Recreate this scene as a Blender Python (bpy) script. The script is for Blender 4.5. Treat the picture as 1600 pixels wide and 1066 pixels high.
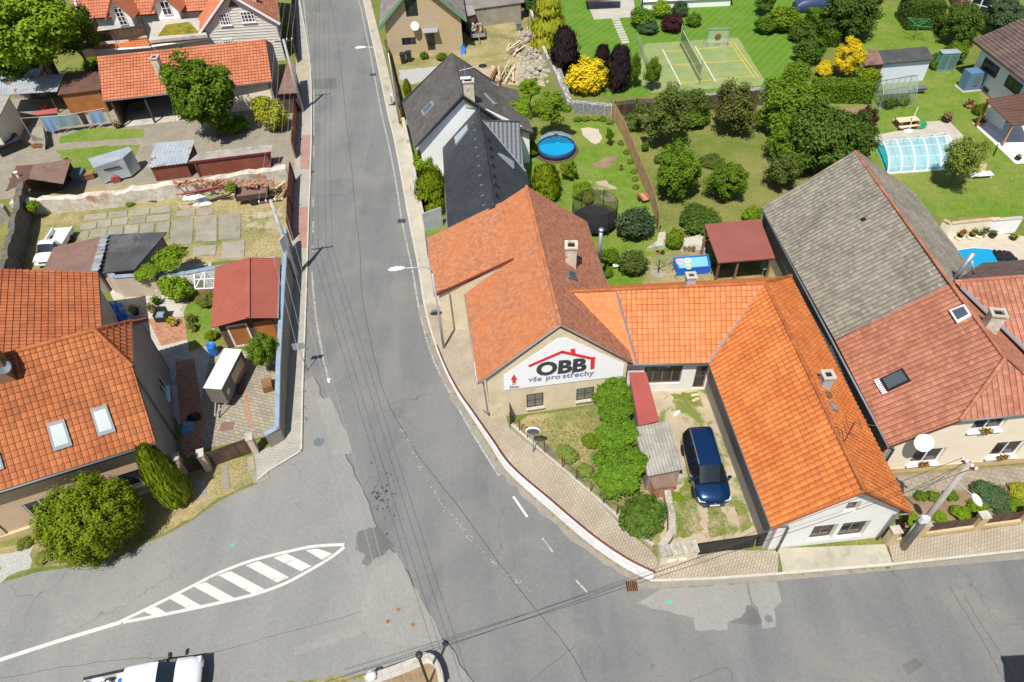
import bpy, math, random
import numpy as np
from mathutils import Vector, Matrix
from mathutils.geometry import tessellate_polygon

for o in list(bpy.data.objects): bpy.data.objects.remove(o)
scene = bpy.context.scene
COL = scene.collection
R_ = math.radians

# ------------------------------------------------------------------ camera
FPX, CX, CY, CAMH = 1100.0, 800.0, 533.0, 33.5        # focal length in pixels of the 1600x1066 photograph
_down = Vector((852 - CX, 1575 - CY, FPX)).normalized()   # where plumb lines meet
_up = -_down
_fw = (Vector((0, 0, 1)) - _up * _up.z).normalized()
_rt = _fw.cross(_up)
if _rt.x < 0: _rt = -_rt
RM = Matrix((_rt, _fw, _up))
cam_d = bpy.data.cameras.new('camera'); cam = bpy.data.objects.new('camera', cam_d); COL.objects.link(cam)
cam_d.sensor_width = 36; cam_d.lens = FPX / 1600 * 36; cam_d.clip_end = 2000; cam_d.clip_start = 0.5
_c0, _c1, _c2 = RM.col[0], -RM.col[1], -RM.col[2]
cam.matrix_world = Matrix(((_c0.x, _c1.x, _c2.x, 0), (_c0.y, _c1.y, _c2.y, 0), (_c0.z, _c1.z, _c2.z, CAMH), (0, 0, 0, 1)))
scene.camera = cam

# ------------------------------------------------------------------ sky and sun
SUN_EL, SUN_AZ = 62.0, 68.0 + 180.0                    # elevation, azimuth the light comes from (from +X, counter-clockwise)
world = bpy.data.worlds.new('World'); scene.world = world; world.use_nodes = True
wn = world.node_tree.nodes; wl = world.node_tree.links
bg = wn['Background']; sky = wn.new('ShaderNodeTexSky'); sky.sky_type = 'NISHITA'
sky.sun_disc = False; sky.sun_elevation = R_(SUN_EL); sky.sun_rotation = R_(90 - SUN_AZ)
sky.air_density = 1.0; sky.dust_density = 1.2
wl.new(sky.outputs[0], bg.inputs[0]); bg.inputs[1].default_value = 0.08
sun_d = bpy.data.lights.new('sun', 'SUN'); sun = bpy.data.objects.new('sun', sun_d); COL.objects.link(sun)
sun_d.energy = 5.0; sun_d.angle = R_(0.53); sun_d.color = (1.0, 0.955, 0.88)
sd = Vector((math.cos(R_(SUN_EL)) * math.cos(R_(SUN_AZ)), math.cos(R_(SUN_EL)) * math.sin(R_(SUN_AZ)), math.sin(R_(SUN_EL))))
sun.rotation_euler = sd.to_track_quat('Z', 'Y').to_euler(); sun.location = (0, 0, 60)
scene.view_settings.view_transform = 'Standard'; scene.view_settings.look = 'None'
scene.view_settings.exposure = 0.25; scene.view_settings.gamma = 1
scene.render.engine = 'CYCLES'

# ------------------------------------------------------------------ survey: measured picture positions -> metres on the ground
ZW = {'A': (0, 0, .3096), 'B': (0, 280, .3001), 'C': (0, 480, .394), 'D': (420, 0, .319), 'E': (820, 0, .3096), 'F': (1200, 0, .3096),
      'G': (780, 180, .2875), 'H': (640, 280, .3565), 'I': (760, 540, .3378), 'J': (900, 400, .4504), 'K': (1180, 230, .4035),
      'L': (1180, 600, .3376), 'M': (900, 780, .4375), 'N': (420, 300, .3752), 'Z': (0, 0, 1.), 'O': (620, 70, .2721), 'P': (0, 0, .1501),
      'R': (230, 0, .1501), 'S': (0, 150, .1501), 'T': (570, 0, .1782), 'U': (1460, 0, .2439), 'V': (1420, 330, .2158),
      'W': (460, 640, .3996), 'X': (400, 0, .2065), 'Y': (390, 290, .1688), 'Q': (0, 780, .4375), 'BL': (430, 520, .1876), 'FB': (560, 980, .125)}
def W(w, x, y, z=0.0):
    a, b, s = ZW[w]
    r = RM @ Vector((a + x * s - CX, b + y * s - CY, FPX))
    t = (z - CAMH) / r.z
    return Vector((r.x * t, r.y * t, z))
def WS(w, pts, z=0.0): return [W(w, x, y, z) for x, y in pts]
def dist(p): return (Vector(p) - Vector((0, 0, CAMH))).length

# ------------------------------------------------------------------ objects
ORG = {}
def link(o, parent=None):
    COL.objects.link(o)
    if parent is not None: o.parent = parent
    return o
def tag(o, label=None, cat=None, group=None, kind=None):
    if label: o['label'] = label
    if cat: o['category'] = cat
    if group: o['group'] = group
    if kind: o['kind'] = kind
    return o
def thing(name, label, cat, loc=(0, 0, 0), group=None, rz=0):
    o = bpy.data.objects.new(name, None); o.empty_display_size = .3
    o.location = Vector(loc); o.rotation_euler.z = rz; link(o); ORG[o.name] = Vector(loc)
    return tag(o, label, cat, group)
class MB:
    def __init__(s): s.v = []; s.f = []
    def add(s, vs, fs):
        n = len(s.v); s.v += [tuple(p) for p in vs]; s.f += [tuple(i + n for i in f) for f in fs]; return s
    def poly(s, pts): return s.add(pts, [tuple(range(len(pts)))])
    def prism(s, pts, z0, z1, bottom=False):
        n = len(pts); a = area2(pts)
        if a < 0: pts = pts[::-1]
        vs = [(p[0], p[1], z0) for p in pts] + [(p[0], p[1], z1) for p in pts]
        fs = [tuple(range(n, 2 * n))] + [(i, (i + 1) % n, n + (i + 1) % n, n + i) for i in range(n)]
        if bottom: fs.append(tuple(range(n - 1, -1, -1)))
        return s.add(vs, fs)
    def hexa(s, b, t):       # four bottom, four top points
        return s.add(list(b) + list(t), [(3, 2, 1, 0), (4, 5, 6, 7), (0, 1, 5, 4), (1, 2, 6, 5), (2, 3, 7, 6), (3, 0, 4, 7)])
    def box(s, c, sz, rz=0.0):
        cs, sn = math.cos(rz), math.sin(rz); x, y, z = [q / 2 for q in sz]
        pts = []
        for dz in (-z, z):
            for dx, dy in ((-x, -y), (x, -y), (x, y), (-x, y)):
                pts.append((c[0] + dx * cs - dy * sn, c[1] + dx * sn + dy * cs, c[2] + dz))
        return s.hexa(pts[:4], pts[4:])
    def seg(s, p, q, w, z0, z1, off=0.0):       # upright slab along p->q
        p = Vector((p[0], p[1], 0)); q = Vector((q[0], q[1], 0)); d = (q - p).normalized(); n = Vector((-d.y, d.x, 0))
        a, b = n * (off - w / 2), n * (off + w / 2)
        e = [p + a, q + a, q + b, p + b]
        return s.hexa([(v.x, v.y, z0) for v in e], [(v.x, v.y, z1) for v in e])
    def beam(s, p, q, w, h, up=(0, 0, 1)):        # rectangular bar between two points
        p = Vector(p); q = Vector(q); d = (q - p).normalized(); u = Vector(up); sd_ = d.cross(u)
        if sd_.length < 1e-4: sd_ = d.cross(Vector((1, 0, 0)))
        sd_.normalize(); u = sd_.cross(d)
        a, b = sd_ * w / 2, u * h / 2
        return s.hexa([p - a - b, p + a - b, q + a - b, q - a - b], [p - a + b, p + a + b, q + a + b, q - a + b])
    def plate(s, pts, t, up=None):              # planar polygon thickened against its upward normal
        pts = [Vector(p) for p in pts]; n = newell(pts)
        if n.z < 0 and up is None: pts = pts[::-1]; n = -n
        k = len(pts); vs = pts + [p - n * t for p in pts]
        fs = [tuple(range(k)), tuple(range(2 * k - 1, k - 1, -1))] + [(i, k + i, k + (i + 1) % k, (i + 1) % k) for i in range(k)]
        return s.add(vs, fs)
    def tube(s, pts, r, n=8, caps=True):
        pts = [Vector(p) for p in pts]; rs = r if isinstance(r, (list, tuple)) else [r] * len(pts)
        vs = []; fs = []; prev = None
        for i, p in enumerate(pts):
            d = (pts[min(i + 1, len(pts) - 1)] - pts[max(i - 1, 0)]).normalized()
            a = prev if prev is not None else (Vector((0, 0, 1)) if abs(d.z) < .9 else Vector((1, 0, 0)))
            a = (a - d * a.dot(d)).normalized(); prev = a; b = d.cross(a)
            for j in range(n):
                t = 2 * math.pi * j / n; vs.append(p + (a * math.cos(t) + b * math.sin(t)) * rs[i])
        for i in range(len(pts) - 1):
            for j in range(n): fs.append((i * n + j, i * n + (j + 1) % n, (i + 1) * n + (j + 1) % n, (i + 1) * n + j))
        if caps: fs.append(tuple(range(n - 1, -1, -1))); fs.append(tuple((len(pts) - 1) * n + j for j in range(n)))
        return s.add(vs, fs)
    def lathe(s, c, prof, n=20, axis=None, sx=1, sy=1):     # prof (r, z) ; axis tilts
        vs = []; fs = []; q = Vector(axis).to_track_quat('Z', 'Y').to_matrix() if axis else Matrix.Identity(3)
        c = Vector(c)
        for r, z in prof:
            for j in range(n):
                t = 2 * math.pi * j / n; vs.append(c + q @ Vector((r * math.cos(t) * sx, r * math.sin(t) * sy, z)))
        for i in range(len(prof) - 1):
            for j in range(n): fs.append((i * n + j, i * n + (j + 1) % n, (i + 1) * n + (j + 1) % n, (i + 1) * n + j))
        fs.append(tuple(range(n - 1, -1, -1))); fs.append(tuple((len(prof) - 1) * n + j for j in range(n)))
        return s.add(vs, fs)
    def build(s, name, mat, parent=None, smooth=False, label=None, cat=None, kind=None, group=None, local=False, bevel=0):
        off = Vector((0, 0, 0))
        if parent is not None and not local: off = ORG.get(parent.name, off)
        me = bpy.data.meshes.new(name)
        me.from_pydata([(p[0] - off.x, p[1] - off.y, p[2] - off.z) for p in s.v], [], s.f); me.update()
        if mat is not None: me.materials.append(M[mat] if isinstance(mat, str) else mat)
        if smooth:
            me.polygons.foreach_set('use_smooth', [True] * len(me.polygons))
        o = bpy.data.objects.new(name, me); link(o, parent); ORG[o.name] = off
        if bevel:
            b = o.modifiers.new('bevel', 'BEVEL'); b.width = bevel; b.segments = 2; b.limit_method = 'ANGLE'
        return tag(o, label, cat, group, kind)
def area2(p): return sum(p[i][0] * p[(i + 1) % len(p)][1] - p[(i + 1) % len(p)][0] * p[i][1] for i in range(len(p)))
def newell(pts):
    n = Vector((0, 0, 0))
    for i, a in enumerate(pts):
        b = pts[(i + 1) % len(pts)]
        n += Vector(((a.y - b.y) * (a.z + b.z), (a.z - b.z) * (a.x + b.x), (a.x - b.x) * (a.y + b.y)))
    return n.normalized()
def copy_tree(o, parent=None):
    c = o.copy(); COL.objects.link(c); c.parent = parent; ORG[c.name] = ORG.get(o.name, Vector((0, 0, 0)))
    for ch in o.children: copy_tree(ch, c)
    return c

# ------------------------------------------------------------------ materials
M = {}
def nt(name):
    m = bpy.data.materials.new(name); m.use_nodes = True; M[name] = m
    t = m.node_tree; return m, t.nodes, t.links, t.nodes['Principled BSDF']
def math_n(n, l, op, a, b=None, clamp=False):
    k = n.new('ShaderNodeMath'); k.operation = op; k.use_clamp = clamp
    for i, v in enumerate((a, b)):
        if v is None: continue
        if isinstance(v, (int, float)): k.inputs[i].default_value = v
        else: l.new(v, k.inputs[i])
    return k.outputs[0]
def ramp(n, l, fac, stops):
    r = n.new('ShaderNodeValToRGB'); e = r.color_ramp.elements
    while len(e) < len(stops): e.new(.5)
    for i, (p, c) in enumerate(stops):
        e[i].position = p; e[i].color = (*c, 1) if len(c) == 3 else c
    l.new(fac, r.inputs[0]); return r.outputs[0]
def noise(n, l, scale, detail=4, rough=.55, vec=None, dist_=0):
    k = n.new('ShaderNodeTexNoise'); k.inputs['Scale'].default_value = scale; k.inputs['Detail'].default_value = detail
    k.inputs['Roughness'].default_value = rough; k.inputs['Distortion'].default_value = dist_
    if vec is not None: l.new(vec, k.inputs['Vector'])
    return k.outputs['Fac']
def mixc(n, l, fac, a, b, mode='MIX'):
    k = n.new('ShaderNodeMix'); k.data_type = 'RGBA'; k.blend_type = mode
    for i, v in ((0, fac), (6, a), (7, b)):
        if isinstance(v, (int, float)): k.inputs[i].default_value = v
        elif isinstance(v, tuple): k.inputs[i].default_value = (*v, 1) if len(v) == 3 else v
        else: l.new(v, k.inputs[i])
    return k.outputs[2]
def world_pos(n): return n.new('ShaderNodeNewGeometry').outputs['Position']
def bump(n, l, h, strength=.3, distance=.02):
    b = n.new('ShaderNodeBump'); b.inputs['Strength'].default_value = strength; b.inputs['Distance'].default_value = distance
    l.new(h, b.inputs['Height']); return b.outputs[0]
def var(name, c1, c2, scale=2.0, rough=.8, fine=25, fine_amt=.25, bmp=.15, spec=.3, stain=None, stain_scale=.6, stain_t=(.55, .7), island=0.0, metal=0.0, lo=.35, hi=.65):
    """two-tone surface with large patches, fine grain, optional stains and per-piece variation"""
    m, n, l, b = nt(name); P = world_pos(n)
    col = mixc(n, l, ramp(n, l, noise(n, l, scale, 5, .6, P), [(lo, (0, 0, 0)), (hi, (1, 1, 1))]), c1, c2)
    f = noise(n, l, fine, 3, .6, P)
    g = math_n(n, l, 'MULTIPLY_ADD', f, 2 * fine_amt); n_ = g.node; n_.inputs[2].default_value = 1 - fine_amt
    col = mixc(n, l, 1.0, col, comb(n, l, g), 'MULTIPLY')
    if island:
        gi = n.new('ShaderNodeNewGeometry').outputs['Random Per Island']; oi = n.new('ShaderNodeObjectInfo').outputs['Random']
        s = math_n(n, l, 'FRACT', math_n(n, l, 'ADD', gi, oi))
        k = math_n(n, l, 'MULTIPLY_ADD', s, 2 * island); k.node.inputs[2].default_value = 1 - island
        col = mixc(n, l, 1.0, col, comb(n, l, k), 'MULTIPLY')
    if stain:
        s = ramp(n, l, noise(n, l, stain_scale, 6, .65, P, .4), [(stain_t[0], (0, 0, 0)), (stain_t[1], (1, 1, 1))])
        col = mixc(n, l, s, col, stain)
    l.new(col, b.inputs['Base Color']); b.inputs['Roughness'].default_value = rough
    b.inputs['Specular IOR Level'].default_value = spec; b.inputs['Metallic'].default_value = metal
    if bmp: l.new(bump(n, l, f, bmp), b.inputs['Normal'])
    return m
def comb(n, l, v):
    c = n.new('ShaderNodeCombineColor')
    for i in range(3): l.new(v, c.inputs[i])
    return c.outputs[0]
def flat(name, c, rough=.5, metal=0, spec=.5, coat=0, emit=0):
    m, n, l, b = nt(name); b.inputs['Base Color'].default_value = (*c, 1); b.inputs['Roughness'].default_value = rough
    b.inputs['Metallic'].default_value = metal; b.inputs['Specular IOR Level'].default_value = spec; b.inputs['Coat Weight'].default_value = coat
    return m
# ground
def grass(name, a, b_, dry, dry_t=(.5, .75), dry_s=.12):
    m, n, l, b = nt(name); P = world_pos(n)
    col = mixc(n, l, ramp(n, l, noise(n, l, 1.3, 6, .7, P), [(.3, (0, 0, 0)), (.7, (1, 1, 1))]), a, b_)
    col = mixc(n, l, ramp(n, l, noise(n, l, dry_s, 7, .68, P, .3), [(dry_t[0], (0, 0, 0)), (dry_t[1], (1, 1, 1))]), col, dry)
    f = noise(n, l, 6, 7, .85, P); g = math_n(n, l, 'MULTIPLY_ADD', f, 2.4); g.node.inputs[2].default_value = -.2
    col = mixc(n, l, 1.0, col, comb(n, l, g), 'MULTIPLY'); l.new(col, b.inputs['Base Color'])
    b.inputs['Roughness'].default_value = .9; b.inputs['Specular IOR Level'].default_value = .15
    l.new(bump(n, l, f, .8, .06), b.inputs['Normal']); return m
grass('lawn', (.088, .165, .016), (.15, .235, .028), (.24, .24, .07), (.42, .74), .2)
grass('orchard_grass', (.1, .145, .026), (.145, .18, .036), (.24, .215, .075), (.42, .68), .16)
grass('rough_grass', (.15, .17, .05), (.21, .2, .075), (.36, .29, .15), (.4, .62), .3)
grass('verge_green', (.12, .16, .03), (.18, .21, .05), (.34, .28, .17), (.48, .62), .7)
def mown(name):
    m, n, l, b = nt(name); P = world_pos(n)
    w = n.new('ShaderNodeTexWave'); w.inputs['Scale'].default_value = .42; w.inputs['Distortion'].default_value = 1.2; w.inputs['Detail'].default_value = 2
    mp = n.new('ShaderNodeMapping'); mp.inputs['Rotation'].default_value = (0, 0, R_(38)); l.new(P, mp.inputs[0]); l.new(mp.outputs[0], w.inputs[0])
    col = mixc(n, l, w.outputs['Fac'], (.08, .18, .016), (.105, .21, .022))
    col = mixc(n, l, ramp(n, l, noise(n, l, .5, 6, .7, P), [(.45, (0, 0, 0)), (.8, (1, 1, 1))]), col, (.16, .21, .045))
    f = noise(n, l, 6, 7, .85, P); g = math_n(n, l, 'MULTIPLY_ADD', f, 1.7); g.node.inputs[2].default_value = .15
    l.new(mixc(n, l, 1.0, col, comb(n, l, g), 'MULTIPLY'), b.inputs['Base Color'])
    b.inputs['Roughness'].default_value = .9; b.inputs['Specular IOR Level'].default_value = .15; l.new(bump(n, l, f, .6, .04), b.inputs['Normal'])
mown('mown_lawn')
var('court_turf', (.19, .25, .085), (.24, .29, .115), .8, .9, 9, .3, stain=(.27, .28, .13), stain_scale=.4)
var('earth', (.19, .13, .075), (.27, .2, .12), 1.2, .95, 18, .35, .4)
var('dry_earth', (.34, .27, .18), (.42, .35, .24), .9, .95, 15, .3, .35, stain=(.16, .19, .05), stain_scale=.55, stain_t=(.52, .62))
var('drive_earth', (.36, .29, .2), (.43, .36, .26), .8, .95, 15, .3, .35, stain=(.15, .19, .045), stain_scale=.5, stain_t=(.5, .58))
var('sand', (.42, .37, .29), (.5, .44, .35), 1.5, .95, 30, .15, .2)
var('gravel', (.3, .3, .29), (.42, .42, .41), 9, .9, 22, .4, .7)
def asphalt(name, c1, c2, warm, crack=1.0):
    m, n, l, b = nt(name); P = world_pos(n)
    mp = n.new('ShaderNodeMapping'); mp.inputs['Scale'].default_value = (1.0, .12, 1); mp.inputs['Rotation'].default_value = (0, 0, R_(-2)); l.new(P, mp.inputs[0])
    col = mixc(n, l, ramp(n, l, noise(n, l, .55, 5, .6, mp.outputs[0]), [(.3, (0, 0, 0)), (.72, (1, 1, 1))]), c1, c2)      # wheel tracks along the street
    col = mixc(n, l, ramp(n, l, noise(n, l, .22, 6, .62, P, .5), [(.45, (0, 0, 0)), (.75, (1, 1, 1))]), col, warm)
    f = noise(n, l, 17, 4, .8, P); g = math_n(n, l, 'MULTIPLY_ADD', f, .8); g.node.inputs[2].default_value = .6
    col = mixc(n, l, 1.0, col, comb(n, l, g), 'MULTIPLY')
    g2 = noise(n, l, 5, 6, .75, P); k2 = math_n(n, l, 'MULTIPLY_ADD', g2, .5); k2.node.inputs[2].default_value = .75
    col = mixc(n, l, 1.0, col, comb(n, l, k2), 'MULTIPLY')
    if crack:
        v = n.new('ShaderNodeTexVoronoi'); v.feature = 'DISTANCE_TO_EDGE'; v.inputs['Scale'].default_value = .17 * crack
        wv = n.new('ShaderNodeVectorMath'); wv.operation = 'MULTIPLY_ADD'; nz = n.new('ShaderNodeTexNoise'); nz.inputs['Scale'].default_value = .9; nz.inputs['Detail'].default_value = 5
        l.new(P, nz.inputs['Vector']); l.new(nz.outputs['Color'], wv.inputs[0]); wv.inputs[1].default_value = (1.6, 1.6, 0); l.new(P, wv.inputs[2]); l.new(wv.outputs[0], v.inputs['Vector'])
        c = ramp(n, l, v.outputs['Distance'], [(0, (1, 1, 1)), (.0035, (0, 0, 0))])
        msk = ramp(n, l, noise(n, l, .1, 3, .5, P), [(.5, (0, 0, 0)), (.6, (1, 1, 1))])
        c = math_n(n, l, 'MULTIPLY', c, msk); c = math_n(n, l, 'MULTIPLY', c, .6)
        col = mixc(n, l, c, col, (.05, .05, .05))
        v2 = n.new('ShaderNodeTexVoronoi'); v2.inputs['Scale'].default_value = 1.3; l.new(P, v2.inputs['Vector'])      # small dark spots
        sp = ramp(n, l, v2.outputs['Distance'], [(0, (1, 1, 1)), (.05, (1, 1, 1)), (.065, (0, 0, 0))])
        ms = ramp(n, l, noise(n, l, .35, 3, .5, P), [(.58, (0, 0, 0)), (.62, (1, 1, 1))])
        col = mixc(n, l, math_n(n, l, 'MULTIPLY', math_n(n, l, 'MULTIPLY', sp, ms), .55), col, (.05, .05, .052))
    l.new(col, b.inputs['Base Color']); b.inputs['Roughness'].default_value = .88; b.inputs['Specular IOR Level'].default_value = .25
    l.new(bump(n, l, f, .35, .01), b.inputs['Normal'])
asphalt('asphalt', (.13, .134, .135), (.188, .189, .184), (.208, .198, .18), .8)
var('kerb_dust', (.27, .245, .2), (.22, .205, .175), 1.5, .95, 16, .35, .2)
asphalt('old_asphalt', (.195, .194, .188), (.24, .237, .228), (.262, .252, .232), 1.0)
asphalt('pale_patch', (.225, .22, .206), (.262, .255, .238), (.28, .265, .24), 0)
asphalt('dark_patch', (.1, .1, .1), (.15, .15, .147), (.17, .165, .155), 0)
var('road_paint', (.52, .51, .46), (.6, .59, .54), 3, .7, 22, .22, .1, stain=(.3, .295, .28), stain_scale=2.4, stain_t=(.6, .72))
var('worn_paint', (.32, .315, .295), (.42, .41, .38), 3, .7, 22, .25, .1, stain=(.2, .2, .19), stain_scale=5, stain_t=(.45, .6))
var('tar_seam', (.05, .05, .052), (.085, .085, .085), 3, .6, 20, .2, .1)
def blocks(name, c1, c2, mortar, bw, bh, rot=0, msize=.012):
    m, n, l, b = nt(name); P = world_pos(n)
    mp = n.new('ShaderNodeMapping'); mp.inputs['Rotation'].default_value = (0, 0, rot); l.new(P, mp.inputs[0])
    t = n.new('ShaderNodeTexBrick'); l.new(mp.outputs[0], t.inputs['Vector']); t.inputs['Scale'].default_value = 1
    t.inputs['Color1'].default_value = (*c1, 1); t.inputs['Color2'].default_value = (*c2, 1); t.inputs['Mortar'].default_value = (*mortar, 1)
    t.inputs['Brick Width'].default_value = bw; t.inputs['Row Height'].default_value = bh; t.inputs['Mortar Size'].default_value = msize; t.inputs['Bias'].default_value = 0
    f = noise(n, l, .7, 6, .65, P); g = math_n(n, l, 'MULTIPLY_ADD', f, .7); g.node.inputs[2].default_value = .62
    f2 = noise(n, l, 24, 3, .6, P); g2 = math_n(n, l, 'MULTIPLY_ADD', f2, .4); g2.node.inputs[2].default_value = .8
    col = mixc(n, l, 1.0, mixc(n, l, 1.0, t.outputs['Color'], comb(n, l, g), 'MULTIPLY'), comb(n, l, g2), 'MULTIPLY')
    l.new(col, b.inputs['Base Color']); b.inputs['Roughness'].default_value = .9; b.inputs['Specular IOR Level'].default_value = .2
    h = math_n(n, l, 'MULTIPLY_ADD', t.outputs['Fac'], -1.0, False); h.node.inputs[2].default_value = 1.0
    l.new(bump(n, l, h, .5, .012), b.inputs['Normal'])
blocks('pavers', (.36, .31, .235), (.4, .35, .27), (.24, .205, .15), .24, .14, R_(-62), .014)
blocks('pavers_left', (.38, .36, .31), (.43, .405, .35), (.24, .22, .19), .22, .11, 0)
blocks('pavers_red', (.36, .2, .17), (.42, .25, .21), (.25, .16, .13), .22, .11, 0)
blocks('pavers_yard', (.26, .23, .18), (.3, .265, .21), (.16, .14, .105), .3, .3, R_(18))
blocks('brick_paving', (.36, .15, .085), (.46, .24, .15), (.3, .21, .15), .28, .14, R_(20))
blocks('mixed_paving', (.36, .31, .22), (.27, .25, .21), (.16, .14, .11), .4, .22, R_(18), .016)
var('concrete', (.4, .37, .31), (.48, .45, .39), 1.0, .9, 22, .25, .25, stain=(.24, .23, .19), stain_scale=.8)
var('slab_concrete', (.24, .22, .175), (.31, .285, .23), .9, .9, 20, .3, .3, stain=(.2, .19, .13), stain_scale=1.2, island=.1)
var('sidewalk', (.36, .33, .265), (.43, .395, .32), .8, .9, 22, .25, .25, stain=(.25, .235, .19), stain_scale=.5)
var('kerb_stone', (.42, .4, .35), (.5, .48, .43), 2, .9, 20, .25, .2)
var('terrace_stone', (.38, .35, .3), (.46, .42, .36), 1, .85, 15, .12, .1)
# walls
var('cream_plaster', (.62, .52, .35), (.67, .58, .42), .7, .9, 22, .12, .2, stain=(.44, .36, .24), stain_scale=.8, stain_t=(.5, .78))
var('pale_plaster', (.78, .68, .53), (.82, .73, .59), .9, .9, 22, .08, .15)
var('white_plaster', (.7, .69, .66), (.76, .75, .72), .9, .9, 22, .08, .15, stain=(.58, .53, .46), stain_scale=.7, stain_t=(.6, .85))
var('clean_white', (.78, .79, .8), (.82, .82, .82), .9, .85, 22, .05, .1)
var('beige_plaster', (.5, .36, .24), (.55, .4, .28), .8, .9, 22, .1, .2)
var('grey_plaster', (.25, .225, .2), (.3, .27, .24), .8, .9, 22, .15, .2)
var('garden_wall_pink', (.5, .4, .31), (.56, .46, .37), .8, .9, 22, .12, .2)
var('white_wall', (.56, .55, .53), (.66, .66, .65), 1.2, .85, 20, .08, .1, stain=(.45, .42, .38), stain_scale=1.4, stain_t=(.62, .8))
var('yellow_stone', (.46, .35, .19), (.55, .44, .27), 1.2, .9, 10, .3, .3)
var('rubble', (.3, .27, .22), (.44, .4, .34), 4, .95, 9, .4, .8, island=.2)
var('old_wall', (.42, .38, .31), (.62, .58, .5), 1.6, .95, 7, .4, .7, stain=(.36, .17, .1), stain_scale=.5, stain_t=(.56, .66))
var('dark_stone_wall', (.13, .115, .1), (.22, .2, .17), 2.5, .95, 8, .4, .8, island=.3)
var('coping', (.2, .27, .34), (.27, .34, .41), 2, .5, 20, .1, .05)
def stone_wall(name):
    m, n, l, b = nt(name); P = world_pos(n)
    mp = n.new('ShaderNodeMapping'); mp.inputs['Rotation'].default_value = (R_(90), 0, 0); l.new(P, mp.inputs[0])
    t = n.new('ShaderNodeTexBrick'); l.new(mp.outputs[0], t.inputs['Vector']); t.inputs['Scale'].default_value = 1
    t.inputs['Color1'].default_value = (.42, .33, .2, 1); t.inputs['Color2'].default_value = (.4, .25, .16, 1); t.inputs['Mortar'].default_value = (.5, .43, .31, 1)
    t.inputs['Brick Width'].default_value = .3; t.inputs['Row Height'].default_value = .1; t.inputs['Mortar Size'].default_value = .02
    col = mixc(n, l, ramp(n, l, noise(n, l, .55, 6, .65, P), [(.42, (0, 0, 0)), (.6, (1, 1, 1))]), t.outputs['Color'], (.47, .36, .2))
    f = noise(n, l, 9, 5, .7, P); g = math_n(n, l, 'MULTIPLY_ADD', f, .9); g.node.inputs[2].default_value = .55
    l.new(mixc(n, l, 1.0, col, comb(n, l, g), 'MULTIPLY'), b.inputs['Base Color']); b.inputs['Roughness'].default_value = .95
    l.new(bump(n, l, f, .6, .03), b.inputs['Normal'])
stone_wall('stone_wall')
# roofs
ORANGE = dict(rough=.7, fine=18, fine_amt=.12, bmp=.08, spec=.25)
var('tile_orange', (.47, .138, .036), (.56, .182, .05), .6, island=.13, stain=(.42, .12, .035), stain_scale=.7, stain_t=(.52, .8), **ORANGE)
var('tile_orange_pale', (.54, .175, .06), (.61, .215, .08), .6, island=.12, stain=(.44, .15, .06), stain_scale=.8, stain_t=(.55, .8), **ORANGE)
var('tile_left', (.3, .092, .03), (.39, .13, .042), .5, island=.17, stain=(.3, .095, .04), stain_scale=.5, **ORANGE)
var('tile_rear', (.34, .1, .04), (.42, .135, .055), .5, island=.12, stain=(.3, .08, .035), stain_scale=.4, **ORANGE)
var('tile_red', (.32, .125, .075), (.4, .17, .108), .6, island=.16, stain=(.5, .25, .15), stain_scale=2.2, stain_t=(.62, .72), **ORANGE)
var('tile_grey', (.19, .17, .135), (.265, .24, .195), .5, island=.2, stain=(.4, .36, .28), stain_scale=2.6, stain_t=(.62, .74), rough=.9, fine=14, fine_amt=.25, bmp=.2)
var('tile_carport', (.42, .14, .07), (.5, .185, .1), .5, island=.12, **ORANGE)
def old_tiles():
    m, n, l, b = nt('tile_old'); P = world_pos(n)
    gi = n.new('ShaderNodeNewGeometry').outputs['Random Per Island']
    col = ramp(n, l, gi, [(0, (.31, .11, .055)), (.35, (.37, .13, .06)), (.7, (.42, .15, .065)), (1, (.48, .19, .09))])
    lich = ramp(n, l, noise(n, l, 3.2, 8, .8, P, .2), [(.4, (0, 0, 0)), (.7, (1, 1, 1))])
    col = mixc(n, l, math_n(n, l, 'MULTIPLY', lich, .55), col, (.4, .25, .16))
    l2 = ramp(n, l, noise(n, l, 9, 5, .7, P), [(.62, (0, 0, 0)), (.7, (1, 1, 1))])
    col = mixc(n, l, math_n(n, l, 'MULTIPLY', l2, .6), col, (.56, .46, .36))
    br = ramp(n, l, noise(n, l, .35, 5, .6, P), [(.4, (0, 0, 0)), (.62, (1, 1, 1))])
    col = mixc(n, l, math_n(n, l, 'MULTIPLY', br, .45), col, (.5, .16, .05))
    l.new(col, b.inputs['Base Color']); b.inputs['Roughness'].default_value = .9; b.inputs['Specular IOR Level'].default_value = .2
old_tiles()
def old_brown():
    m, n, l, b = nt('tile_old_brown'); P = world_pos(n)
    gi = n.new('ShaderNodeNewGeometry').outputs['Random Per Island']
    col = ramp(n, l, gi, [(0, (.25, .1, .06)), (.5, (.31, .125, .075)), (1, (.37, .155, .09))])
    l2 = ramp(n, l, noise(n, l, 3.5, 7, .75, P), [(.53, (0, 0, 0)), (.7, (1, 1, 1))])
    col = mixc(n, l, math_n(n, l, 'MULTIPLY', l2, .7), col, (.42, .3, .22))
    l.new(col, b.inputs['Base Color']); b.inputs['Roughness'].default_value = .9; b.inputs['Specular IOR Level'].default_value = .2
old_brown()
var('slate_brown', (.082, .075, .07), (.11, .1, .095), .6, .75, 16, .2, .1, island=.14, stain=(.15, .14, .125), stain_scale=1.0, stain_t=(.55, .8))
var('slate_dark', (.03, .035, .042), (.042, .048, .056), .6, .55, 16, .15, .08, island=.18, spec=.45)
var('stone_roof', (.19, .165, .155), (.26, .23, .21), .8, .9, 14, .3, .2, island=.2)
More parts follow.
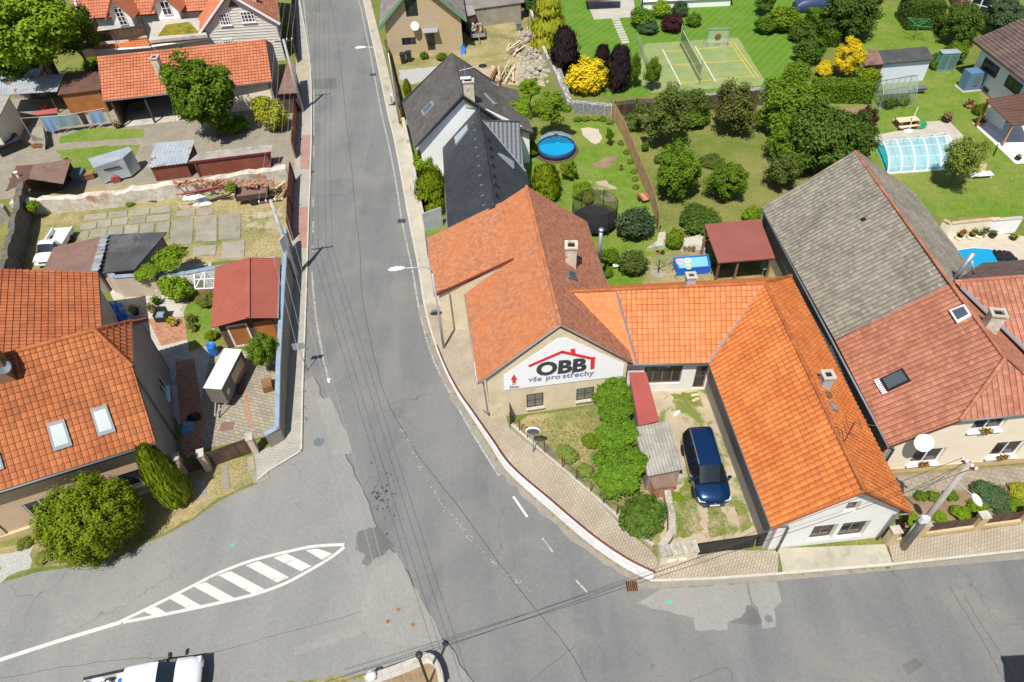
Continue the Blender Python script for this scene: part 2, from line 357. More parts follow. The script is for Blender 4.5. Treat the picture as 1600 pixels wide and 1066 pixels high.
var('brown_roof', (.105, .072, .062), (.15, .105, .09), .6, .85, 14, .2, .1, island=.15, stain=(.4, .34, .3), stain_scale=3, stain_t=(.68, .75))
var('metal_red', (.31, .09, .06), (.35, .105, .07), .7, .45, 14, .08, .03, spec=.45)
var('canopy_red', (.3, .07, .06), (.34, .085, .07), .7, .55, 14, .06, .05)
var('gazebo_red', (.23, .075, .06), (.26, .085, .068), .7, .7, 20, .1, .05)
var('eternit', (.26, .24, .21), (.36, .34, .3), 1.0, .9, 12, .3, .2, stain=(.2, .18, .14), stain_scale=1.3)
var('tar_felt', (.05, .052, .055), (.075, .077, .08), .8, .85, 18, .3, .15, stain=(.12, .12, .12), stain_scale=.6)
var('brown_felt', (.17, .1, .08), (.22, .14, .11), .8, .9, 16, .25, .15, stain=(.1, .06, .05), stain_scale=.8)
var('brown_sheet', (.1, .052, .04), (.135, .072, .055), .8, .6, 16, .2, .08)
var('zinc_sheet', (.36, .4, .45), (.46, .5, .55), .9, .5, 14, .15, .05, stain=(.25, .11, .06), stain_scale=.9, stain_t=(.58, .66), metal=.3)
var('grey_metal', (.38, .43, .48), (.48, .53, .58), 1.2, .4, 14, .1, .03, metal=.35)
flat('gutter', (.15, .175, .2), .5, .2)
flat('frame_grey', (.13, .145, .16), .5)
flat('tile_gap_shade', (.11, .04, .025), .9)  # dark slab colours draw the shadow lines between roof tiles
flat('orange_gap_shade', (.2, .045, .012), .9)
flat('dark_gap_shade', (.02, .02, .02), .9)
flat('wing_slate', (.05, .065, .082), .5)
flat('zinc', (.45, .48, .52), .4, .6)
flat('white_metal', (.75, .76, .78), .4)
flat('lamp_grey', (.42, .45, .48), .45, .4)
flat('black', (.015, .015, .017), .5)
flat('dark_void', (.01, .01, .011), .9, spec=.1)
flat('rubber', (.018, .018, .02), .8)
flat('glass', (.02, .026, .034), .06, 0, .6)
flat('curtain', (.16, .165, .16), .12, 0, .7)
flat('sky_glass', (.07, .09, .11), .05, 0, .9)
flat('car_glass', (.008, .012, .016), .04, 0, .7, 1)
flat('blind_pane', (.3, .36, .38), .25, 0, .4)
flat('rail_red', (.15, .028, .03), .45)
flat('banner_white', (.84, .85, .88), .5)
flat('banner_red', (.68, .035, .05), .45)
flat('banner_black', (.045, .05, .06), .45)
flat('banner_blue', (.17, .19, .32), .45)
flat('car_blue', (.005, .034, .115), .25, .5, .6, 1)
flat('car_white', (.68, .7, .74), .25, 0, .5, .6)
flat('old_white', (.66, .66, .64), .45)
flat('rim', (.5, .52, .55), .3, .8)
flat('lamp_glass', (.6, .65, .7), .1, .2, .8)
flat('plate_white', (.8, .8, .8), .4)
flat('trim_black', (.02, .02, .022), .55)
flat('plastic_blue', (.02, .16, .55), .4)
flat('plastic_green', (.03, .25, .1), .5)
flat('plastic_white', (.75, .75, .74), .4)
flat('pool_blue', (.02, .3, .62), .35)
flat('frame_blue', (.015, .12, .55), .4)
flat('silver_wrap', (.6, .62, .65), .35, .5)
flat('cloth_blue', (.2, .3, .45), .9, spec=.1)
flat('cloth_grey', (.2, .27, .3), .9, spec=.1)
flat('cloth_dark', (.05, .045, .045), .9, spec=.1)
flat('red_bloom', (.6, .02, .04), .7)
flat('pink_bloom', (.45, .08, .18), .7)
flat('wire', (.45, .45, .46), .5, .3)
flat('dark_wire', (.04, .04, .045), .6)
flat('green_spray', (.05, .5, .25), .8)
flat('terracotta', (.45, .2, .1), .8)
flat('tarp_white', (.75, .76, .8), .6)
var('black_tarp', (.012, .013, .015), (.03, .032, .036), 2, .4, 10, .3, .4)
var('timber', (.2, .105, .05), (.28, .15, .075), 1.5, .75, 25, .2, .1, island=.2)
var('dark_timber', (.07, .045, .032), (.11, .07, .05), 1.5, .8, 25, .2, .1, island=.25)
var('red_timber', (.15, .045, .03), (.2, .065, .045), 1.5, .7, 25, .2, .1, island=.2)
var('pale_timber', (.5, .38, .23), (.6, .48, .32), 1.5, .8, 25, .2, .1, island=.25)
var('fence_timber', (.36, .235, .12), (.44, .3, .165), 1.5, .8, 20, .25, .1, island=.3)
var('orange_timber', (.32, .12, .035), (.4, .16, .05), 1.2, .6, 20, .2, .1, island=.15)
var('pole_concrete', (.36, .36, .34), (.44, .44, .42), 2, .85, 20, .15, .1)
var('pole_timber', (.3, .28, .25), (.38, .36, .33), 2, .9, 20, .25, .2)
var('siding', (.6, .58, .53), (.65, .63, .58), 1, .8, 20, .08, .05)
var('chimney_plaster', (.46, .4, .31), (.6, .55, .46), 3, .95, 14, .3, .3, stain=(.4, .17, .08), stain_scale=2, stain_t=(.58, .66))
var('chimney_grey', (.36, .36, .4), (.42, .42, .46), 2, .8, 20, .1, .1)
var('moss', (.12, .115, .012), (.26, .22, .02), 1.2, .95, 20, .35, .4)
def water(name, c):
    m, n, l, b = nt(name); P = world_pos(n); b.inputs['Base Color'].default_value = (*c, 1); b.inputs['Roughness'].default_value = .05
    l.new(bump(n, l, noise(n, l, 6, 3, .5, P), .12, .03), b.inputs['Normal'])
water('pool_water', (.01, .28, .52)); water('pale_water', (.2, .5, .66)); water('teal_water', (.04, .42, .45))
def clear(name, c, alpha, rough=.1):
    m, n, l, b = nt(name); b.inputs['Base Color'].default_value = (*c, 1); b.inputs['Roughness'].default_value = rough; b.inputs['Alpha'].default_value = alpha
clear('poly_glass', (.55, .72, .75), .45, .2); clear('greenhouse_glass', (.3, .42, .38), .25, .1); clear('dome_glass', (.5, .62, .7), .4, .15)
clear('net_black', (.02, .02, .022), .55, .8); clear('net_green', (.1, .18, .1), .35, .8); clear('net_pale', (.55, .62, .5), .35, .8)
def leaf(name, a, b_, trans=.35):
    m, n, l, b = nt(name); P = world_pos(n)
    gi = n.new('ShaderNodeNewGeometry').outputs['Random Per Island']
    oi = n.new('ShaderNodeObjectInfo').outputs['Random']
    k = math_n(n, l, 'ADD', math_n(n, l, 'MULTIPLY', gi, .65), math_n(n, l, 'MULTIPLY', noise(n, l, 1.3, 3, .5, P), .5))
    col = mixc(n, l, k, a, b_)
    g = math_n(n, l, 'MULTIPLY_ADD', oi, .3); g.node.inputs[2].default_value = .85
    col = mixc(n, l, 1.0, col, comb(n, l, g), 'MULTIPLY')
    l.new(col, b.inputs['Base Color']); b.inputs['Roughness'].default_value = .65; b.inputs['Specular IOR Level'].default_value = .12
    tr = n.new('ShaderNodeBsdfTranslucent'); l.new(col, tr.inputs[0]); mx = n.new('ShaderNodeMixShader'); mx.inputs[0].default_value = trans
    l.new(b.outputs[0], mx.inputs[1]); l.new(tr.outputs[0], mx.inputs[2]); l.new(mx.outputs[0], n['Material Output'].inputs[0])
leaf('leaf_mid', (.05, .115, .008), (.19, .3, .024)); leaf('leaf_dark', (.034, .08, .012), (.13, .215, .03)); leaf('leaf_bright', (.095, .19, .01), (.28, .4, .025))
leaf('leaf_olive', (.06, .105, .02), (.18, .24, .05)); leaf('leaf_gold', (.55, .42, .01), (.9, .74, .035)); leaf('leaf_lime', (.24, .27, .016), (.48, .48, .05))
leaf('leaf_purple', (.02, .014, .018), (.06, .038, .042)); leaf('leaf_thuja', (.06, .115, .004), (.27, .34, .015), .2); leaf('leaf_hedge', (.045, .115, .008), (.17, .3, .022), .25)
leaf('leaf_blue', (.045, .09, .04), (.11, .17, .075)); leaf('leaf_rust', (.08, .095, .02), (.21, .21, .05)); leaf('leaf_willow', (.12, .19, .03), (.3, .38, .075))
leaf('leaf_weed', (.13, .17, .025), (.28, .31, .06)); leaf('leaf_plum', (.05, .016, .018), (.1, .035, .035))
var('bark', (.1, .075, .05), (.16, .125, .09), 4, .95, 20, .3, .3)

# ================================================================== SETTING
rng = random.Random(7)
SHN = [0]
def sheet(name, pts, z, mat, kind='structure', parent=None):
    if area2(pts) < 0: pts = pts[::-1]
    SHN[0] += 1; z = z + .00025 * (SHN[0] % 17)
    return MB().poly([(p[0], p[1], z) for p in pts]).build(name, mat, parent, kind=kind if parent is None else None)
def wobble(pts, step=.5, amp=.12, seed=1):
    """give a closed outline an irregular edge"""
    r = random.Random(seed); out = []
    for i, a in enumerate(pts):
        b = pts[(i + 1) % len(pts)]; a = Vector((a[0], a[1], 0)); b = Vector((b[0], b[1], 0)); n = max(1, int((b - a).length / step))
        for k in range(n):
            p = a.lerp(b, k / n); out.append(Vector((p.x + r.uniform(-amp, amp), p.y + r.uniform(-amp, amp), 0)))
    return out
def smooth_line(pts, n=6):
    pts = [Vector(p) for p in pts]; out = []
    for i in range(len(pts) - 1):
        p0, p1, p2, p3 = pts[max(i - 1, 0)], pts[i], pts[i + 1], pts[min(i + 2, len(pts) - 1)]
        for k in range(n):
            t = k / n
            out.append(.5 * ((2 * p1) + (p2 - p0) * t + (2 * p0 - 5 * p1 + 4 * p2 - p3) * t * t + (3 * p1 - p0 - 3 * p2 + p3) * t ** 3))
    return out + [pts[-1]]
def ribbon(pts, w, z, mb=None):
    mb = mb or MB(); vs = []; pts = [Vector((p[0], p[1], 0)) for p in pts]
    for i, p in enumerate(pts):
        d = (pts[min(i + 1, len(pts) - 1)] - pts[max(i - 1, 0)]).normalized(); n = Vector((-d.y, d.x, 0)) * (w / 2)
        vs += [(p.x + n.x, p.y + n.y, z), (p.x - n.x, p.y - n.y, z)]
    return mb.add(vs, [(2 * i, 2 * i + 1, 2 * i + 3, 2 * i + 2) for i in range(len(pts) - 1)])
Z = lambda *pts: WS('Z', pts)
V_ = lambda x, y: Vector((x, y, 0))

s = 700
sheet('ground', [(-s, -s), (s, -s), (s, s), (-s, s)], 0, 'orchard_grass')
KR = smooth_line(Z((560, -40), (567, 0), (589, 100), (604, 172), (616, 223), (627, 281), (637, 338), (653, 420), (664, 487), (684, 555), (709, 611), (737, 655), (765, 698), (794, 741), (855, 796), (922, 853), (976, 890), (1018, 911)))
KR2 = Z((1018, 911), (1118, 907), (1215, 900), (1394, 885), (1600, 863), (1720, 848))
KL = smooth_line(Z((463, -40), (469, 0), (485, 96), (488, 191), (486, 280), (484, 330), (481, 430), (478, 520), (475, 600), (473, 706)))
sheet('main_road', KL + Z((480, 800), (500, 1200), (1800, 1200)) + KR2[::-1] + KR[::-1][1:], .008, 'asphalt')
crack = smooth_line(Z((474, 596), (494, 590), (505, 625), (520, 665), (532, 692), (545, 720), (568, 770), (592, 824), (612, 860), (636, 896), (660, 948), (692, 996), (732, 1056), (800, 1160)), 4)
crk = [p + Vector((rng.uniform(-.1, .1), rng.uniform(-.1, .1), 0)) for p in crack]
sheet('side_road', crk + Z((500, 1250), (-160, 1250), (-160, 990), (0, 912), (60, 894), (130, 884), (189, 870), (213, 856), (262, 835), (299, 815), (339, 786), (372, 768), (402, 757), (421, 738), (473, 706)), .012, 'old_asphalt')
# seams, repairs and cracks in the surfacing
mb = MB()
seam = smooth_line(Z((512, -30), (516, 0), (527, 60), (535, 128), (543, 204), (551, 274), (556, 338), (561, 375), (566, 458), (581, 540), (604, 623), (645, 698), (672, 736), (716, 792), (780, 880), (844, 960), (888, 1016), (925, 1080)), 5)
ribbon([p + Vector((rng.uniform(-.03, .03), 0, 0)) for p in seam], .035, .0125, mb)
ribbon(crk[4:], .05, .0165, mb)
for line in (WS('M', [(1330, 310), (1430, 470), (1530, 650)]), WS('M', [(1380, 335), (1450, 450), (1510, 540), (1560, 640)]), WS('W', [(920, 1066), (1101, 920)]), WS('M', [(410, 650), (540, 604), (560, 654)]),
             WS('D', [(218, 392), (331, 384), (331, 430), (225, 436)]), WS('D', [(230, 905), (390, 885), (397, 950), (225, 962)]), WS('Q', [(0, 640), (300, 590), (500, 570), (720, 555), (1010, 480), (1300, 400)])):
    ribbon([p + Vector((rng.uniform(-.04, .04), rng.uniform(-.04, .04), 0)) for p in smooth_line(line, 8)], .02, .0165, mb)
mb.build('tar_seam', 'tar_seam', kind='structure')
ramp_patch = [('dark_patch', WS('W', [(245, 480), (285, 465), (330, 458), (352, 490), (388, 535), (345, 570), (310, 588), (285, 617), (262, 605), (275, 570), (240, 545)]), .0165),
    ('pale_patch', WS('M', [(310, 320), (606, 300), (628, 372), (590, 420), (540, 440), (540, 466), (425, 472), (415, 425), (330, 405), (220, 372)]), .0125),
    ('pale_patch', WS('M', [(612, 298), (715, 294), (735, 365), (706, 395), (712, 455), (668, 460), (650, 390), (632, 372)]), .0125),
    ('dark_patch', WS('M', [(545, 440), (590, 424), (615, 380), (640, 388), (662, 440), (600, 452)]), .0145),
    ('dark_patch', WS('D', [(218, 392), (331, 384), (331, 430), (225, 436)]), .0122),
    ('pale_patch', WS('W', [(262, 780), (300, 640), (400, 560), (450, 660), (510, 770), (580, 890), (560, 925), (380, 915), (300, 895), (270, 860)]), .0145),
    ('pale_patch', WS('BL', [(330, 560), (460, 540), (620, 900), (640, 1000), (480, 1030), (420, 760)]), .0145),
    ('pale_patch', WS('W', [(0, 960), (260, 880), (270, 830), (0, 930)]), .0145),
    ('dark_patch', WS('M', [(1165, 600), (1215, 565), (1235, 590), (1190, 630)]), .0125)]
for i, (m_, pts, z) in enumerate(ramp_patch): sheet('asphalt_patch', wobble(pts, .35, .06, i), z, m_)
mb = MB()
for x, y in [(rng.gauss(345, 30), rng.gauss(330, 75)) for _ in range(60)]:
    c = W('W', x, y); r = rng.uniform(.03, .11); a = rng.uniform(0, 3)
    mb.poly([(c.x + r * rng.uniform(.5, 1) * math.cos(a + t), c.y + r * rng.uniform(.5, 1) * math.sin(a + t), .0128) for t in (0, 1, 2.1, 3.1, 4.2, 5.2)])
mb.build('tar_spots', 'tar_seam', kind='stuff', label='small dark tar crumbs scattered on the bend of the road')
# painted lines
mb = MB()
ribbon(smooth_line(Z((560, 0), (566, 22), (582, 102), (595, 172), (606.6, 223), (618, 281), (628, 345), (644, 420), (656, 488), (675, 556), (703, 614), (745, 688), (780, 744)), 5), .13, .0130, mb)
mb.build('edge_line', 'worn_paint', kind='structure')
mb = MB()
for a, b in (((802, 776), (824, 808)),): ribbon(Z(a, b), .13, .0130, mb)
mb.build('dash_line', 'road_paint', kind='structure')
mb = MB()
for a, b in (((847, 841), (864, 863)), ((899, 906), (918, 926))): ribbon(Z(a, b), .1, .0130, mb)
ribbon(smooth_line(Z((473, -20), (476, 20), (485, 93)), 3), .12, .0130, mb)
for a, b in (((486, 100), (487, 112)), ((490.5, 140), (490.5, 212)), ((490, 228), (490, 246)), ((489, 309), (489, 324)), ((489, 346), (489, 364)), ((488.5, 384), (488.5, 396))): ribbon(Z(a, b), .12, .0130, mb)
ribbon(smooth_line(Z((487.5, 424), (490, 460), (495, 503), (504, 555), (512.5, 590)), 4), .13, .0130, mb)
mb.build('edge_line', 'worn_paint', kind='structure')
sheet('arrow_mark', Z((510.5, 592), (516.5, 591), (515, 599), (512.5, 599)), .0160, 'road_paint')
c_ = [W('W', x, y) for x, y in ((400, 20), (415, 60), (430, 100), (445, 130), (470, 190), (500, 230), (525, 285), (555, 325), (570, 360), (610, 410), (635, 440), (660, 470), (690, 505), (720, 535), (745, 575), (790, 610), (830, 640), (880, 680), (930, 715))]
mb = MB()
for i in range(len(c_) - 1):
    for k in range(6):
        p = c_[i].lerp(c_[i + 1], rng.random()); a = rng.uniform(0, 6); r = rng.uniform(.025, .07)
        p += Vector((rng.uniform(-.12, .12), rng.uniform(-.1, .1), 0))
        mb.poly([(p.x + r * math.cos(a + t), p.y + r * math.sin(a + t) * .7, .0131) for t in (0, 1.3, 2.6, 3.9, 5.2)])
mb.build('chipped_line', 'worn_paint', kind='stuff', label='chipped remains of the white centre line on the bend')
mb = MB()
up = smooth_line(WS('Q', [(425, 440), (540, 385), (650, 330), (780, 265), (900, 220), (1040, 185), (1130, 168), (1230, 163)]), 5)
lo_ = smooth_line(WS('Q', [(440, 440), (600, 410), (750, 378), (900, 343), (1010, 305), (1100, 258), (1180, 210), (1230, 172)]), 5)
ribbon(up, .16, .0168, mb); ribbon(lo_, .16, .0172, mb); ribbon(WS('Q', [(-60, 595), (0, 575), (200, 510), (432, 440)]), .2, .0176, mb)
for q in ([(1092, 183), (1135, 178), (1187, 195), (1150, 217)], [(978, 210), (1025, 195), (1113, 240), (1075, 258)], [(878, 237), (925, 222), (1033, 280), (990, 298)], [(780, 272), (825, 258), (945, 322), (900, 338)],
          [(690, 312), (735, 297), (840, 355), (795, 368)], [(603, 354), (645, 338), (717, 380), (670, 392)], [(515, 402), (557, 384), (592, 405), (545, 415)]):
    mb.poly([(p.x, p.y, .0164) for p in WS('Q', q)[::-1]])
mb.build('hatched_marking', 'road_paint', kind='structure')
for w_, x, y in (('Q', 833, 163), ('M', 338, 370)):
    p = W(w_, x, y); mb = MB()
    for k in range(7):
        a = rng.uniform(0, 6); q = p + Vector((rng.uniform(-.1, .1), rng.uniform(-.1, .1), 0))
        ribbon([q, q + Vector((.16 * math.cos(a), .16 * math.sin(a), 0))], .035, .0185 + k * .0002, mb)
    mb.build('spray_mark', 'green_spray', kind='structure')
# pavements with kerbs
PZ = .12
def raised(name, pts, mat, z=PZ):
    return MB().prism([(p[0], p[1]) for p in pts], -.05, z).build(name, mat, kind='structure')
inR = Z((566, -40), (579, 0), (599, 80), (613, 138), (624, 195), (633, 204), (661, 340), (668, 400), (690, 480))
i_ = min(range(len(KR)), key=lambda i: (KR[i] - W('Z', 662, 474)).length)
raised('right_pavement', KR[:i_ + 1] + inR[::-1], 'sidewalk')
raised('paved_footway', KR[i_:] + Z((1118, 906), (1214, 899.5), (1216, 862), (1080, 862), (1030, 880), (1017, 862), (966, 818), (922, 774), (878, 737), (797, 672), (790, 650), (790, 560), (720, 470), (690, 480)), 'pavers', PZ + .004)
raised('house_pavement', WS('M', [(720, 180), (738, 273), (1132, 241), (1100, 165)]), 'sidewalk', PZ + .002)
raised('far_footway', WS('M', [(1133, 241), (1600, 190), (1900, 158), (1900, 60), (1600, 92), (1110, 160)]), 'pavers', PZ)
inL = Z((448, -40), (455, 0), (463, 100), (463, 204), (460, 280), (456, 332), (456, 440), (441, 690))
raised('left_pavement', KL + Z((421, 738), (404, 752), (398, 712)) + inL[::-1], 'pavers_left')
for q in (WS('D', [(162, 668), (205, 668), (200, 835), (155, 835)]), WS('Y', [(455, 212), (545, 212), (540, 590), (455, 590)])): sheet('red_paving', [(p.x, p.y) for p in q], PZ + .005, 'pavers_red')
sheet('yellow_paving', [(p.x, p.y) for p in WS('X', [(340, 455), (392, 455), (402, 600), (345, 600)])], PZ + .005, 'dry_earth')
mb = MB()
for line, off in ((KL, -.02), (Z((473, 706), (421, 738), (404, 752)), -.02)):
    for a, b in zip(line[:-1], line[1:]): mb.seg(a, b, .1, -.05, PZ + .01, -.06)
mb.build('kerb', 'kerb_stone', kind='structure')
mb = MB()
for line in (KR[:i_ + 8], KR2):
    for a, b in zip(line[:-1], line[1:]): mb.seg(a, b, .12, -.05, PZ + .01, .065)
mb.build('kerb', 'kerb_stone', kind='structure')
# white retaining wall with its red rail along the bend
wl_ = [p for p in KR[i_ + 6:]]
mb = MB(); N_ = len(wl_)
wall_t = thing('retaining_wall', 'low white wall with thin dark red rail curving along the bend', 'wall', wl_[N_ // 2])
prof = []
for i, p in enumerate(wl_):
    d = (wl_[min(i + 1, N_ - 1)] - wl_[max(i - 1, 0)]).normalized(); n = Vector((-d.y, d.x, 0)); t = i / (N_ - 1)
    h = .14 + .5 * min(1, t * 1.6)
    prof.append((p - n * .06 * 0, p + n * (.05 + .1 * min(1, t * 2)), p + n * (.2 + .1 * min(1, t * 2)), h))
vs = []; fs = []
for a, b, c, h in prof: vs += [(a.x, a.y, 0), (b.x, b.y, h), (c.x, c.y, h), (c.x, c.y, 0)]
for i in range(N_ - 1):
    for j in range(3): fs.append((4 * i + j, 4 * i + 4 + j, 4 * i + 5 + j, 4 * i + 1 + j))
fs += [(0, 1, 2, 3), (4 * N_ - 1, 4 * N_ - 2, 4 * N_ - 3, 4 * N_ - 4)]
mb.add(vs, fs).build('wall_body', 'white_wall', wall_t)
rail = [(b.lerp(c, .55).x, b.lerp(c, .55).y, h + .13) for a, b, c, h in prof]
MB().tube(rail, .035, 8).build('rail', 'rail_red', wall_t, True)
MB().tube([(x, y, z - .09) for x, y, z in rail], .022, 8).build('rail', 'rail_red', wall_t, True)
mb = MB()
for i in range(0, N_, 7): x, y, z = rail[i]; MB.tube(mb, [(x, y, z - .2), (x, y, z)], .025, 6)
mb.build('rail_posts', 'rail_red', wall_t)
mb = MB(); dl = KR[i_:] + KR2[1:]; vs = []
for j in range(len(dl)):
    d = (dl[min(j + 1, len(dl) - 1)] - dl[max(j - 1, 0)]).normalized(); n = V_(d.y, -d.x); w_ = rng.uniform(.15, .5); vs += [(dl[j].x, dl[j].y, .0135), (dl[j].x + n.x * w_, dl[j].y + n.y * w_, .0135)]
mb.add(vs, [(2 * j, 2 * j + 1, 2 * j + 3, 2 * j + 2) for j in range(len(dl) - 1)]).build('kerb_dust', 'kerb_dust', kind='structure')
# gardens, yards and drives
sheet('front_lawn', wobble(WS('I', [(118, 375), (190, 325), (500, 285), (720, 300), (770, 640), (860, 900), (770, 930), (600, 795), (350, 575)]), .6, .05), .006, 'rough_grass')
sheet('drive', WS('J', [(180, 380), (480, 370), (700, 985), (420, 1010), (300, 1010), (200, 560)]), .010, 'drive_earth')
for k_, q in enumerate(([(345, 830), (400, 745), (440, 960), (345, 985)], [(450, 870), (500, 865), (545, 960), (465, 978)], [(548, 850), (580, 850), (612, 940), (575, 955)], [(330, 480), (420, 470), (440, 520), (350, 540)])): sheet('grass_strip', wobble(WS('J', q), .25, .12, k_), .014, 'verge_green')
sheet('garden_lawn', wobble(WS('G', [(110, 120), (400, 40), (640, 30), (770, 300), (905, 610), (960, 760), (960, 960), (560, 960), (440, 600), (100, 380)]), .8, .15), .006, 'lawn')
sheet('mown_garden', wobble(WS('E', [(120, -60), (1500, -60), (1440, 300), (1380, 450), (440, 485), (230, 480), (80, 150)]), 1, .1), .006, 'mown_lawn')
sheet('pool_garden', wobble(WS('F', [(470, 120), (900, 190), (1010, 400), (1310, 830), (1400, 1090), (560, 1100), (470, 760), (290, 640), (420, 540), (500, 500)]), 1, .2), .007, 'lawn')
sheet('top_lawn', wobble(WS('F', [(240, 60), (560, 20), (900, 120), (900, 240), (500, 250), (330, 180)]), 1, .2), .007, 'lawn')
sheet('cottage_yard', wobble(WS('T', [(240, 470), (840, 400), (900, 100), (1571, -40), (1571, 700), (1100, 760), (300, 740)]), .8, .2), .006, 'rough_grass')
sheet('gravel_patch', wobble(WS('T', [(300, 620), (640, 580), (560, 690), (430, 740), (310, 690)]), .6, .15), .011, 'gravel')
sheet('earth_patch', wobble(WS('T', [(1000, 600), (1571, 560), (1571, 760), (1100, 740)]), .6, .15), .011, 'dry_earth')
sheet('ball_court', WS('E', [(605, 222), (1075, 190), (1225, 430), (640, 470), (560, 400)]), .011, 'court_turf')
mb = MB()
for a, b in (((695, 250), (787, 428)), ((860, 235), (963, 412))): ribbon(WS('E', [a, b]), .12, .016, mb)
mb.build('court_line', 'road_paint', kind='structure')
mb = MB()
for i, l_ in enumerate(([(715, 262), (1045, 232)], [(740, 330), (1105, 305)], [(790, 420), (1165, 382)], [(1035, 215), (1160, 395)], [(1052, 215), (1180, 392)])): ribbon(WS('E', l_), .09, .0165 + i * .0005, mb)
mb.build('court_line', flat('court_yellow', (.55, .4, .03), .7), kind='structure')
sheet('sand_patch', wobble(WS('G', [(445, 75), (480, 66), (540, 78), (558, 125), (548, 152), (515, 158), (478, 132), (455, 105)]), .4, .06), .012, 'sand')
sheet('flower_bed', wobble(WS('G', [(505, 268), (570, 232), (645, 215), (640, 245), (590, 288), (530, 285)]), .4, .1), .012, 'earth')
sheet('flower_bed', wobble(WS('G', [(490, 360), (580, 358), (645, 402), (590, 408), (510, 412), (500, 470), (480, 430)]), .4, .1), .012, 'dry_earth')
sheet('flower_bed', wobble(WS('G', [(548, 440), (590, 422), (632, 440), (625, 468), (580, 473)]), .3, .05), .012, 'dry_earth')
sheet('vegetable_yard', WS('G', [(800, 770), (940, 740), (1240, 640), (1600, 640), (1600, 900), (780, 940)]), .010, 'rough_grass')
sheet('pool_surround', WS('F', [(515, 690), (660, 660), (640, 625), (910, 608), (990, 690), (960, 720), (600, 860), (560, 760)]), .012, 'terrace_stone')
sheet('patio', WS('U', [(245, 790), (330, 780), (700, 800), (700, 1040), (520, 1050)]), .016, 'clean_white')
sheet('greenhouse_bed', wobble(WS('F', [(300, 560), (520, 530), (520, 580), (300, 600)]), .5, .1), .012, 'earth')
sheet('terrace', WS('E', [(300, -20), (545, -20), (565, 85), (350, 100)]), .012, 'terrace_stone')
sheet('pool_terrace', WS('V', [(255, 180), (640, 160), (900, 190), (1000, 560), (500, 560), (300, 420)]), .010, 'sand')
sheet('house_yard', WS('L', [(640, 420), (1400, 360), (1400, 600), (640, 700)]), .008, 'earth')
sheet('gravel_strip', WS('L', [(650, 430), (1400, 370), (1400, 440), (690, 520)]), .012, 'pavers_yard')
# yards on the left of the street
sheet('upper_yard', Z((-60, 150), (200, 160), (460, 130), (462, 270), (20, 310), (-60, 320)), .006, 'pavers_yard')
sheet('yard_lawn', wobble(WS('A', [(310, 690), (450, 645), (730, 650), (720, 695), (300, 725)]), .5, .12), .011, 'lawn')
sheet('yard_lawn', wobble(WS('A', [(285, 760), (480, 740), (710, 730), (690, 780), (560, 880), (370, 880)]), .5, .12), .011, 'lawn')
sheet('carport_floor', WS('A', [(620, 620), (640, 530), (860, 480), (1000, 520), (1000, 600), (640, 640)]), .011, 'concrete')
sheet('slab_yard', Z((20, 300), (460, 275), (456, 400), (330, 410), (200, 440), (30, 440)), .006, 'rough_grass')
sheet('bare_patch', wobble(WS('B', [(920, 120), (1040, 110), (1080, 140), (960, 165)]), .4, .1), .011, 'dry_earth')
sheet('bare_patch', wobble(WS('B', [(1270, 190), (1470, 150), (1470, 260), (1290, 250)]), .4, .15), .011, 'dry_earth')
sheet('courtyard', Z((160, 430), (330, 410), (335, 520), (300, 700), (200, 520)), .006, 'concrete')
sheet('brick_patio', WS('B', [(770, 730), (960, 715), (980, 835), (840, 870)]), .011, 'brick_paving')
sheet('garden_strip', WS('B', [(955, 700), (1010, 560), (1110, 560), (1100, 860), (985, 900)]), .011, 'lawn')
sheet('gate_yard', WS('C', [(690, 180), (760, 160), (1100, 180), (1110, 500), (820, 560), (740, 600)]), .009, 'mixed_paving')
sheet('brick_path', WS('C', [(695, 215), (770, 205), (810, 440), (800, 560), (725, 590)]), .013, 'brick_paving')
sheet('brick_strip', WS('C', [(960, 300), (975, 298), (1000, 470), (988, 480)]), .014, 'brick_paving')
sheet('verge', wobble(WS('C', [(0, 960), (200, 900), (480, 770), (640, 700), (740, 640), (1040, 580), (1070, 660), (940, 730), (860, 762), (770, 830), (560, 945), (480, 985), (330, 1022), (170, 1030), (0, 1080)]), .5, .08), .0166, 'rough_grass')
sheet('gravel_patch', wobble(WS('C', [(0, 985), (130, 950), (120, 1030), (0, 1090)]), .4, .1), .021, 'gravel')
for q in ([(770, 690), (815, 680), (822, 750), (778, 765)], [(877, 630), (902, 625), (915, 715), (888, 725)], [(980, 600), (1005, 592), (1012, 645), (986, 655)], [(998, 655), (1060, 640), (1070, 680), (1010, 702)]):
    MB().prism([(p.x, p.y) for p in WS('C', q)], 0, .045).build('stepping_slab', 'slab_concrete', kind='structure')
mbs = []
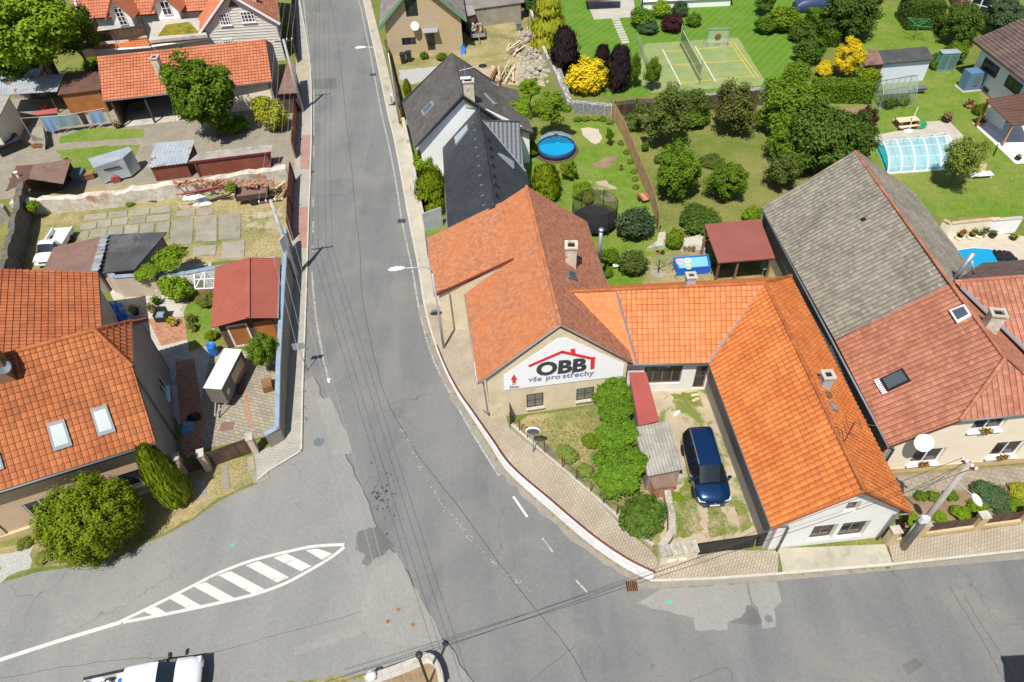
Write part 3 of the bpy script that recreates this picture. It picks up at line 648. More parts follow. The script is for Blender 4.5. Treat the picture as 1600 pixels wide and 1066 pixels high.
SL = [[(895, 215), (1010, 205), (1000, 340), (888, 346)], [(1025, 202), (1130, 195), (1130, 325), (1018, 332)], [(1145, 186), (1255, 180), (1252, 312), (1140, 318)], [(1160, 330), (1275, 321), (1272, 412), (1150, 420)], [(1005, 352), (1130, 346), (1122, 398), (1008, 404)],
      [(820, 228), (888, 222), (880, 288), (815, 292)], [(735, 238), (808, 232), (800, 278), (728, 285)], [(655, 245), (725, 238), (720, 282), (650, 288)], [(570, 255), (645, 248), (640, 288), (560, 292)], [(480, 268), (560, 260), (550, 296), (470, 304)], [(400, 280), (468, 272), (458, 306), (390, 312)],
      [(680, 205), (760, 196), (758, 228), (676, 238)], [(770, 195), (890, 182), (885, 214), (766, 227)], [(590, 212), (668, 206), (664, 236), (585, 246)], [(515, 222), (582, 214), (577, 248), (508, 256)], [(425, 236), (506, 226), (500, 258), (415, 268)],
      [(445, 190), (560, 178), (556, 208), (436, 220)], [(570, 176), (665, 165), (662, 196), (565, 206)], [(680, 163), (780, 152), (778, 186), (675, 196)], [(790, 150), (890, 140), (890, 172), (786, 184)], [(920, 170), (1020, 158), (1018, 192), (915, 198)], [(1030, 158), (1110, 150), (1110, 186), (1026, 192)]]
yard_sl = bpy.data.objects['slab_yard']
for q in SL: MB().prism([(p.x, p.y) for p in WS('B', q)], 0, .05 + rng.uniform(0, .02)).build('slab', 'slab_concrete', yard_sl)
# stepping stones on the mown lawn
for i in range(10):
    t = i / 9; x = 458 + t * 48; y = 100 + t * 115
    MB().prism([(p.x, p.y) for p in WS('E', [(x - 20, y - 4), (x + 20, y - 6), (x + 22, y + 3), (x - 17, y + 5)])], 0, .04).build('stepping_stone', 'concrete', bpy.data.objects['mown_garden'])

# ================================================================== BUILDINGS
import bmesh
V3 = lambda *a: Vector(a)
def on_plane(w, x, y, p0, n):
    a, b, s_ = ZW[w]; r = RM @ Vector((a + x * s_ - CX, b + y * s_ - CY, FPX)); c = Vector((0, 0, CAMH))
    t = (Vector(p0) - c).dot(n) / r.dot(n); return c + r * t
def plane_z(a, b, c, x, y):
    n = (b - a).cross(c - a); return a.z - (n.x * (x - a.x) + n.y * (y - a.y)) / n.z
TILE_MESH = {}
def tile_geom(w, h, style):
    k = {'wave': 6, 'flat': 1, 'groove': 3}[style]
    us = np.linspace(0, 1, k + 1); 
    if style == 'wave': zz = .032 * np.sin(us * math.pi) ** 1.5
    elif style == 'groove': zz = np.array([0, .018, .018, 0.0])
    else: zz = np.array([0, 0.0])
    lift = {'wave': .045, 'groove': .012, 'flat': .02}[style]; gw = {'wave': .91, 'groove': .89, 'flat': .97}[style]; gh = {'wave': .95, 'groove': .99, 'flat': 1.0}[style]
    v0 = np.stack([us * w * gw, us * 0, zz + lift - min(.028, lift + .004)], 1); v1 = np.stack([us * w * gw, us * 0, zz + lift], 1); v2 = np.stack([us * w * gw, us * 0 + h * gh, zz + .002], 1)
    vs = np.concatenate([v0, v1, v2]); m = k + 1; fs = []
    for i in range(k): fs += [(i, i + 1, m + i + 1, m + i), (m + i, m + i + 1, 2 * m + i + 1, 2 * m + i)]
    return vs, fs
def roof(parent, poly, mat, tile=(.3, .34, 'wave'), nobj=0, thick=.14, under='gutter', name='roof'):
    """sloping roof face: boarded slab with real tiles on it; poly[0]->poly[1] is the eave"""
    poly = [Vector(p) for p in poly]; n = newell(poly)
    if n.z < 0: n = -n; poly = [poly[1], poly[0]] + poly[:1:-1]
    cen = sum(poly, Vector((0, 0, 0))) / len(poly); poly = [p - n * (p - cen).dot(n) for p in poly]
    U = (poly[1] - poly[0]).normalized(); Vv = n.cross(U).normalized(); O = poly[0]
    slab = MB().plate([p - n * (.012 if tile else 0) for p in poly], thick).build(name, mat if tile is None else 'orange_gap_shade' if 'orange' in mat else 'dark_gap_shade' if mat[:2] in ('sl', 'st', 'wi', 'br') or 'grey' in mat else 'tile_gap_shade', parent)  # slab under tiles coloured dark to show as shadow lines
    if tile is None: return slab
    w, h, style = tile; vs, fs = tile_geom(w, h, style)
    p2 = [((p - O).dot(U), (p - O).dot(Vv)) for p in poly]
    if area2(p2) < 0: p2 = p2[::-1]
    edges = [(np.array(p2[i]), np.array(p2[(i + 1) % len(p2)])) for i in range(len(p2))]
    def sd2(q):
        return min(((b[0] - a[0]) * (q[1] - a[1]) - (b[1] - a[1]) * (q[0] - a[0])) / max(1e-6, np.hypot(*(b - a))) for a, b in edges)
    u0, u1 = min(p[0] for p in p2), max(p[0] for p in p2); v0, v1 = min(p[1] for p in p2), max(p[1] for p in p2)
    inner, rest = [], []; r = random.Random(len(poly) * 7 + int(abs(O.x * 10)))
    stag = style == 'flat'
    for j in range(int((v1 - v0) / h) + 1):
        for i in range(-1, int((u1 - u0) / w) + 2):
            a = u0 + i * w + (w / 2 if stag and j % 2 else 0); b = v0 + j * h
            ds = [sd2((a + x, b + y)) for x in (0, w) for y in (0, h * 1.1)]
            if min(ds) > .01: inner.append((a, b))
            elif max(ds) > 0 or sd2((a + w / 2, b + h / 2)) > 0: rest.append((a, b))
    if nobj:
        inner.sort(key=lambda q: dist(O + U * q[0] + Vv * q[1])); chosen, inner = inner[:nobj], inner[nobj:]
        key = (tile, mat)
        if key not in TILE_MESH:
            me = bpy.data.meshes.new('roof_tile'); me.from_pydata([tuple(q) for q in vs], [], fs); me.materials.append(M[mat]); TILE_MESH[key] = me
        off = ORG[parent.name]
        for a, b in chosen:
            o = bpy.data.objects.new('roof_tile', TILE_MESH[key]); o.parent = slab; COL.objects.link(o)
            p = O + U * a + Vv * b + n * (.002 + r.uniform(0, .006)) - off; t = r.uniform(-.012, .012)
            uu = (U + Vv * t).normalized(); vv = n.cross(uu)
            o.matrix_basis = Matrix(((uu.x, vv.x, n.x, p.x), (uu.y, vv.y, n.y, p.y), (uu.z, vv.z, n.z, p.z), (0, 0, 0, 1)))
    allv = []; allf = []; k = 0
    Un, Vn, Nn, On = np.array(U), np.array(Vv), np.array(n), np.array(O)
    for a, b in inner + rest:
        t = r.uniform(-.012, .012); L = vs.copy(); L[:, 1] += L[:, 0] * t; L[:, 2] += .002 + r.uniform(0, .006)
        q = On + np.outer(L[:, 0] + a, Un) + np.outer(L[:, 1] + b, Vn) + np.outer(L[:, 2], Nn)
        allv.append(q); allf += [tuple(x + k for x in f) for f in fs]; k += len(vs)
    if allv:
        me = bpy.data.meshes.new('roof_tiles'); off = np.array(ORG[parent.name])
        me.from_pydata([tuple(x) for x in (np.concatenate(allv) - off)], [], allf); me.materials.append(M[mat])
        bm = bmesh.new(); bm.from_mesh(me); ol = Vector(off)
        for i in range(len(poly)):
            a, b = poly[i] - ol, poly[(i + 1) % len(poly)] - ol; no = (b - a).cross(n)
            lip = .04 if i == 0 else .0
            bmesh.ops.bisect_plane(bm, geom=bm.verts[:] + bm.edges[:] + bm.faces[:], plane_co=a + no.normalized() * lip, plane_no=no, clear_outer=True)
        bm.to_mesh(me); bm.free()
        o = bpy.data.objects.new('roof_tiles', me); link(o, slab); tag(o, kind='stuff')
    return slab
def ridge(parent, a, b, mat, r=.1, name='ridge_tiles', step=.38, z=.02):
    a, b = Vector(a) + V3(0, 0, z), Vector(b) + V3(0, 0, z); L = (b - a).length; n = max(1, int(L / step)); mb = MB()
    for i in range(n):
        p, q = a.lerp(b, i / n), a.lerp(b, min(1, (i + 1.12) / n)); mb.tube([p, q], [r * 1.12, r * .92], 8)
    return mb.build(name, mat, parent)
def gutter(parent, a, b, mat='gutter', r=.065):
    return MB().tube([Vector(a) - V3(0, 0, .06), Vector(b) - V3(0, 0, .06)], r, 8).build('gutter', mat, parent, True)
def pipe(parent, pts, r=.05, mat='gutter', name='downpipe'): return MB().tube(pts, r, 8).build(name, mat, parent, True)
def frame_pane(parent, o, d, nrm, s0, z0, s1, z1, fmat='white_metal', gmat='glass', bars=(1, 0), fw=.07, inset=0.0, sill=None, label=None):
    """window in an upright wall: o base point, d along, nrm outward"""
    o = Vector(o); P_ = lambda s_, z_, e: o + d * s_ + V3(0, 0, z_) + nrm * e
    def slab(mb, a0, b0, a1, b1, e0, e1): mb.hexa([P_(a0, b0, e0), P_(a1, b0, e0), P_(a1, b0, e1), P_(a0, b0, e1)], [P_(a0, b1, e0), P_(a1, b1, e0), P_(a1, b1, e1), P_(a0, b1, e1)])
    mb = MB(); e0, e1 = .012 - inset, .06 - inset
    slab(mb, s0, z0, s1, z0 + fw, e0, e1); slab(mb, s0, z1 - fw, s1, z1, e0, e1); slab(mb, s0, z0 + fw, s0 + fw, z1 - fw, e0, e1); slab(mb, s1 - fw, z0 + fw, s1, z1 - fw, e0, e1)
    for i in range(bars[0]): c = s0 + (s1 - s0) * (i + 1) / (bars[0] + 1); slab(mb, c - fw * .45, z0 + fw, c + fw * .45, z1 - fw, e0, e1 - .008)
    for i in range(bars[1]): c = z0 + (z1 - z0) * (i + 1) / (bars[1] + 1); slab(mb, s0 + fw, c - fw * .3, s1 - fw, c + fw * .3, e0, e1 - .014)
    w = mb.build('window', fmat, parent, label=label)
    mb = MB(); slab(mb, s0 + fw * .8, z0 + fw * .8, s1 - fw * .8, z1 - fw * .8, e0 - .006, e0 + .02); mb.build('pane', gmat, w)
    if sill:
        mb = MB(); slab(mb, s0 - .06, z0 - .05, s1 + .06, z0 - .004, .004 - inset, .16); mb.build('sill', sill, w)
    return w
def wall(parent, p, q, z0, tops, mat, holes=(), depth=.18, name='wall'):
    """upright wall, outside on the right of p->q; tops is a height or a profile [(s, z)...]; holes (s0, z0, s1, z1)"""
    p = V3(p[0], p[1], 0); q = V3(q[0], q[1], 0); d = (q - p).normalized(); L = (q - p).length; nr = V3(d.y, -d.x, 0)
    if not isinstance(tops, (list, tuple)): tops = [(0, tops), (L, tops)]
    outer = [(0, z0), (L, z0)] + [(a if a is not None else L, b) for a, b in tops[::-1]]
    loops = [[V3(a, b, 0) for a, b in outer]] + [[V3(h[0], h[1], 0), V3(h[0], h[3], 0), V3(h[2], h[3], 0), V3(h[2], h[1], 0)] for h in holes]
    flatl = [v for lo in loops for v in lo]; tris = tessellate_polygon(loops)
    T = lambda v, e=0: p + d * v.x + V3(0, 0, v.y) + nr * e
    mb = MB(); fs = []
    for t in tris:
        a, b, c = [flatl[i] for i in t]
        fs.append(t if (b - a).cross(c - a).z > 0 else t[::-1])
    mb.add([T(v) for v in flatl], fs)
    ob = loops[0]; k = len(ob)
    mb.add([T(v) for v in ob] + [T(v, -.2) for v in ob], [(k + i, k + (i + 1) % k, (i + 1) % k, i) for i in range(k)] + [tuple(range(2 * k - 1, k - 1, -1))] if not holes else [(k + i, k + (i + 1) % k, (i + 1) % k, i) for i in range(k)])
    for h in loops[1:]: mb.add([T(v) for v in h] + [T(v, -depth) for v in h], [(i, (i + 1) % 4, 4 + (i + 1) % 4, 4 + i) for i in range(4)])
    return mb.build(name, mat, parent), p, d, nr, L
def sz(w, x, y, p, d, nr):      # picture point -> (along, height) on an upright wall
    q = on_plane(w, x, y, p, nr); return (q - p).dot(d), q.z
def skylight(parent, w, quad, plane, mat='blind_pane', fmat='frame_grey', name='skylight', fw=.14, t=.1):
    a, b, c = plane; n = (b - a).cross(c - a).normalized(); n = n if n.z > 0 else -n
    P4 = [on_plane(w, x, y, a + n * .06, n) for x, y in quad]; C_ = sum(P4, V3(0, 0, 0)) / 4
    if newell(P4).dot(n) < 0: P4 = P4[::-1]
    f = MB().plate([p + n * t for p in P4], t + .05).build(name, fmat, parent)
    In = [C_ + (p - C_) * (1 - 2 * fw) + n * (t + .012) for p in P4]
    MB().plate(In, .03).build('pane', mat, f); return f
def chimney(parent, base, w, d, h, mat, capmat='concrete', rz=0, sink=.8):
    b = Vector(base); c = MB().box((b.x, b.y, b.z + (h - sink) / 2), (w, d, h + sink), rz).build('chimney', mat, parent)
    mb = MB(); top = b.z + h
    for sx, sy, lx, ly in ((0, -1, w + .12, .16), (0, 1, w + .12, .16), (-1, 0, .16, d - .2), (1, 0, .16, d - .2)):
        ox, oy = sx * (w / 2 - .02), sy * (d / 2 - .02)
        mb.box((b.x + ox * math.cos(rz) - oy * math.sin(rz), b.y + ox * math.sin(rz) + oy * math.cos(rz), top + .05), (lx, ly, .1), rz)
    mb.build('chimney_cap', capmat, c); MB().box((b.x, b.y, top + .01), (w * .62, d * .62, .03), rz).build('flue', 'black', c)
    return c
def house6(t, LF, RF, TF, LB, RB, TB, rmat, wmat, tile, inset=.35, nobj=0, front=None, ridge_mat=None, gut=True, rmat2=None):
    LF, RF, TF, LB, RB, TB = [Vector(p) for p in (LF, RF, TF, LB, RB, TB)]
    roof(t, [LB, LF, TF, TB], rmat, tile, nobj); roof(t, [RF, RB, TB, TF], rmat2 or rmat, tile)
    ridge(t, TF, TB, ridge_mat or rmat)
    if gut: gutter(t, LB, LF); gutter(t, RB, RF)
    ux = (RF - LF).normalized(); uy = (LB - LF).normalized(); i_ = inset
    a, b, c, d = LF + ux * i_ + uy * i_ * .7, RF - ux * i_ + (RB - RF).normalized() * i_ * .7, RB - ux * i_ - uy * i_ * .7, LB + ux * i_ - uy * i_ * .7
    L = (b.xy - a.xy).length; ze = LF.z - .05 + i_ * .5; zr = RF.z - .05 + i_ * .5
    ts = ((TF - a).xy.dot((b - a).xy)) / L
    prof_ = [(0, ze), (ts, TF.z - .22), (L, zr)]
    holes = []
    r_ = wall(t, a, b, 0, prof_, wmat, front(a, b) if front else ())
    wall(t, b, c, 0, zr, wmat); wall(t, c, d, 0, [(0, zr), (L - ts, TB.z - .22), (L, ze)], wmat); wall(t, d, a, 0, ze, wmat)
    return r_
TW = (.3, .34, 'wave'); TG = (.31, .2, 'groove'); TB_ = (.19, .17, 'flat'); TS = (.3, .3, 'flat')

# ---- old house with the banner
oh = thing('old_house', 'old cream house with lichened red tile roof and advertising banner on its gable', 'house', (2, 31, 0))
E1, Rf, Rb = V3(-2.03, 25.28, 3.6), V3(2.6, 26.0, 7.1), V3(1.44, 38.85, 7.1)
pz = lambda x, y: plane_z(E1, Rf, Rb, x, y)
E2 = V3(-2.8, 32.7, 0); E2.z = pz(E2.x, E2.y); S_ = V3(.33, 33.05, 0); S_.z = pz(S_.x, S_.y); K_ = V3(-.3, 38.95, 0); K_.z = pz(K_.x, K_.y)
Rm = Rf.lerp(Rb, .545); Fr, Bk = V3(6.72, 26.3, 3.6), V3(5.57, 39.43, 3.6); L1, L2 = V3(-4.73, 32.85, 3.4), V3(-5.52, 38.7, 3.4)
roof(oh, [E2, E1, Rf, Rm, S_], 'tile_old', TB_); roof(oh, [K_, S_, Rm, Rb], 'tile_old', TB_); roof(oh, [L2, L1, S_ + V3(0, 0, .01), K_ + V3(0, 0, .01)], 'tile_old', TB_)
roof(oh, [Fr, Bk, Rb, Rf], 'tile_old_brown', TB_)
ridge(oh, Rf, Rb, 'tile_old', .11)
for a, b in ((E2, E1), (L2, L1), (Fr, Bk)): gutter(oh, a, b, 'zinc')
w0, w1, w2, w3, w4, w5 = (-1.5, 25.5), (6.5, 26.45), (5.4, 39.1), (-5.15, 38.5), (-4.45, 33.0), (-2.15, 32.95)
Lf = math.hypot(8, .95)
fp = V3(*w0, 0); fd = (V3(*w1, 0) - fp).normalized(); fn = V3(fd.y, -fd.x, 0)
hs = []
for a, b in (((512, 945), (587, 1008)), ((732, 920), (805, 975))):
    s0, z1 = sz('H', a[0], a[1], fp, fd, fn); s1, z0 = sz('H', b[0], b[1], fp, fd, fn); hs.append((s0, max(.5, z0), s1, z1))
wall(oh, w0, w1, 0, [(0, 3.75), (4.1, 6.85), (Lf, 3.75)], 'cream_plaster', hs, .12)
for h in hs: frame_pane(oh, fp, fd, fn, *h, fmat='dark_timber', gmat='curtain', bars=(1, 1), inset=.1, fw=.06, sill='concrete')
wall(oh, w1, w2, 0, 3.7, 'cream_plaster'); wall(oh, w2, w3, 0, [(0, 3.4), (3.95, 6.6), (5.7, 5.1), (10.5, 3.1)], 'cream_plaster'); wall(oh, w3, w4, 0, 3.5, 'cream_plaster')
wall(oh, w4, w5, 0, [(0, 3.45), (2.3, 4.45)], 'cream_plaster'); wall(oh, w5, w0, 0, 3.75, 'cream_plaster')
MB().add([V3(-2.15, 32.95, 3.4), V3(.3, 33.2, 3.4), S_ - V3(0, 0, .05), V3(-2.2, 32.95, 4.45)], [(0, 1, 2, 3)]).build('step_wall', 'cream_plaster', oh)
MB().beam(E1 + V3(.1, 0, .02), Rf + V3(0, -.02, .03), .1, .05).build('verge_trim', 'zinc', oh)
MB().beam(Rf + V3(0, -.02, .03), Fr + V3(-.1, 0, .03), .1, .05).build('verge_trim', 'zinc', oh)
MB().beam(L1 + V3(0, -.03, .04), S_ + V3(0, -.05, .05), .12, .08).build('verge_trim', 'rail_red', oh)
pr = (Fr, Bk, Rb); nR = newell([Fr, Bk, Rb, Rf])
chimney(oh, on_plane('H', 706, 368, Fr, nR), .66, .66, 1.35, 'chimney_plaster', 'chimney_plaster', R_(-5))
skylight(oh, 'H', [(690, 402), (724, 412), (732, 445), (697, 434)], pr, 'sky_glass', 'gutter')
p_ = on_plane('H', 832, 330, Bk, newell([Bk, Rb, Rf])); MB().tube([p_ - V3(0, 0, .6), p_ + V3(0, 0, 1.9)], .13, 12).tube([p_ + V3(0, 0, 1.95), p_ + V3(0, 0, 2.1)], .17, 12).build('flue_pipe', 'zinc', oh, True)
pipe(oh, [E1 + V3(0, .15, -.1), V3(-1.72, 25.6, 3.2), V3(-1.62, 25.55, .35), V3(-1.9, 26, .2)], .05, 'zinc')
MB().box((-2.15, 30.5, 1.6), (.06, .55, .6), R_(5)).build('meter_box', 'white_metal', oh)
for x, y in ((552, 1015), (770, 990)):
    s0, z0 = sz('H', x, y, fp, fd, fn); MB().box(fp + fd * s0 + fn * .01 + V3(0, 0, max(z0, .25)), (.18, .06, .18), .118).build('vent', 'zinc', oh)
# ---- banner
bt = thing('banner', 'white roof-shaped advertising banner with red roof logo on the cream gable', 'banner', fp + fd * 4 + V3(0, 0, 3))
bpts = [on_plane('H', x, y, fp + fn * .05, fn) for x, y in ((415, 926), (935, 863), (940, 810), (690, 697), (650, 700), (413, 862))]
MB().plate(bpts, .03, up=1).build('cloth', 'banner_white', bt)
def text_mesh(body, w, left, right, parent, mat, name, bold=.0, aspect=None, spacing=1.0):
    cu = bpy.data.curves.new(name, 'FONT'); cu.body = body; cu.size = 1; cu.offset = bold; cu.extrude = .004; cu.space_character = spacing; cu.resolution_u = 3
    ob = bpy.data.objects.new(name, cu); COL.objects.link(ob); bpy.context.view_layer.update()
    me = bpy.data.meshes.new_from_object(ob.evaluated_get(bpy.context.evaluated_depsgraph_get())); bpy.data.objects.remove(ob); bpy.data.curves.remove(cu)
    xs = [v.co.x for v in me.vertices]; ys = [v.co.y for v in me.vertices]; x0, x1 = min(xs), max(xs); hh = max(ys)
    A = on_plane('H', *left, fp + fn * .062, fn); B = on_plane('H', *right, fp + fn * .062, fn); dx = (B - A).length / (x1 - x0); ax = (B - A).normalized(); upv = ax.cross(fn) * -1
    upv = fn.cross(ax); upv = upv if upv.z > 0 else -upv; dy = (aspect or 1) * dx; off = ORG[parent.name]
    for v in me.vertices:
        q = A + ax * ((v.co.x - x0) * dx) + upv * (v.co.y * dy) + fn * (v.co.z) - off; v.co = q
    me.materials.clear(); me.materials.append(M[mat]); o = bpy.data.objects.new(name, me); link(o, parent); ORG[o.name] = off
    return o
text_mesh('OBB', 'H', (553, 862), (774, 838), bt, 'banner_black', 'lettering', .045, 1.0)
for wd_, a_, b_ in (('vše', (519, 888), (578, 884)), ('pro', (598, 880), (660, 874)), ('střechy', (670, 873), (808, 858))): text_mesh(wd_, 'H', a_, b_, bt, 'banner_blue', 'lettering', .02, 1.0, 1.05)
text_mesh('3km', 'H', (437, 918), (480, 914), bt, 'banner_blue', 'lettering', .03, 1.0, 1.05)
def on_banner(pts, e=.06): return [on_plane('H', x, y, fp + fn * e, fn) for x, y in pts]
def band(pts, w, name, e=.06):
    P_ = on_banner(pts, e); mb = MB()
    for a, b in zip(P_[:-1], P_[1:]): mb.beam(a, b, .012, w, fn.cross(b - a))
    return mb
mb = MB(); PL = on_banner([(522, 820), (668, 757), (812, 789)], .062)
def strip3(mb, a, b, w):
    ax = (b - a).normalized(); sd_ = ax.cross(fn).normalized() * (w / 2); mb.hexa([a - sd_, b - sd_, b + sd_, a + sd_], [a - sd_ + fn * .01, b - sd_ + fn * .01, b + sd_ + fn * .01, a + sd_ + fn * .01])
strip3(mb, PL[0], PL[1] + (PL[1] - PL[0]).normalized() * .06, .2); strip3(mb, PL[1], PL[2], .2)
q = on_banner([(803, 780), (801, 832)], .064); strip3(mb, q[0], q[1], .24); q = on_banner([(717, 768), (715, 744)], .0645); strip3(mb, q[0], q[1], .26)
mb.build('roof_logo', 'banner_red', bt)
mb = MB(); a = on_banner([(443, 880), (457, 855), (472, 878)], .062); mb.add(a + [p + fn * .01 for p in a], [(3, 4, 5), (0, 1, 4, 3), (1, 2, 5, 4), (2, 0, 3, 5)] )
q = on_banner([(458, 876), (458, 893)], .0625); strip3(mb, q[0], q[1], .2); q = on_banner([(449, 899), (467, 897)], .0625); strip3(mb, q[0], q[1], .05)
mb.build('arrow', 'banner_red', bt)

# ---- bright orange L-shaped house
ob_ = thing('orange_roof_house', 'white house with bright orange L-shaped tile roof beside the blue car', 'house', (15, 23, 0))
aF, aI, aR, aT, aB, aX = V3(11.78, 15.96, 3), V3(11.19, 26.46, 3), V3(18.5, 16.42, 3), V3(15.15, 15.95, 6), V3(18.06, 33.43, 3), V3(14.64, 29.64, 6)
bL, bT = V3(5.6, 26.6, 3), V3(3.2, 29.75, 6)
bL.z = plane_z(aI, aX, aX + V3(-1, .01, 0), bL.x, bL.y)
roof(ob_, [aI, aF, aT, aX], 'tile_orange', TW, 210); roof(ob_, [aR, aB, aX, aT], 'tile_orange', TW)
xs = 7.1      # newer tiles stop here, paler ones carry on to the old house
f = lambda a, b, x: a.lerp(b, (x - a.x) / (b.x - a.x))
bLm, bTm = f(bL, aI, xs), f(bT, aX, xs - 1.0)
roof(ob_, [bLm, aI, aX, bTm], 'tile_orange_pale', TW, 90); roof(ob_, [bL, bLm, bTm, bT], 'tile_orange_pale', (.3, .3, 'flat'))
roof(ob_, [V3(18.06, 33.43, 3), V3(4, 33.2, 3), bT, aX], 'tile_orange', TW)
for a, b in ((aT, aX), (bT, aX), (aB, aX)): ridge(ob_, a, b, 'tile_left', .11)
MB().beam(aI + V3(0, 0, .06), aX + V3(0, 0, .06), .22, .03).build('valley', 'gutter', ob_)
MB().beam(bLm + V3(0, 0, .07), bTm + V3(0, 0, .07), .12, .04).build('flashing', 'gutter', ob_)
for a, b in ((aF, aI), (bL, aI), (aR, aB)): gutter(ob_, a, b)
g0, g1, g2, g3, g4 = (12.15, 16.35), (18.2, 16.75), (17.75, 33.1), (11.55, 26.9), (6.55, 27.0)
Lg = math.hypot(6.05, .4); gt = [(0, 3.2), (3.03, 5.85), (Lg, 3.2)]
gp = V3(*g0, 0); gd = (V3(*g1, 0) - gp).normalized(); gn = V3(gd.y, -gd.x, 0)
gh = []
for a, b in (((250, 660), (372, 716)), ((385, 645), (515, 704)), ((418, 548), (478, 590))):
    s0, z1 = sz('L', a[0] + 25, a[1], gp, gd, gn); s1, z0 = sz('L', b[0] - 25, b[1], gp, gd, gn); gh.append((s0, z0, s1, z1))
gh[2] = (gh[2][0] - .12, gh[2][1], gh[2][2] + .15, gh[2][3])
wall(ob_, g0, g1, 0, gt, 'white_plaster', gh, .28)
for i, h in enumerate(gh): frame_pane(ob_, gp, gd, gn, *h, fmat='timber', bars=(1 if i < 2 else 0, 0), inset=.24)
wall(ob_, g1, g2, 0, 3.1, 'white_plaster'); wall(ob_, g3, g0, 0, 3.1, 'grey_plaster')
bp = V3(*g4, 0); bd = (V3(*g3, 0) - bp).normalized(); bn = V3(bd.y, -bd.x, 0)
h1 = (1.15, .7, 3.4, 2.3); h2 = (4.2, .15, 4.9, 2.2); wall(ob_, g4, g3, 0, 3.15, 'white_plaster', [h1, h2], .2)
frame_pane(ob_, bp, bd, bn, *h1, fmat='timber', bars=(3, 0), inset=.15); frame_pane(ob_, bp, bd, bn, *h2, fmat='timber', bars=(0, 1), inset=.15)
nO = newell([aR, aB, aX]); chimney(ob_, on_plane('J', 858, 452, aR, nO if nO.z > 0 else -nO), .52, .52, .85, 'chimney_grey', 'concrete', R_(2))
nB = newell([bL, aI, aX]); chimney(ob_, on_plane('J', 393, 104, bT + V3(0, 0, -.15), V3(0, .2, 1)), .5, .45, .75, 'chimney_grey', 'concrete', 0)
skylight(ob_, 'J', [(872, 508), (892, 512), (908, 545), (888, 535)], (aR, aB, aX), 'eternit', 'gutter')
skylight(ob_, 'J', [(862, 472), (880, 476), (886, 496), (868, 492)], (aR, aB, aX), 'timber', 'timber')
q = on_plane('J', 930, 645, aT, V3(0, 0, 1)); 
MB().tube([q, q + V3(0, 0, 1.5)], .03, 6).tube([q + V3(-.5, .1, 1.45), q + V3(.9, -.2, 1.45)], .015, 5).tube([q + V3(.2, -.35, 1.45), q + V3(.3, .3, 1.45)], .015, 5).tube([q + V3(.5, -.4, 1.45), q + V3(.6, .2, 1.45)], .015, 5).tube([q + V3(-.35, -.3, 1.1), q + V3(-.25, .4, 1.1)], .012, 5).tube([q + V3(-.35, -.3, 1.45), q + V3(-.25, .4, 1.45)], .012, 5).build('aerial', 'rail_red', ob_)
pipe(ob_, [aF + V3(.1, .1, -.1), V3(12.6, 16.1, 2.85), V3(12.75, 16.2, 2.5), V3(12.75, 16.2, .15)], .05); pipe(ob_, [aR + V3(0, 0, -.1), V3(18.0, 16.55, 2.6), V3(17.95, 16.55, .15)], .05)
MB().beam(aF + V3(0, -.02, .02), aT + V3(0, -.02, .02), .06, .1).build('verge_trim', 'tile_left', ob_)
MB().beam(aR + V3(0, -.02, .02), aT + V3(0, -.02, .02), .06, .1).build('verge_trim', 'tile_left', ob_)

# ---- long house with grey and red tiles on the right
rh = thing('long_house', 'long house half grey half red tiled with flower boxes under its windows', 'house', (22, 30, 0))
rA, rB = W('K', 25, 235, 3), V3(19.0, 20.15, 3); k_ = .725
rTf, rTm, rTb = V3(24.3, 22.44, 6.8), V3(24.4, 28.07, 6.8), V3(23.95, 41.5, 6.8)
hA, hB = V3(21.76, 20.15, 5), V3(26.9, 20.45, 5)
m0 = rA.lerp(rB, .62); m0 = W('K', 310, 748, 3); m1 = rTm
roof(rh, [rA, m0, m1, rTb], 'tile_grey', TG, 150)
hx = hA - (hA - rB) * .0
roof(rh, [m0, rB, hA, rTf, m1], 'tile_red', TG, 150)
roof(rh, [hA, hB, rTf], 'tile_red', TG)
yb = lambda x: 6.8 - k_ * (x - 24.35)
rC, rD = V3(29.9, 42.0, 2.8), V3(29.6, 28.4, 2.8)
roof(rh, [rD, rC, rTb, rTm], 'tile_grey', TG); roof(rh, [hB, V3(30.0, 24, 2.8), rD, rTm, rTf], 'tile_red', TG)
# cross wing to the right
cw0, cw1 = V3(24.4, 28.07, 6.85), V3(38, 28.6, 6.85)
roof(rh, [V3(29.4, 22.3, 3.5), V3(38, 22.9, 3.5), cw1, cw0], 'tile_red', TG); roof(rh, [V3(38, 33.5, 3.5), V3(30, 33.2, 3.5), cw0, cw1], 'brown_roof', TG)
ridge(rh, rTf, rTb, 'tile_red', .085); ridge(rh, cw0, cw1, 'tile_red', .11); ridge(rh, hA, rTf, 'tile_red', .1); 
va = on_plane('V', 365, 560, rTm, V3(0, 0, 1)); MB().beam(cw0 + V3(.3, -.3, -.1), V3(29.3, 22.6, 3.65), .3, .05).build('flashing', 'zinc', rh)
gutter(rh, rA, rB); gutter(rh, hA, hB)
fw0, fw1 = V3(19.35, 20.42, 0), V3(33, 20.9, 0)
fdr = (fw1 - fw0).normalized(); fnr = V3(fdr.y, -fdr.x, 0)
fh = []
for a, b in (((720, 306), (870, 372)), ((1015, 140), (1165, 218)), ((1095, 272), (1230, 340))):
    s0, z1 = sz('L', a[0] + 28, a[1], fw0, fdr, fnr); s1, z0 = sz('L', b[0] - 30, b[1] - 8, fw0, fdr, fnr); fh.append((s0, z0, s1, z1))
fh.append((fh[1][0] + 4.2, fh[1][1], fh[1][2] + 4.2, fh[1][3])); fh.append((fh[2][0] + 4.2, fh[2][1], fh[2][2] + 4.2, fh[2][3]))
Lw = (fw1 - fw0).length
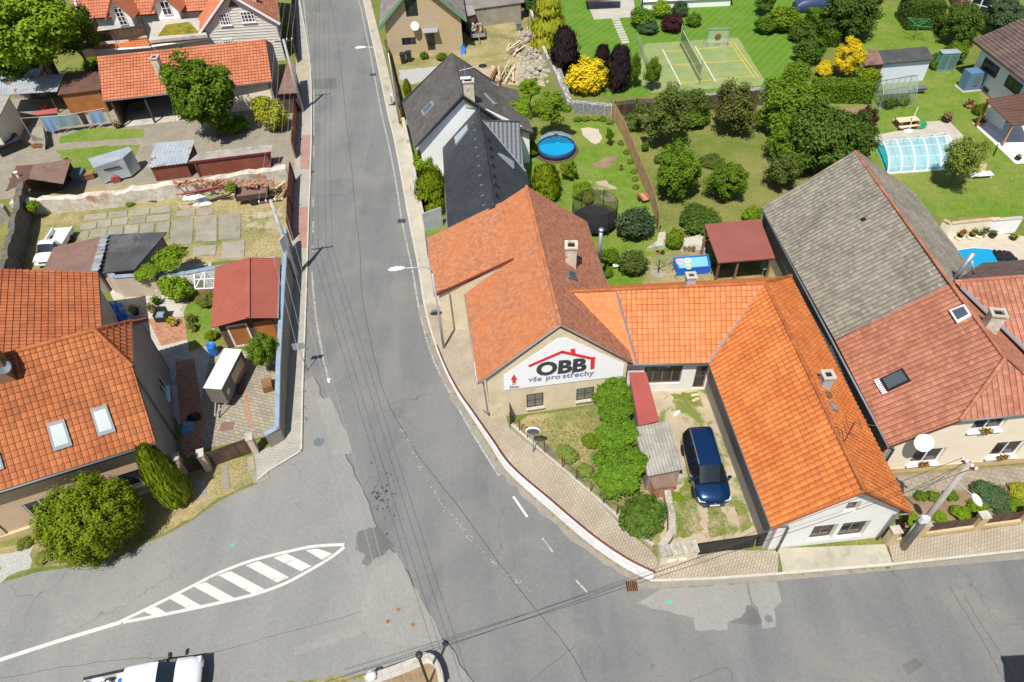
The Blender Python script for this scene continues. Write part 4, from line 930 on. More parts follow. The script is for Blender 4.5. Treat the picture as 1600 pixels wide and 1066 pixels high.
wall(rh, fw0, fw1, .45, [(0, 3.1), (2.6, 4.95), (Lw, 4.98)], 'pale_plaster', fh, .22)
MB().seg(fw0 - fnr * .08, fw1 - fnr * .08, .24, 0, .452).build('plinth', 'yellow_stone', rh)
for h in fh: frame_pane(rh, fw0, fdr, fnr, *h, fmat='white_metal', bars=(1, 0), inset=.18, sill='white_metal', fw=.09)
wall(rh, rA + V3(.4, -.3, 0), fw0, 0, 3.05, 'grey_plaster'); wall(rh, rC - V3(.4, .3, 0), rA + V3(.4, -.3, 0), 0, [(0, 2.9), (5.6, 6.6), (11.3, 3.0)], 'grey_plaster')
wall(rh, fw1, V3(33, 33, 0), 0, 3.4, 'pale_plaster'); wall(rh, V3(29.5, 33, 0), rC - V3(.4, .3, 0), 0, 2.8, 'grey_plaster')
rp = (m0, rB, rTf); skylight(rh, 'K', [(484, 900), (572, 858), (604, 905), (512, 948)], rp, 'sky_glass', 'black', fw=.1); skylight(rh, 'K', [(752, 635), (812, 612), (838, 652), (782, 682)], rp, 'sky_glass', 'white_metal', fw=.12)
skylight(rh, 'K', [(408, 281), (425, 274), (430, 281), (413, 288)], (rA, m0, rTb), 'glass', 'black')
sn = newell([m0, rB, rTf]); sn = sn if sn.z > 0 else -sn
mb = MB()
for i in range(8):
    a = on_plane('K', 468 + i * 4.5, 905 + i * 7, m0 + sn * .05, sn); mb.tube([a - V3(.13, 0, 0), a + V3(.13, .05, .09)], .05, 6)
mb.build('lead_apron', 'zinc', rh)
chimney(rh, on_plane('K', 912, 690, rTm + V3(0, 0, -.2), V3(0, 0, 1)), .68, .56, .85, 'chimney_plaster', 'concrete', R_(-12))
q = on_plane('V', 350, 455, rTm - V3(0, 0, .3), V3(0, 0, 1)); MB().tube([q - V3(0, 0, .5), q + V3(.35, .1, 1.4)], .13, 10).tube([q + V3(.25, -.2, 1.1), q + V3(.7, -.3, .2)], .07, 8).build('flue_pipe', 'zinc', rh, True)
dish_c = on_plane('L', 780, 272, fw0 + fnr * .75, fnr)
MB().lathe(dish_c, [(.02, -.1), (.25, -.07), (.42, .0), (.46, .06), (.44, .065), (.25, -.03), (.02, -.06)], 24, (-.25, -.75, .62)).build('satellite_dish', 'white_metal', rh, True)
MB().tube([dish_c, fw0 + fdr * ((dish_c - fw0).dot(fdr)) + V3(0, 0, dish_c.z - .2)], .03, 6).build('dish_arm', 'zinc', rh)
pipe(rh, [rB + V3(.1, .2, -.1), fw0 + V3(.15, -.1, 2.5), fw0 + V3(.15, -.08, .1)], .05)
for h in fh[:4]:
    c = fw0 + fdr * ((h[0] + h[2]) / 2) + V3(0, 0, h[1]) + fnr * .14
    bx = thing('flower_box', {0: 'red flower box on the sill beside the satellite dish', 1: 'flower box on the upper sill under the gutter', 2: 'flower box on the lower sill at the right edge', 3: 'flower box on the upper sill beyond the right edge'}[fh.index(h)], 'flower box', c, 'flower boxes of the long house')
    MB().box(c + V3(0, 0, .09), (.5, .16, .15), math.atan2(fdr.y, fdr.x)).build('box', 'terracotta', bx)
    mb = MB(); mr = MB()
    for i in range(80):
        p = c + fdr * rng.uniform(-.3, .3) + fnr * rng.uniform(-.08, .14) + V3(0, 0, rng.uniform(.12, .36)); a = V3(rng.uniform(-1, 1), rng.uniform(-1, 1), rng.uniform(-.3, 1)).normalized() * .06; b = a.cross(V3(.3, .2, 1)).normalized() * .05
        (mr if i % 4 == 0 else mb).add([p - a, p + b, p + a, p - b], [(0, 1, 2, 3)])
    mb.build('leaves', 'leaf_mid', bx, kind='stuff'); mr.build('blooms', 'red_bloom', bx, kind='stuff')

# ---- house at the left edge
lh = thing('corner_house', 'beige corner house with two skylights in its orange tile roof', 'house', (-24, 25, 0))
Uu, Vv_ = V3(.94, .342, 0).normalized(), V3(-.342, .94, 0).normalized(); O0 = V3(-18.62, 21.9, 0)
lp = lambda u, v, z: O0 + Uu * u + Vv_ * v + V3(0, 0, z)
roof(lh, [lp(-13, 0, 4.2), lp(0, 0, 4.2), lp(0, 3.14, 6.8), lp(-1.2, 4.95, 8.3), lp(-13, 4.95, 8.3)], 'tile_left', TW, 300)
roof(lh, [lp(0, 3.14, 6.8), lp(0, 6.76, 6.8), lp(-1.2, 4.95, 8.3)], 'tile_rear', TW); roof(lh, [lp(0, 9.9, 4.2), lp(-13, 9.9, 4.2), lp(-13, 4.95, 8.3), lp(-1.2, 4.95, 8.3), lp(0, 6.76, 6.8)], 'tile_rear', TW)
ridge(lh, lp(-13, 4.95, 8.3), lp(-1.2, 4.95, 8.3), 'tile_left', .12); ridge(lh, lp(0, 3.14, 6.8), lp(-1.2, 4.95, 8.3), 'tile_left', .11); ridge(lh, lp(0, 6.76, 6.8), lp(-1.2, 4.95, 8.3), 'tile_left', .11)
gutter(lh, lp(-13, -.05, 4.2), lp(0, -.05, 4.2)); gutter(lh, lp(0.03, 3.14, 6.8), lp(0.03, 6.76, 6.8))
MB().seg(lp(-13, .2, 0), lp(-.3, .2, 0), .14, 3.78, 4.06).build('eave_shade_board', 'black', lh)  # board coloured black as the shadow band under the gutter
lw0, lw1, lw2, lw3 = lp(-13, .5, 0), lp(-.3, .5, 0), lp(-.3, 9.5, 0), lp(-13, 9.5, 0)
ln = V3(Uu.y, -Uu.x, 0); lhs = []
for a, b in (((470, 690), (590, 735)), ((120, 800), (178, 855))):
    s0, z1 = sz('C', a[0], a[1], lw0, Uu, ln); s1, z0 = sz('C', b[0], b[1], lw0, Uu, ln); lhs.append((s0, max(.9, z0 - .3), max(s1, s0 + 1.3), max(2.4, z1)))
lhs = [(lhs[0][0], .75, lhs[0][0] + 2.6, 2.0), (lhs[1][0] - .2, .75, lhs[1][0] + 1.3, 2.1)]
wall(lh, lw0, lw1, .35, 4.0, 'beige_plaster', lhs, .15); MB().seg(lw0, lw1, .24, 0, .352, -.06).build('plinth', 'yellow_stone', lh)
for h in lhs: frame_pane(lh, lw0, Uu, ln, *h, bars=(1, 0), inset=.1, sill='white_metal')
mb = MB()
for i in range(60): c = lp(-12.9 + i * .21, .44, 3.66); mb.box(c, (.09, .12, .1), math.atan2(.342, .94))
mb.build('cornice_teeth', 'pale_timber', lh); MB().seg(lp(-13, .42, 0), lp(-.3, .42, 0), .1, 3.54, 3.6).build('cornice', 'pale_timber', lh)
mb = MB(); c = lp(-10.2, .43, 0)
mb.add([lp(-10.9, .42, .4), lp(-9.0, .42, .4), lp(-9.0, .42, 1.9), lp(-9.4, .42, 2.3), lp(-10.5, .42, 2.4), lp(-10.9, .42, 2.0)], [tuple(range(6))]).build('door_surround', 'pale_timber', lh)
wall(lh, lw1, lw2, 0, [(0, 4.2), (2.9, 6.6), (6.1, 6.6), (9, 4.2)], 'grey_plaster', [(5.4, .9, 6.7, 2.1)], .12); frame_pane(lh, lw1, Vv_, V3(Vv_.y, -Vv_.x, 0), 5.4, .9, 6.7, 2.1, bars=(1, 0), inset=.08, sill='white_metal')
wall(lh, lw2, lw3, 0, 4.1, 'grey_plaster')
pipe(lh, [lp(.05, 3.3, 6.7), lp(-.2, 3.4, 6.4), lp(-.2, 3.4, .2)], .045)
lpl = (lp(-13, 0, 4.2), lp(0, 0, 4.2), lp(-5, 4.95, 8.3))
for q in ([(187, 462), (256, 443), (290, 548), (215, 572)], [(360, 405), (424, 386), (462, 492), (392, 514)], [(-60, 590), (0, 575), (20, 640), (-40, 660)]): skylight(lh, 'C', q, lpl, 'blind_pane', 'frame_grey', fw=.13)
chimney(lh, on_plane('C', 12, 250, lp(-6, 4.6, 8.0), V3(0, 0, 1)), .7, .7, 1.2, 'timber', 'concrete', .35); q = on_plane('C', 25, 265, lp(-6, 4, 8), V3(0, 0, 1)); MB().lathe(q + V3(.1, 0, .5), [(.02, -.12), (.35, -.02), (.4, .05), (.3, .02), (.02, -.05)], 20, (.6, -.5, .6)).build('satellite_dish', 'gutter', lh, True)
# rear wing
rw0, rw1 = V3(-23.9, 28.7, 4), V3(-26.9, 36, 4); upd = V3(-7.5, -2.7, 3.4)
roof(lh, [rw0, rw1, rw1 + upd, rw0 + upd], 'tile_rear', TW); gutter(lh, rw0, rw1)
wall(lh, rw0 - V3(.3, .1, 0), rw1 - V3(.3, .25, 0), 0, 4.0, 'garden_wall_pink'); wall(lh, rw1 - V3(.3, .25, 0), rw1 + upd, 0, [(0, 3.9), (7.9, 7.2)], 'garden_wall_pink')
pipe(lh, [rw0 + V3(.05, .1, 0), rw0 + V3(-.2, .1, -.5), rw0 + V3(-.2, .1, -3.9)], .05)

# ---- two slate-roofed houses
s1 = thing('slate_house', 'house with dark brown-grey slate roof and white gable beyond the old house', 'house', (-3, 55, 0))
LF, LB, TF, TB = V3(-7.03, 50.8, 3.2), V3(-8.6, 58.5, 3.2), V3(-2.88, 51.65, 7), V3(-3.92, 59.1, 7)
KF, KB = V3(.35, 52.2, 4.1), V3(-.2, 59.1, 4.1); EF, EB = V3(2.65, 52.4, 3.1), V3(1.57, 59.7, 3.1)
roof(s1, [LB, LF, TF, TB], 'slate_brown', TS); roof(s1, [KF, KB, TB, TF], 'slate_brown', TS); roof(s1, [EF, EB, KB, KF], 'slate_brown', TS)
ridge(s1, TF, TB, 'slate_brown', .12); gutter(s1, LB, LF)
wall(s1, (-6.7, 51.25), (2.3, 52.8), 0, [(0, 3.2), (3.7, 6.75), (9.13, 3.1)], 'clean_white'); wall(s1, (-8.2, 58.2), (-6.7, 51.25), 0, 3.3, 'clean_white'); wall(s1, (2.3, 52.8), (1.3, 59.4), 0, 3.0, 'clean_white'); wall(s1, (1.3, 59.4), (-8.2, 58.2), 0, [(0, 3.0), (5.2, 6.7), (9.5, 3.2)], 'clean_white')
MB().beam(LF + V3(0, 0, .03), TF + V3(0, 0, .03), .14, .12).build('verge_trim', 'slate_dark', s1)
MB().beam(TF + V3(0, 0, .03), KF + V3(0, 0, .03), .14, .12).build('verge_trim', 'slate_dark', s1)
MB().beam(LB + V3(0, 0, .03), TB + V3(0, 0, .03), .14, .12).build('verge_trim', 'slate_dark', s1)
MB().beam(TB + V3(0, 0, .03), KB + V3(0, 0, .03), .14, .12).build('verge_trim', 'slate_dark', s1)
skylight(s1, 'O', [(145, 385), (205, 325), (218, 345), (155, 412)], (LB, LF, TF), 'sky_glass', 'zinc'); skylight(s1, 'O', [(498, 282), (515, 290), (578, 348), (560, 345)], (KF, KB, TB), 'sky_glass', 'zinc')
chimney(s1, TF + V3(.5, .55, -.35), .8, .6, 1.25, 'chimney_plaster', 'concrete'); q = TF + V3(.3, .6, .8)
MB().tube([q, q + V3(0, 0, 1.4)], .025, 5).tube([q + V3(-.4, -.1, 1.0), q + V3(1.1, .2, 1.15)], .02, 5).build('aerial', 'zinc', s1); MB().box(q + V3(0, 0, .35), (.8, .3, .08)).build('chimney_cowl', 'white_metal', s1)
s2 = thing('dark_slate_house', 'house with steep anthracite slate roof and side wing behind the red tile roof', 'house', (-1, 46, 0))
LB, TB, TF, LF, RF = W('O', 265, 565, 2.6), W('O', 465, 340, 5.75), W('O', 556, 940, 5.75), W('O', 302, 1050, 2.6), W('O', 760, 800, 2.6); RB = V3(2 * TB.x - LB.x, LB.y, 2.6); RF = RB + (RF - RB) * ((TF.y - RB.y) / (RF.y - RB.y)); TF.y += .2; LF.y = RF.y = TF.y
roof(s2, [LB, LF, TF, TB], 'slate_dark', (.22, .22, 'flat')); roof(s2, [RF, RB, TB, TF], 'slate_dark', (.22, .22, 'flat')); ridge(s2, TF, TB, 'slate_dark', .11)
c0, c1 = W('O', 490, 440, 5.45), W('O', 705, 440, 5.45); cv = W('O', 731, 737, 2.6)
roof(s2, [V3(c0.x, cv.y + .1, 2.6), cv, c1, c0], 'wing_slate', (.33, .36, 'groove'), name='wing_roof'); roof(s2, [V3(1.65, 2 * c1.y - cv.y, 2.6), V3(c0.x, 2 * c1.y - cv.y, 2.6), c0, c1], 'slate_dark', (.33, .36, 'groove'), name='wing_roof')
ridge(s2, c0, c1, 'slate_dark', .08); MB().beam(c0 + V3(0, -.05, .1), cv + V3(.1, 0, .12), .22, .05).build('valley', 'zinc', s2)
Lq = 2 * (c1.y - cv.y) - .5; wall(s2, (cv.x - .2, cv.y + .3), (cv.x - .2, cv.y + .3 + Lq), 0, [(0, 2.7), (Lq / 2, 5.2), (Lq, 2.7)], 'clean_white')
wall(s2, LB + V3(.3, -.3, 0), LF + V3(.3, .1, 0), 0, 2.6, 'clean_white'); wall(s2, RF + V3(-.3, .1, 0), RB + V3(-.3, -.3, 0), 0, 2.6, 'clean_white'); wall(s2, RB + V3(-.3, -.3, 0), LB + V3(.3, -.3, 0), 0, [(0, 2.6), ((RB - LB).length / 2 - .3, 5.5), (None, 2.6)], 'clean_white'); wall(s2, LF + V3(.3, .12, 0), RF + V3(-.3, .12, 0), 0, [(0, 2.6), ((RF - LF).length / 2 - .3, 5.5), (None, 2.6)], 'clean_white')
MB().beam(LB + V3(0, .02, .03), TB + V3(0, .02, .03), .12, .1).build('verge_trim', 'slate_dark', s2); gutter(s2, LB, LF)
skylight(s2, 'O', [(335, 535), (408, 460), (413, 490), (342, 578)], (LB, LF, TF), 'blind_pane', 'zinc', fw=.08); skylight(s2, 'O', [(580, 625), (600, 632), (668, 675), (672, 712)], (RF, RB, TB), 'blind_pane', 'zinc', fw=.08)
mb = MB(); mb2 = MB(); s_n = newell([LB, LF, TF]); s_n = s_n if s_n.z > 0 else -s_n; s_m = newell([RF, RB, TB]); s_m = s_m if s_m.z > 0 else -s_m
for x, y in ((450, 490), (455, 540), (460, 590), (468, 640), (473, 695), (480, 750), (488, 805), (495, 865), (502, 920), (440, 445)): q = on_plane('O', x, y, LB + s_n * .08, s_n); mb.box(q, (.34, .05, .06), .7)
for x, y in ((530, 545), (545, 640), (555, 690), (562, 750), (568, 800), (575, 860), (540, 590)): q = on_plane('O', x, y, RB + s_m * .08, s_m); mb2.box(q, (.2, .2, .12))
mb.build('snow_guards', 'zinc', s2, kind='stuff'); mb2.build('roof_vents', 'black', s2, kind='stuff')

# ---- stone cottage at the top
st = thing('stone_cottage', 'old yellow stone cottage with grey roof and green bargeboards', 'house', (-7.6, 77, 0))
def cot_holes(a, b): return [(2.35, 4.0, 3.6, 5.7), (4.15, .3, 5.0, 2.3), (1.5, 1.1, 3.0, 1.9)]
_, cp, cd, cn, cl = house6(st, (-12.1, 74.3, 3.3), (-3.1, 75.0, 3.3), (-7.7, 74.6, 7.6), (-13.4, 92, 3.3), (-4.4, 92.7, 3.3), (-9, 92.3, 7.6), 'stone_roof', 'stone_wall', (.3, .3, 'flat'), .55, front=cot_holes)
for h, m_, b_ in zip(cot_holes(0, 0), ('dark_timber', 'timber', 'dark_timber'), ((1, 0), (0, 1), (2, 0))): frame_pane(st, cp, cd, cn, *h, fmat=m_, bars=b_, inset=.12)
MB().beam((-12.15, 74.25, 3.3), (-7.7, 74.55, 7.65), .12, .25).build('bargeboard', flat('board_green', (.12, .26, .16), .6), st)
MB().beam((-3.05, 74.95, 3.3), (-7.7, 74.55, 7.65), .12, .25).build('bargeboard', flat('board_green', (.12, .26, .16), .6), st)
q = on_plane('T', 440, 230, cp + cn * .4, cn); MB().lathe(q, [(.02, -.1), (.3, -.06), (.45, .03), (.43, .04), (.02, -.05)], 20, (.2, -.85, .5)).build('satellite_dish', 'white_metal', st, True); MB().tube([q, q - cn * .5 - V3(0, 0, .3)], .03, 6).build('dish_arm', 'zinc', st)
q = cp + cd * 4.6 + cn * .5; MB().plate([q + V3(-.8, .4, 2.75), q + V3(.8, .5, 2.75), q + V3(.8, -.2, 2.55), q + V3(-.8, -.3, 2.55)], .05).build('door_canopy', 'zinc', st)

# ---- grey clapboard house, tiled side range with dormers
gh_ = thing('clapboard_house', 'grey clapboard gabled house with white arched windows at the top left', 'house', (-27, 79, 0))
LF, RF, TF = V3(-31.2, 74.7, 3.2), V3(-22.4, 75.0, 3.9), V3(-26.7, 74.6, 7.3); bk = V3(-3.4, 14, 0)
def ghol(a, b): return []
_, cp, cd, cn, cl = house6(gh_, LF, RF, TF, LF + bk, RF + bk, TF + bk, 'tile_carport', 'siding', TW, .45, rmat2='tile_red')
mb = MB()
for i in range(22):
    z = .3 + i * .29
    a0 = max(.0, (z - 3.1) / 3.85 * 4.1 + .1) if z > 3.1 else 0; a1 = cl - (max(.0, (z - 3.7) / 3.3 * 3.9 + .1) if z > 3.7 else 0)
    if a1 > a0 + .3: mb.beam(cp + cd * a0 + cn * .02 + V3(0, 0, z), cp + cd * a1 + cn * .02 + V3(0, 0, z), .035, .03)
mb.build('siding_boards', 'siding', gh_, kind='stuff')
for q in ([(728, 140), (895, 290)], [(960, 120), (1145, 258)], [(780, 405), (905, 470)]):
    s0, z1 = sz('R', *q[0], cp, cd, cn); s1, z0 = sz('R', *q[1], cp, cd, cn); frame_pane(gh_, cp, cd, cn, s0, z0 + .3 if q[1][1] < 400 else z0, s1, z1, bars=(3, 2), fw=.1, sill='white_metal', inset=-.03)
s0, z0 = sz('R', 845, 75, cp, cd, cn); mb = MB(); b0 = cp + cn * .07; mb.add([b0 + cd * (s0) + V3(0, 0, z0), b0 + cd * (s0 + 1.1) + V3(0, 0, z0), b0 + cd * (s0 + .5) + V3(0, 0, z0 + .75)], [(0, 1, 2)]).build('gable_vent', 'glass', gh_)
MB().beam(LF, TF, .1, .2).build('bargeboard', 'white_metal', gh_)
MB().beam(RF, TF, .1, .2).build('bargeboard', 'white_metal', gh_)
chimney(gh_, TF + V3(1.6, 2.6, -1.6), .5, .5, .7, 'chimney_plaster', 'concrete')
# dormer range
dr = thing('dormer_house', 'orange tiled house with two white dormers and a mossy flat porch roof', 'house', (-40, 82, 0))
d0, d1 = W('P', 985, 330, 4.0), V3(-30.5, 79.5, 4.0); d0 = V3(-45.2, 78.6, 4.0)
up2 = V3(-1.2, 6.5, 5.2)
roof(dr, [d0, d1, d1 + up2, d0 + up2], 'tile_carport', TW); roof(dr, [d1 + up2 * 2 - V3(0, 0, 10.4), d0 + up2 * 2 - V3(0, 0, 10.4), d0 + up2, d1 + up2], 'tile_carport', TW)
wall(dr, d0 + V3(.3, .5, 0), d1 + V3(0, .5, 0), 0, 4.1, 'white_plaster'); wall(dr, d0 + up2 * 2 + V3(.3, -.5, 0), d0 + V3(.3, .5, 0), 0, [(0, 4.1), (6.5, 9.0), (13, 4.1)], 'white_plaster')
dn_ = newell([d0, d1, d1 + up2]); dn_ = dn_ if dn_.z > 0 else -dn_
for (xa, ya), (xb, yb_), lab in (((1265, 290), (1440, 270), 1), ((125 / 1 + 1600, 220), (325 + 1600, 200), 2)):
    a = on_plane('P', xa - 60, ya, d0, dn_); b = on_plane('P', xb - 40, yb_, d0, dn_); a.z = b.z = min(a.z, b.z); dd = (b - a).normalized(); nn = V3(dd.y, -dd.x, 0); w_ = (b - a).length
    dz = 2.3
    dm = MB().add([a, b, b + V3(0, 0, dz * .75), (a + b) / 2 + V3(0, 0, dz * 1.35), a + V3(0, 0, dz * .75), a + V3(0, 3.2, dz * .75), b + V3(0, 3.2, dz * .75), (a + b) / 2 + V3(0, 3.6, dz * 1.35), a + V3(0, 2.2, 0), b + V3(0, 2.2, 0)], [(0, 1, 2, 3, 4), (0, 4, 5, 8), (1, 9, 6, 2)]).build('dormer', 'clean_white', dr)
    mm = (a + b) / 2 + V3(0, -.5, dz * 1.4); e = .55
    MB().plate([a + V3(-e, -.5, dz * .45), mm, mm + V3(0, 5, 0), a + V3(-e, 4.5, dz * .45)], .1).plate([mm, b + V3(e, -.5, dz * .45), b + V3(e, 4.5, dz * .45), mm + V3(0, 5, 0)], .1).build('dormer_roof', 'tile_carport', dm)
    frame_pane(dr, a, dd, nn, w_ * .3, .2 if lab == 1 else .55, w_ * .72, 2.0, bars=(1, 3 if lab == 1 else 1), fw=.08, inset=-.02)
# porch roofs in front of the range
pa = [W('A', 470, 255, 3.0), W('A', 760, 236, 3.0), W('A', 742, 200, 3.2), W('A', 478, 232, 3.2)]; pb = [W('A', 765, 232, 3.0), W('A', 1055, 190, 3.0), W('A', 1045, 166, 3.2), W('A', 748, 203, 3.2)]
roof(dr, pa, 'tile_orange_pale', TW, name='porch_roof'); roof(dr, pb, 'tile_orange_pale', TW, name='porch_roof')
gutter(dr, pa[0], pa[1], 'white_metal', .12); gutter(dr, pb[0], pb[1], 'white_metal', .12)
wall(dr, pa[0] + V3(.2, .3, 0), pb[1] + V3(0, .3, 0), 0, 2.9, 'white_plaster'); fl = [W('A', 750, 205, 3.55), W('A', 1045, 175, 3.55), W('A', 1000, 90, 3.55), W('A', 770, 110, 3.55)]
MB().plate(fl, .3).build('flat_roof', 'concrete', dr); MB().poly([p + V3(0, 0, .02) for p in [fl[0].lerp(fl[2], .18), fl[1].lerp(fl[3], .12), fl[2].lerp(fl[0], .2), fl[3].lerp(fl[1], .25)]]).build('moss_cover', 'moss', dr)
tf = [W('A', 480, 200, 3.5), W('A', 740, 180, 3.5), W('A', 700, 140, 3.5), W('A', 490, 150, 3.5)]; MB().plate(tf, .25).build('balcony_floor', 'pale_timber', dr)
mb = MB(); A_, B_ = W('A', 478, 215, 3.5), W('A', 742, 178, 3.5)
for i in range(34): p = A_.lerp(B_, i / 33); mb.box(p + V3(0, 0, .5), (.14, .05, 1.0), .1)
mb.beam(A_ + V3(0, 0, 1), B_ + V3(0, 0, 1), .1, .08)
for e, f_ in ((A_, W('A', 495, 130, 3.5)), (B_, W('A', 720, 110, 3.5))):
    for i in range(12): p = e.lerp(f_, i / 11); mb.box(p + V3(0, 0, .5), (.05, .14, 1.0))
mb.build('railing', 'dark_timber', dr, kind='stuff')
# lean-to with solar panel, left of the range
ln_ = thing('brown_annex', 'brown flat-roofed annex with a solar panel under the big tree', 'shed', W('A', 420, 210))
q = [W('A', 350, 215, 2.8), W('A', 480, 205, 2.8), W('A', 462, 30, 2.8), W('A', 390, 40, 2.8)]; MB().plate(q, .15).build('roof', 'brown_felt', ln_); wall(ln_, q[0] + V3(.4, .4, 0), q[1] + V3(-.1, .4, 0), 0, 2.6, 'dark_timber')
q = [W('A', 398, 160, 2.95), W('A', 420, 158, 2.95), W('A', 415, 52, 2.95), W('A', 396, 54, 2.95)]; MB().plate(q, .06).build('solar_panel', 'sky_glass', ln_)

# ---- tiled carport building
cb = thing('carport_building', 'long carport building with salmon tile roof behind the courtyard tree', 'carport', (-30, 66, 0))
cA, cB = V3(-36.7, 62.3, 2.8), V3(-21.45, 64.45, 2.8); cC, cD = V3(-22.3, 68.7, 4.95), V3(-37.8, 66.6, 4.95)
roof(cb, [cA, cB, cC, cD], 'tile_carport', TW); roof(cb, [cC * 2 - cB - V3(0, 0, 4.3 - .0) + V3(0, 0, 0), cD * 2 - cA - V3(0, 0, 4.3), cD, cC], 'tile_carport', TW)
ridge(cb, cD, cC, 'tile_carport', .11); gutter(cb, cA, cB); 
wall(cb, cB + V3(-.3, .2, 0), V3(-23.0, 72.6, 0), 0, [(0, 2.8), (4.2, 4.8), (8.2, 2.8)], 'grey_plaster'); wall(cb, V3(-30, 64.0, 0), cB + V3(-.3, .25, 0), 0, 2.75, 'pale_plaster'); wall(cb, V3(-37.4, 70, 0), V3(-24, 72.4, 0), 0, 2.9, 'grey_plaster'); wall(cb, V3(-38.2, 70.5, 0), cA + V3(.3, .6, 0), 0, 2.8, 'dark_timber')
for p in (cA + V3(.6, .2, -2.8), V3(-33.2, 63, 0)): MB().box(p + V3(0, 0, 1.35), (.16, .16, 2.7)).build('post', 'dark_timber', cb)
chimney(cb, on_plane('A', 815, 375, cA, newell([cA, cB, cC])), .6, .75, 1.6, 'chimney_plaster', 'concrete')

# ================================================================== SHEDS, WALLS, FENCES
def shed(name, label, cat, quad, rmat, wmat, zg=0, thick=.08, corr=0, side_in=.12, doors=None, walls=True, part='roof'):
    """mono-pitch shed: quad of roof corners (front-left, front-right, back-right, back-left)"""
    q = [Vector(p) for p in quad]; c = sum(q, V3(0, 0, 0)) / 4
    t = thing(name, label, cat, (c.x, c.y, 0))
    if corr:
        n = max(4, int((q[1] - q[0]).length / corr)) * 4; vs = []; fs = []
        for i in range(n + 1):
            u = i / n; dz = .028 * math.cos(i * math.pi / 2)
            a, b = q[0].lerp(q[1], u), q[3].lerp(q[2], u); vs += [a + V3(0, 0, dz), b + V3(0, 0, dz), a + V3(0, 0, dz - .03), b + V3(0, 0, dz - .03)]
        for i in range(n): k = 4 * i; fs += [(k, k + 4, k + 5, k + 1), (k + 2, k + 3, k + 7, k + 6), (k, k + 2, k + 6, k + 4)]
        MB().add(vs, fs).build(part, rmat, t)
    else: MB().plate(q, thick).build(part, rmat, t)
    if walls:
        w = [p + (c - p) * side_in for p in q]
        for i in range(4):
            a, b = w[i], w[(i + 1) % 4]; wall(t, a, b, zg, [(0, a.z - .06), (None, b.z - .06)], wmat)
    return t
def posts(t, pts, r=.06, mat='dark_timber'):
    for p in pts: MB().box((p[0], p[1], p[2] / 2), (2 * r, 2 * r, p[2])).build('post', mat, t)
def plank_fence(name, label, line, h, mat, gap=.02, pw=.14, post=2.4, pmat=None, cat='fence', group=None):
    line = [Vector((p[0], p[1], 0)) for p in line]; c = line[len(line) // 2]; t = thing(name, label, cat, c, group); mb = MB(); r = random.Random(3)
    for a, b in zip(line[:-1], line[1:]):
        L = (b - a).length; d = (b - a).normalized(); n = max(1, int(L / pw))
        for i in range(n):
            p = a + d * (i * L / n); q = a + d * ((i + 1) * L / n - gap); mb.seg(p, q, .025, .03, h + r.uniform(-.02, .02), r.uniform(-.004, .004))
        k = max(1, int(L / post))
        for i in range(k + 1): p = a + d * (L * i / k); MB().box((p.x - d.y * .06, p.y + d.x * .06, (h + .05) / 2), (.09, .09, h + .05), math.atan2(d.y, d.x)).build('post', pmat or mat, t)
    mb.build('planks', mat, t, kind='stuff'); return t
def masonry(name, label, line, w, h, mat, cap=None, capw=.1, caph=.06, cat='wall', rough=0, hs=None):
    line = [Vector((p[0], p[1], 0)) for p in line]; t = thing(name, label, cat, line[len(line) // 2]); mb = MB(); r = random.Random(5); hs = hs or [h] * len(line)
    N_ = len(line); vs = []; fs = []; sub = []
    for i in range(N_ - 1):
        k = max(1, int((line[i + 1] - line[i]).length / .6)) if rough else 1
        for j in range(k): sub.append((line[i].lerp(line[i + 1], j / k), hs[i] + (hs[i + 1] - hs[i]) * j / k))
    sub.append((line[-1], hs[-1])); N_ = len(sub)
    for i, (p, hh) in enumerate(sub):
        d = (sub[min(i + 1, N_ - 1)][0] - sub[max(i - 1, 0)][0]).normalized(); n = V3(-d.y, d.x, 0); hh += r.uniform(-rough, rough)
        a, b = p + n * w / 2, p - n * w / 2; vs += [(b.x, b.y, 0), (b.x, b.y, hh), (a.x, a.y, hh + r.uniform(-rough, rough) * .5), (a.x, a.y, 0)]
    for i in range(N_ - 1):
        for j in range(3): fs.append((4 * i + j, 4 * i + 4 + j, 4 * i + 5 + j, 4 * i + 1 + j))
    fs += [(0, 1, 2, 3), (4 * N_ - 1, 4 * N_ - 2, 4 * N_ - 3, 4 * N_ - 4)]
    mb.add(vs, fs).build('wall_body', mat, t)
    if cap:
        mb = MB()
        for (a, ha), (b, hb) in zip(sub[:-1], sub[1:]):
            d = (b - a).normalized(); n = V3(-d.y, d.x, 0) * (w / 2 + capw / 2)
            mb.hexa([a - n + V3(0, 0, ha + .003), b - n + V3(0, 0, hb + .003), b + n + V3(0, 0, hb + .003), a + n + V3(0, 0, ha + .003)], [a - n * .8 + V3(0, 0, ha + caph), b - n * .8 + V3(0, 0, hb + caph), b + n * .8 + V3(0, 0, hb + caph), a + n * .8 + V3(0, 0, ha + caph)])
        mb.build('coping', cap, t)
    return t
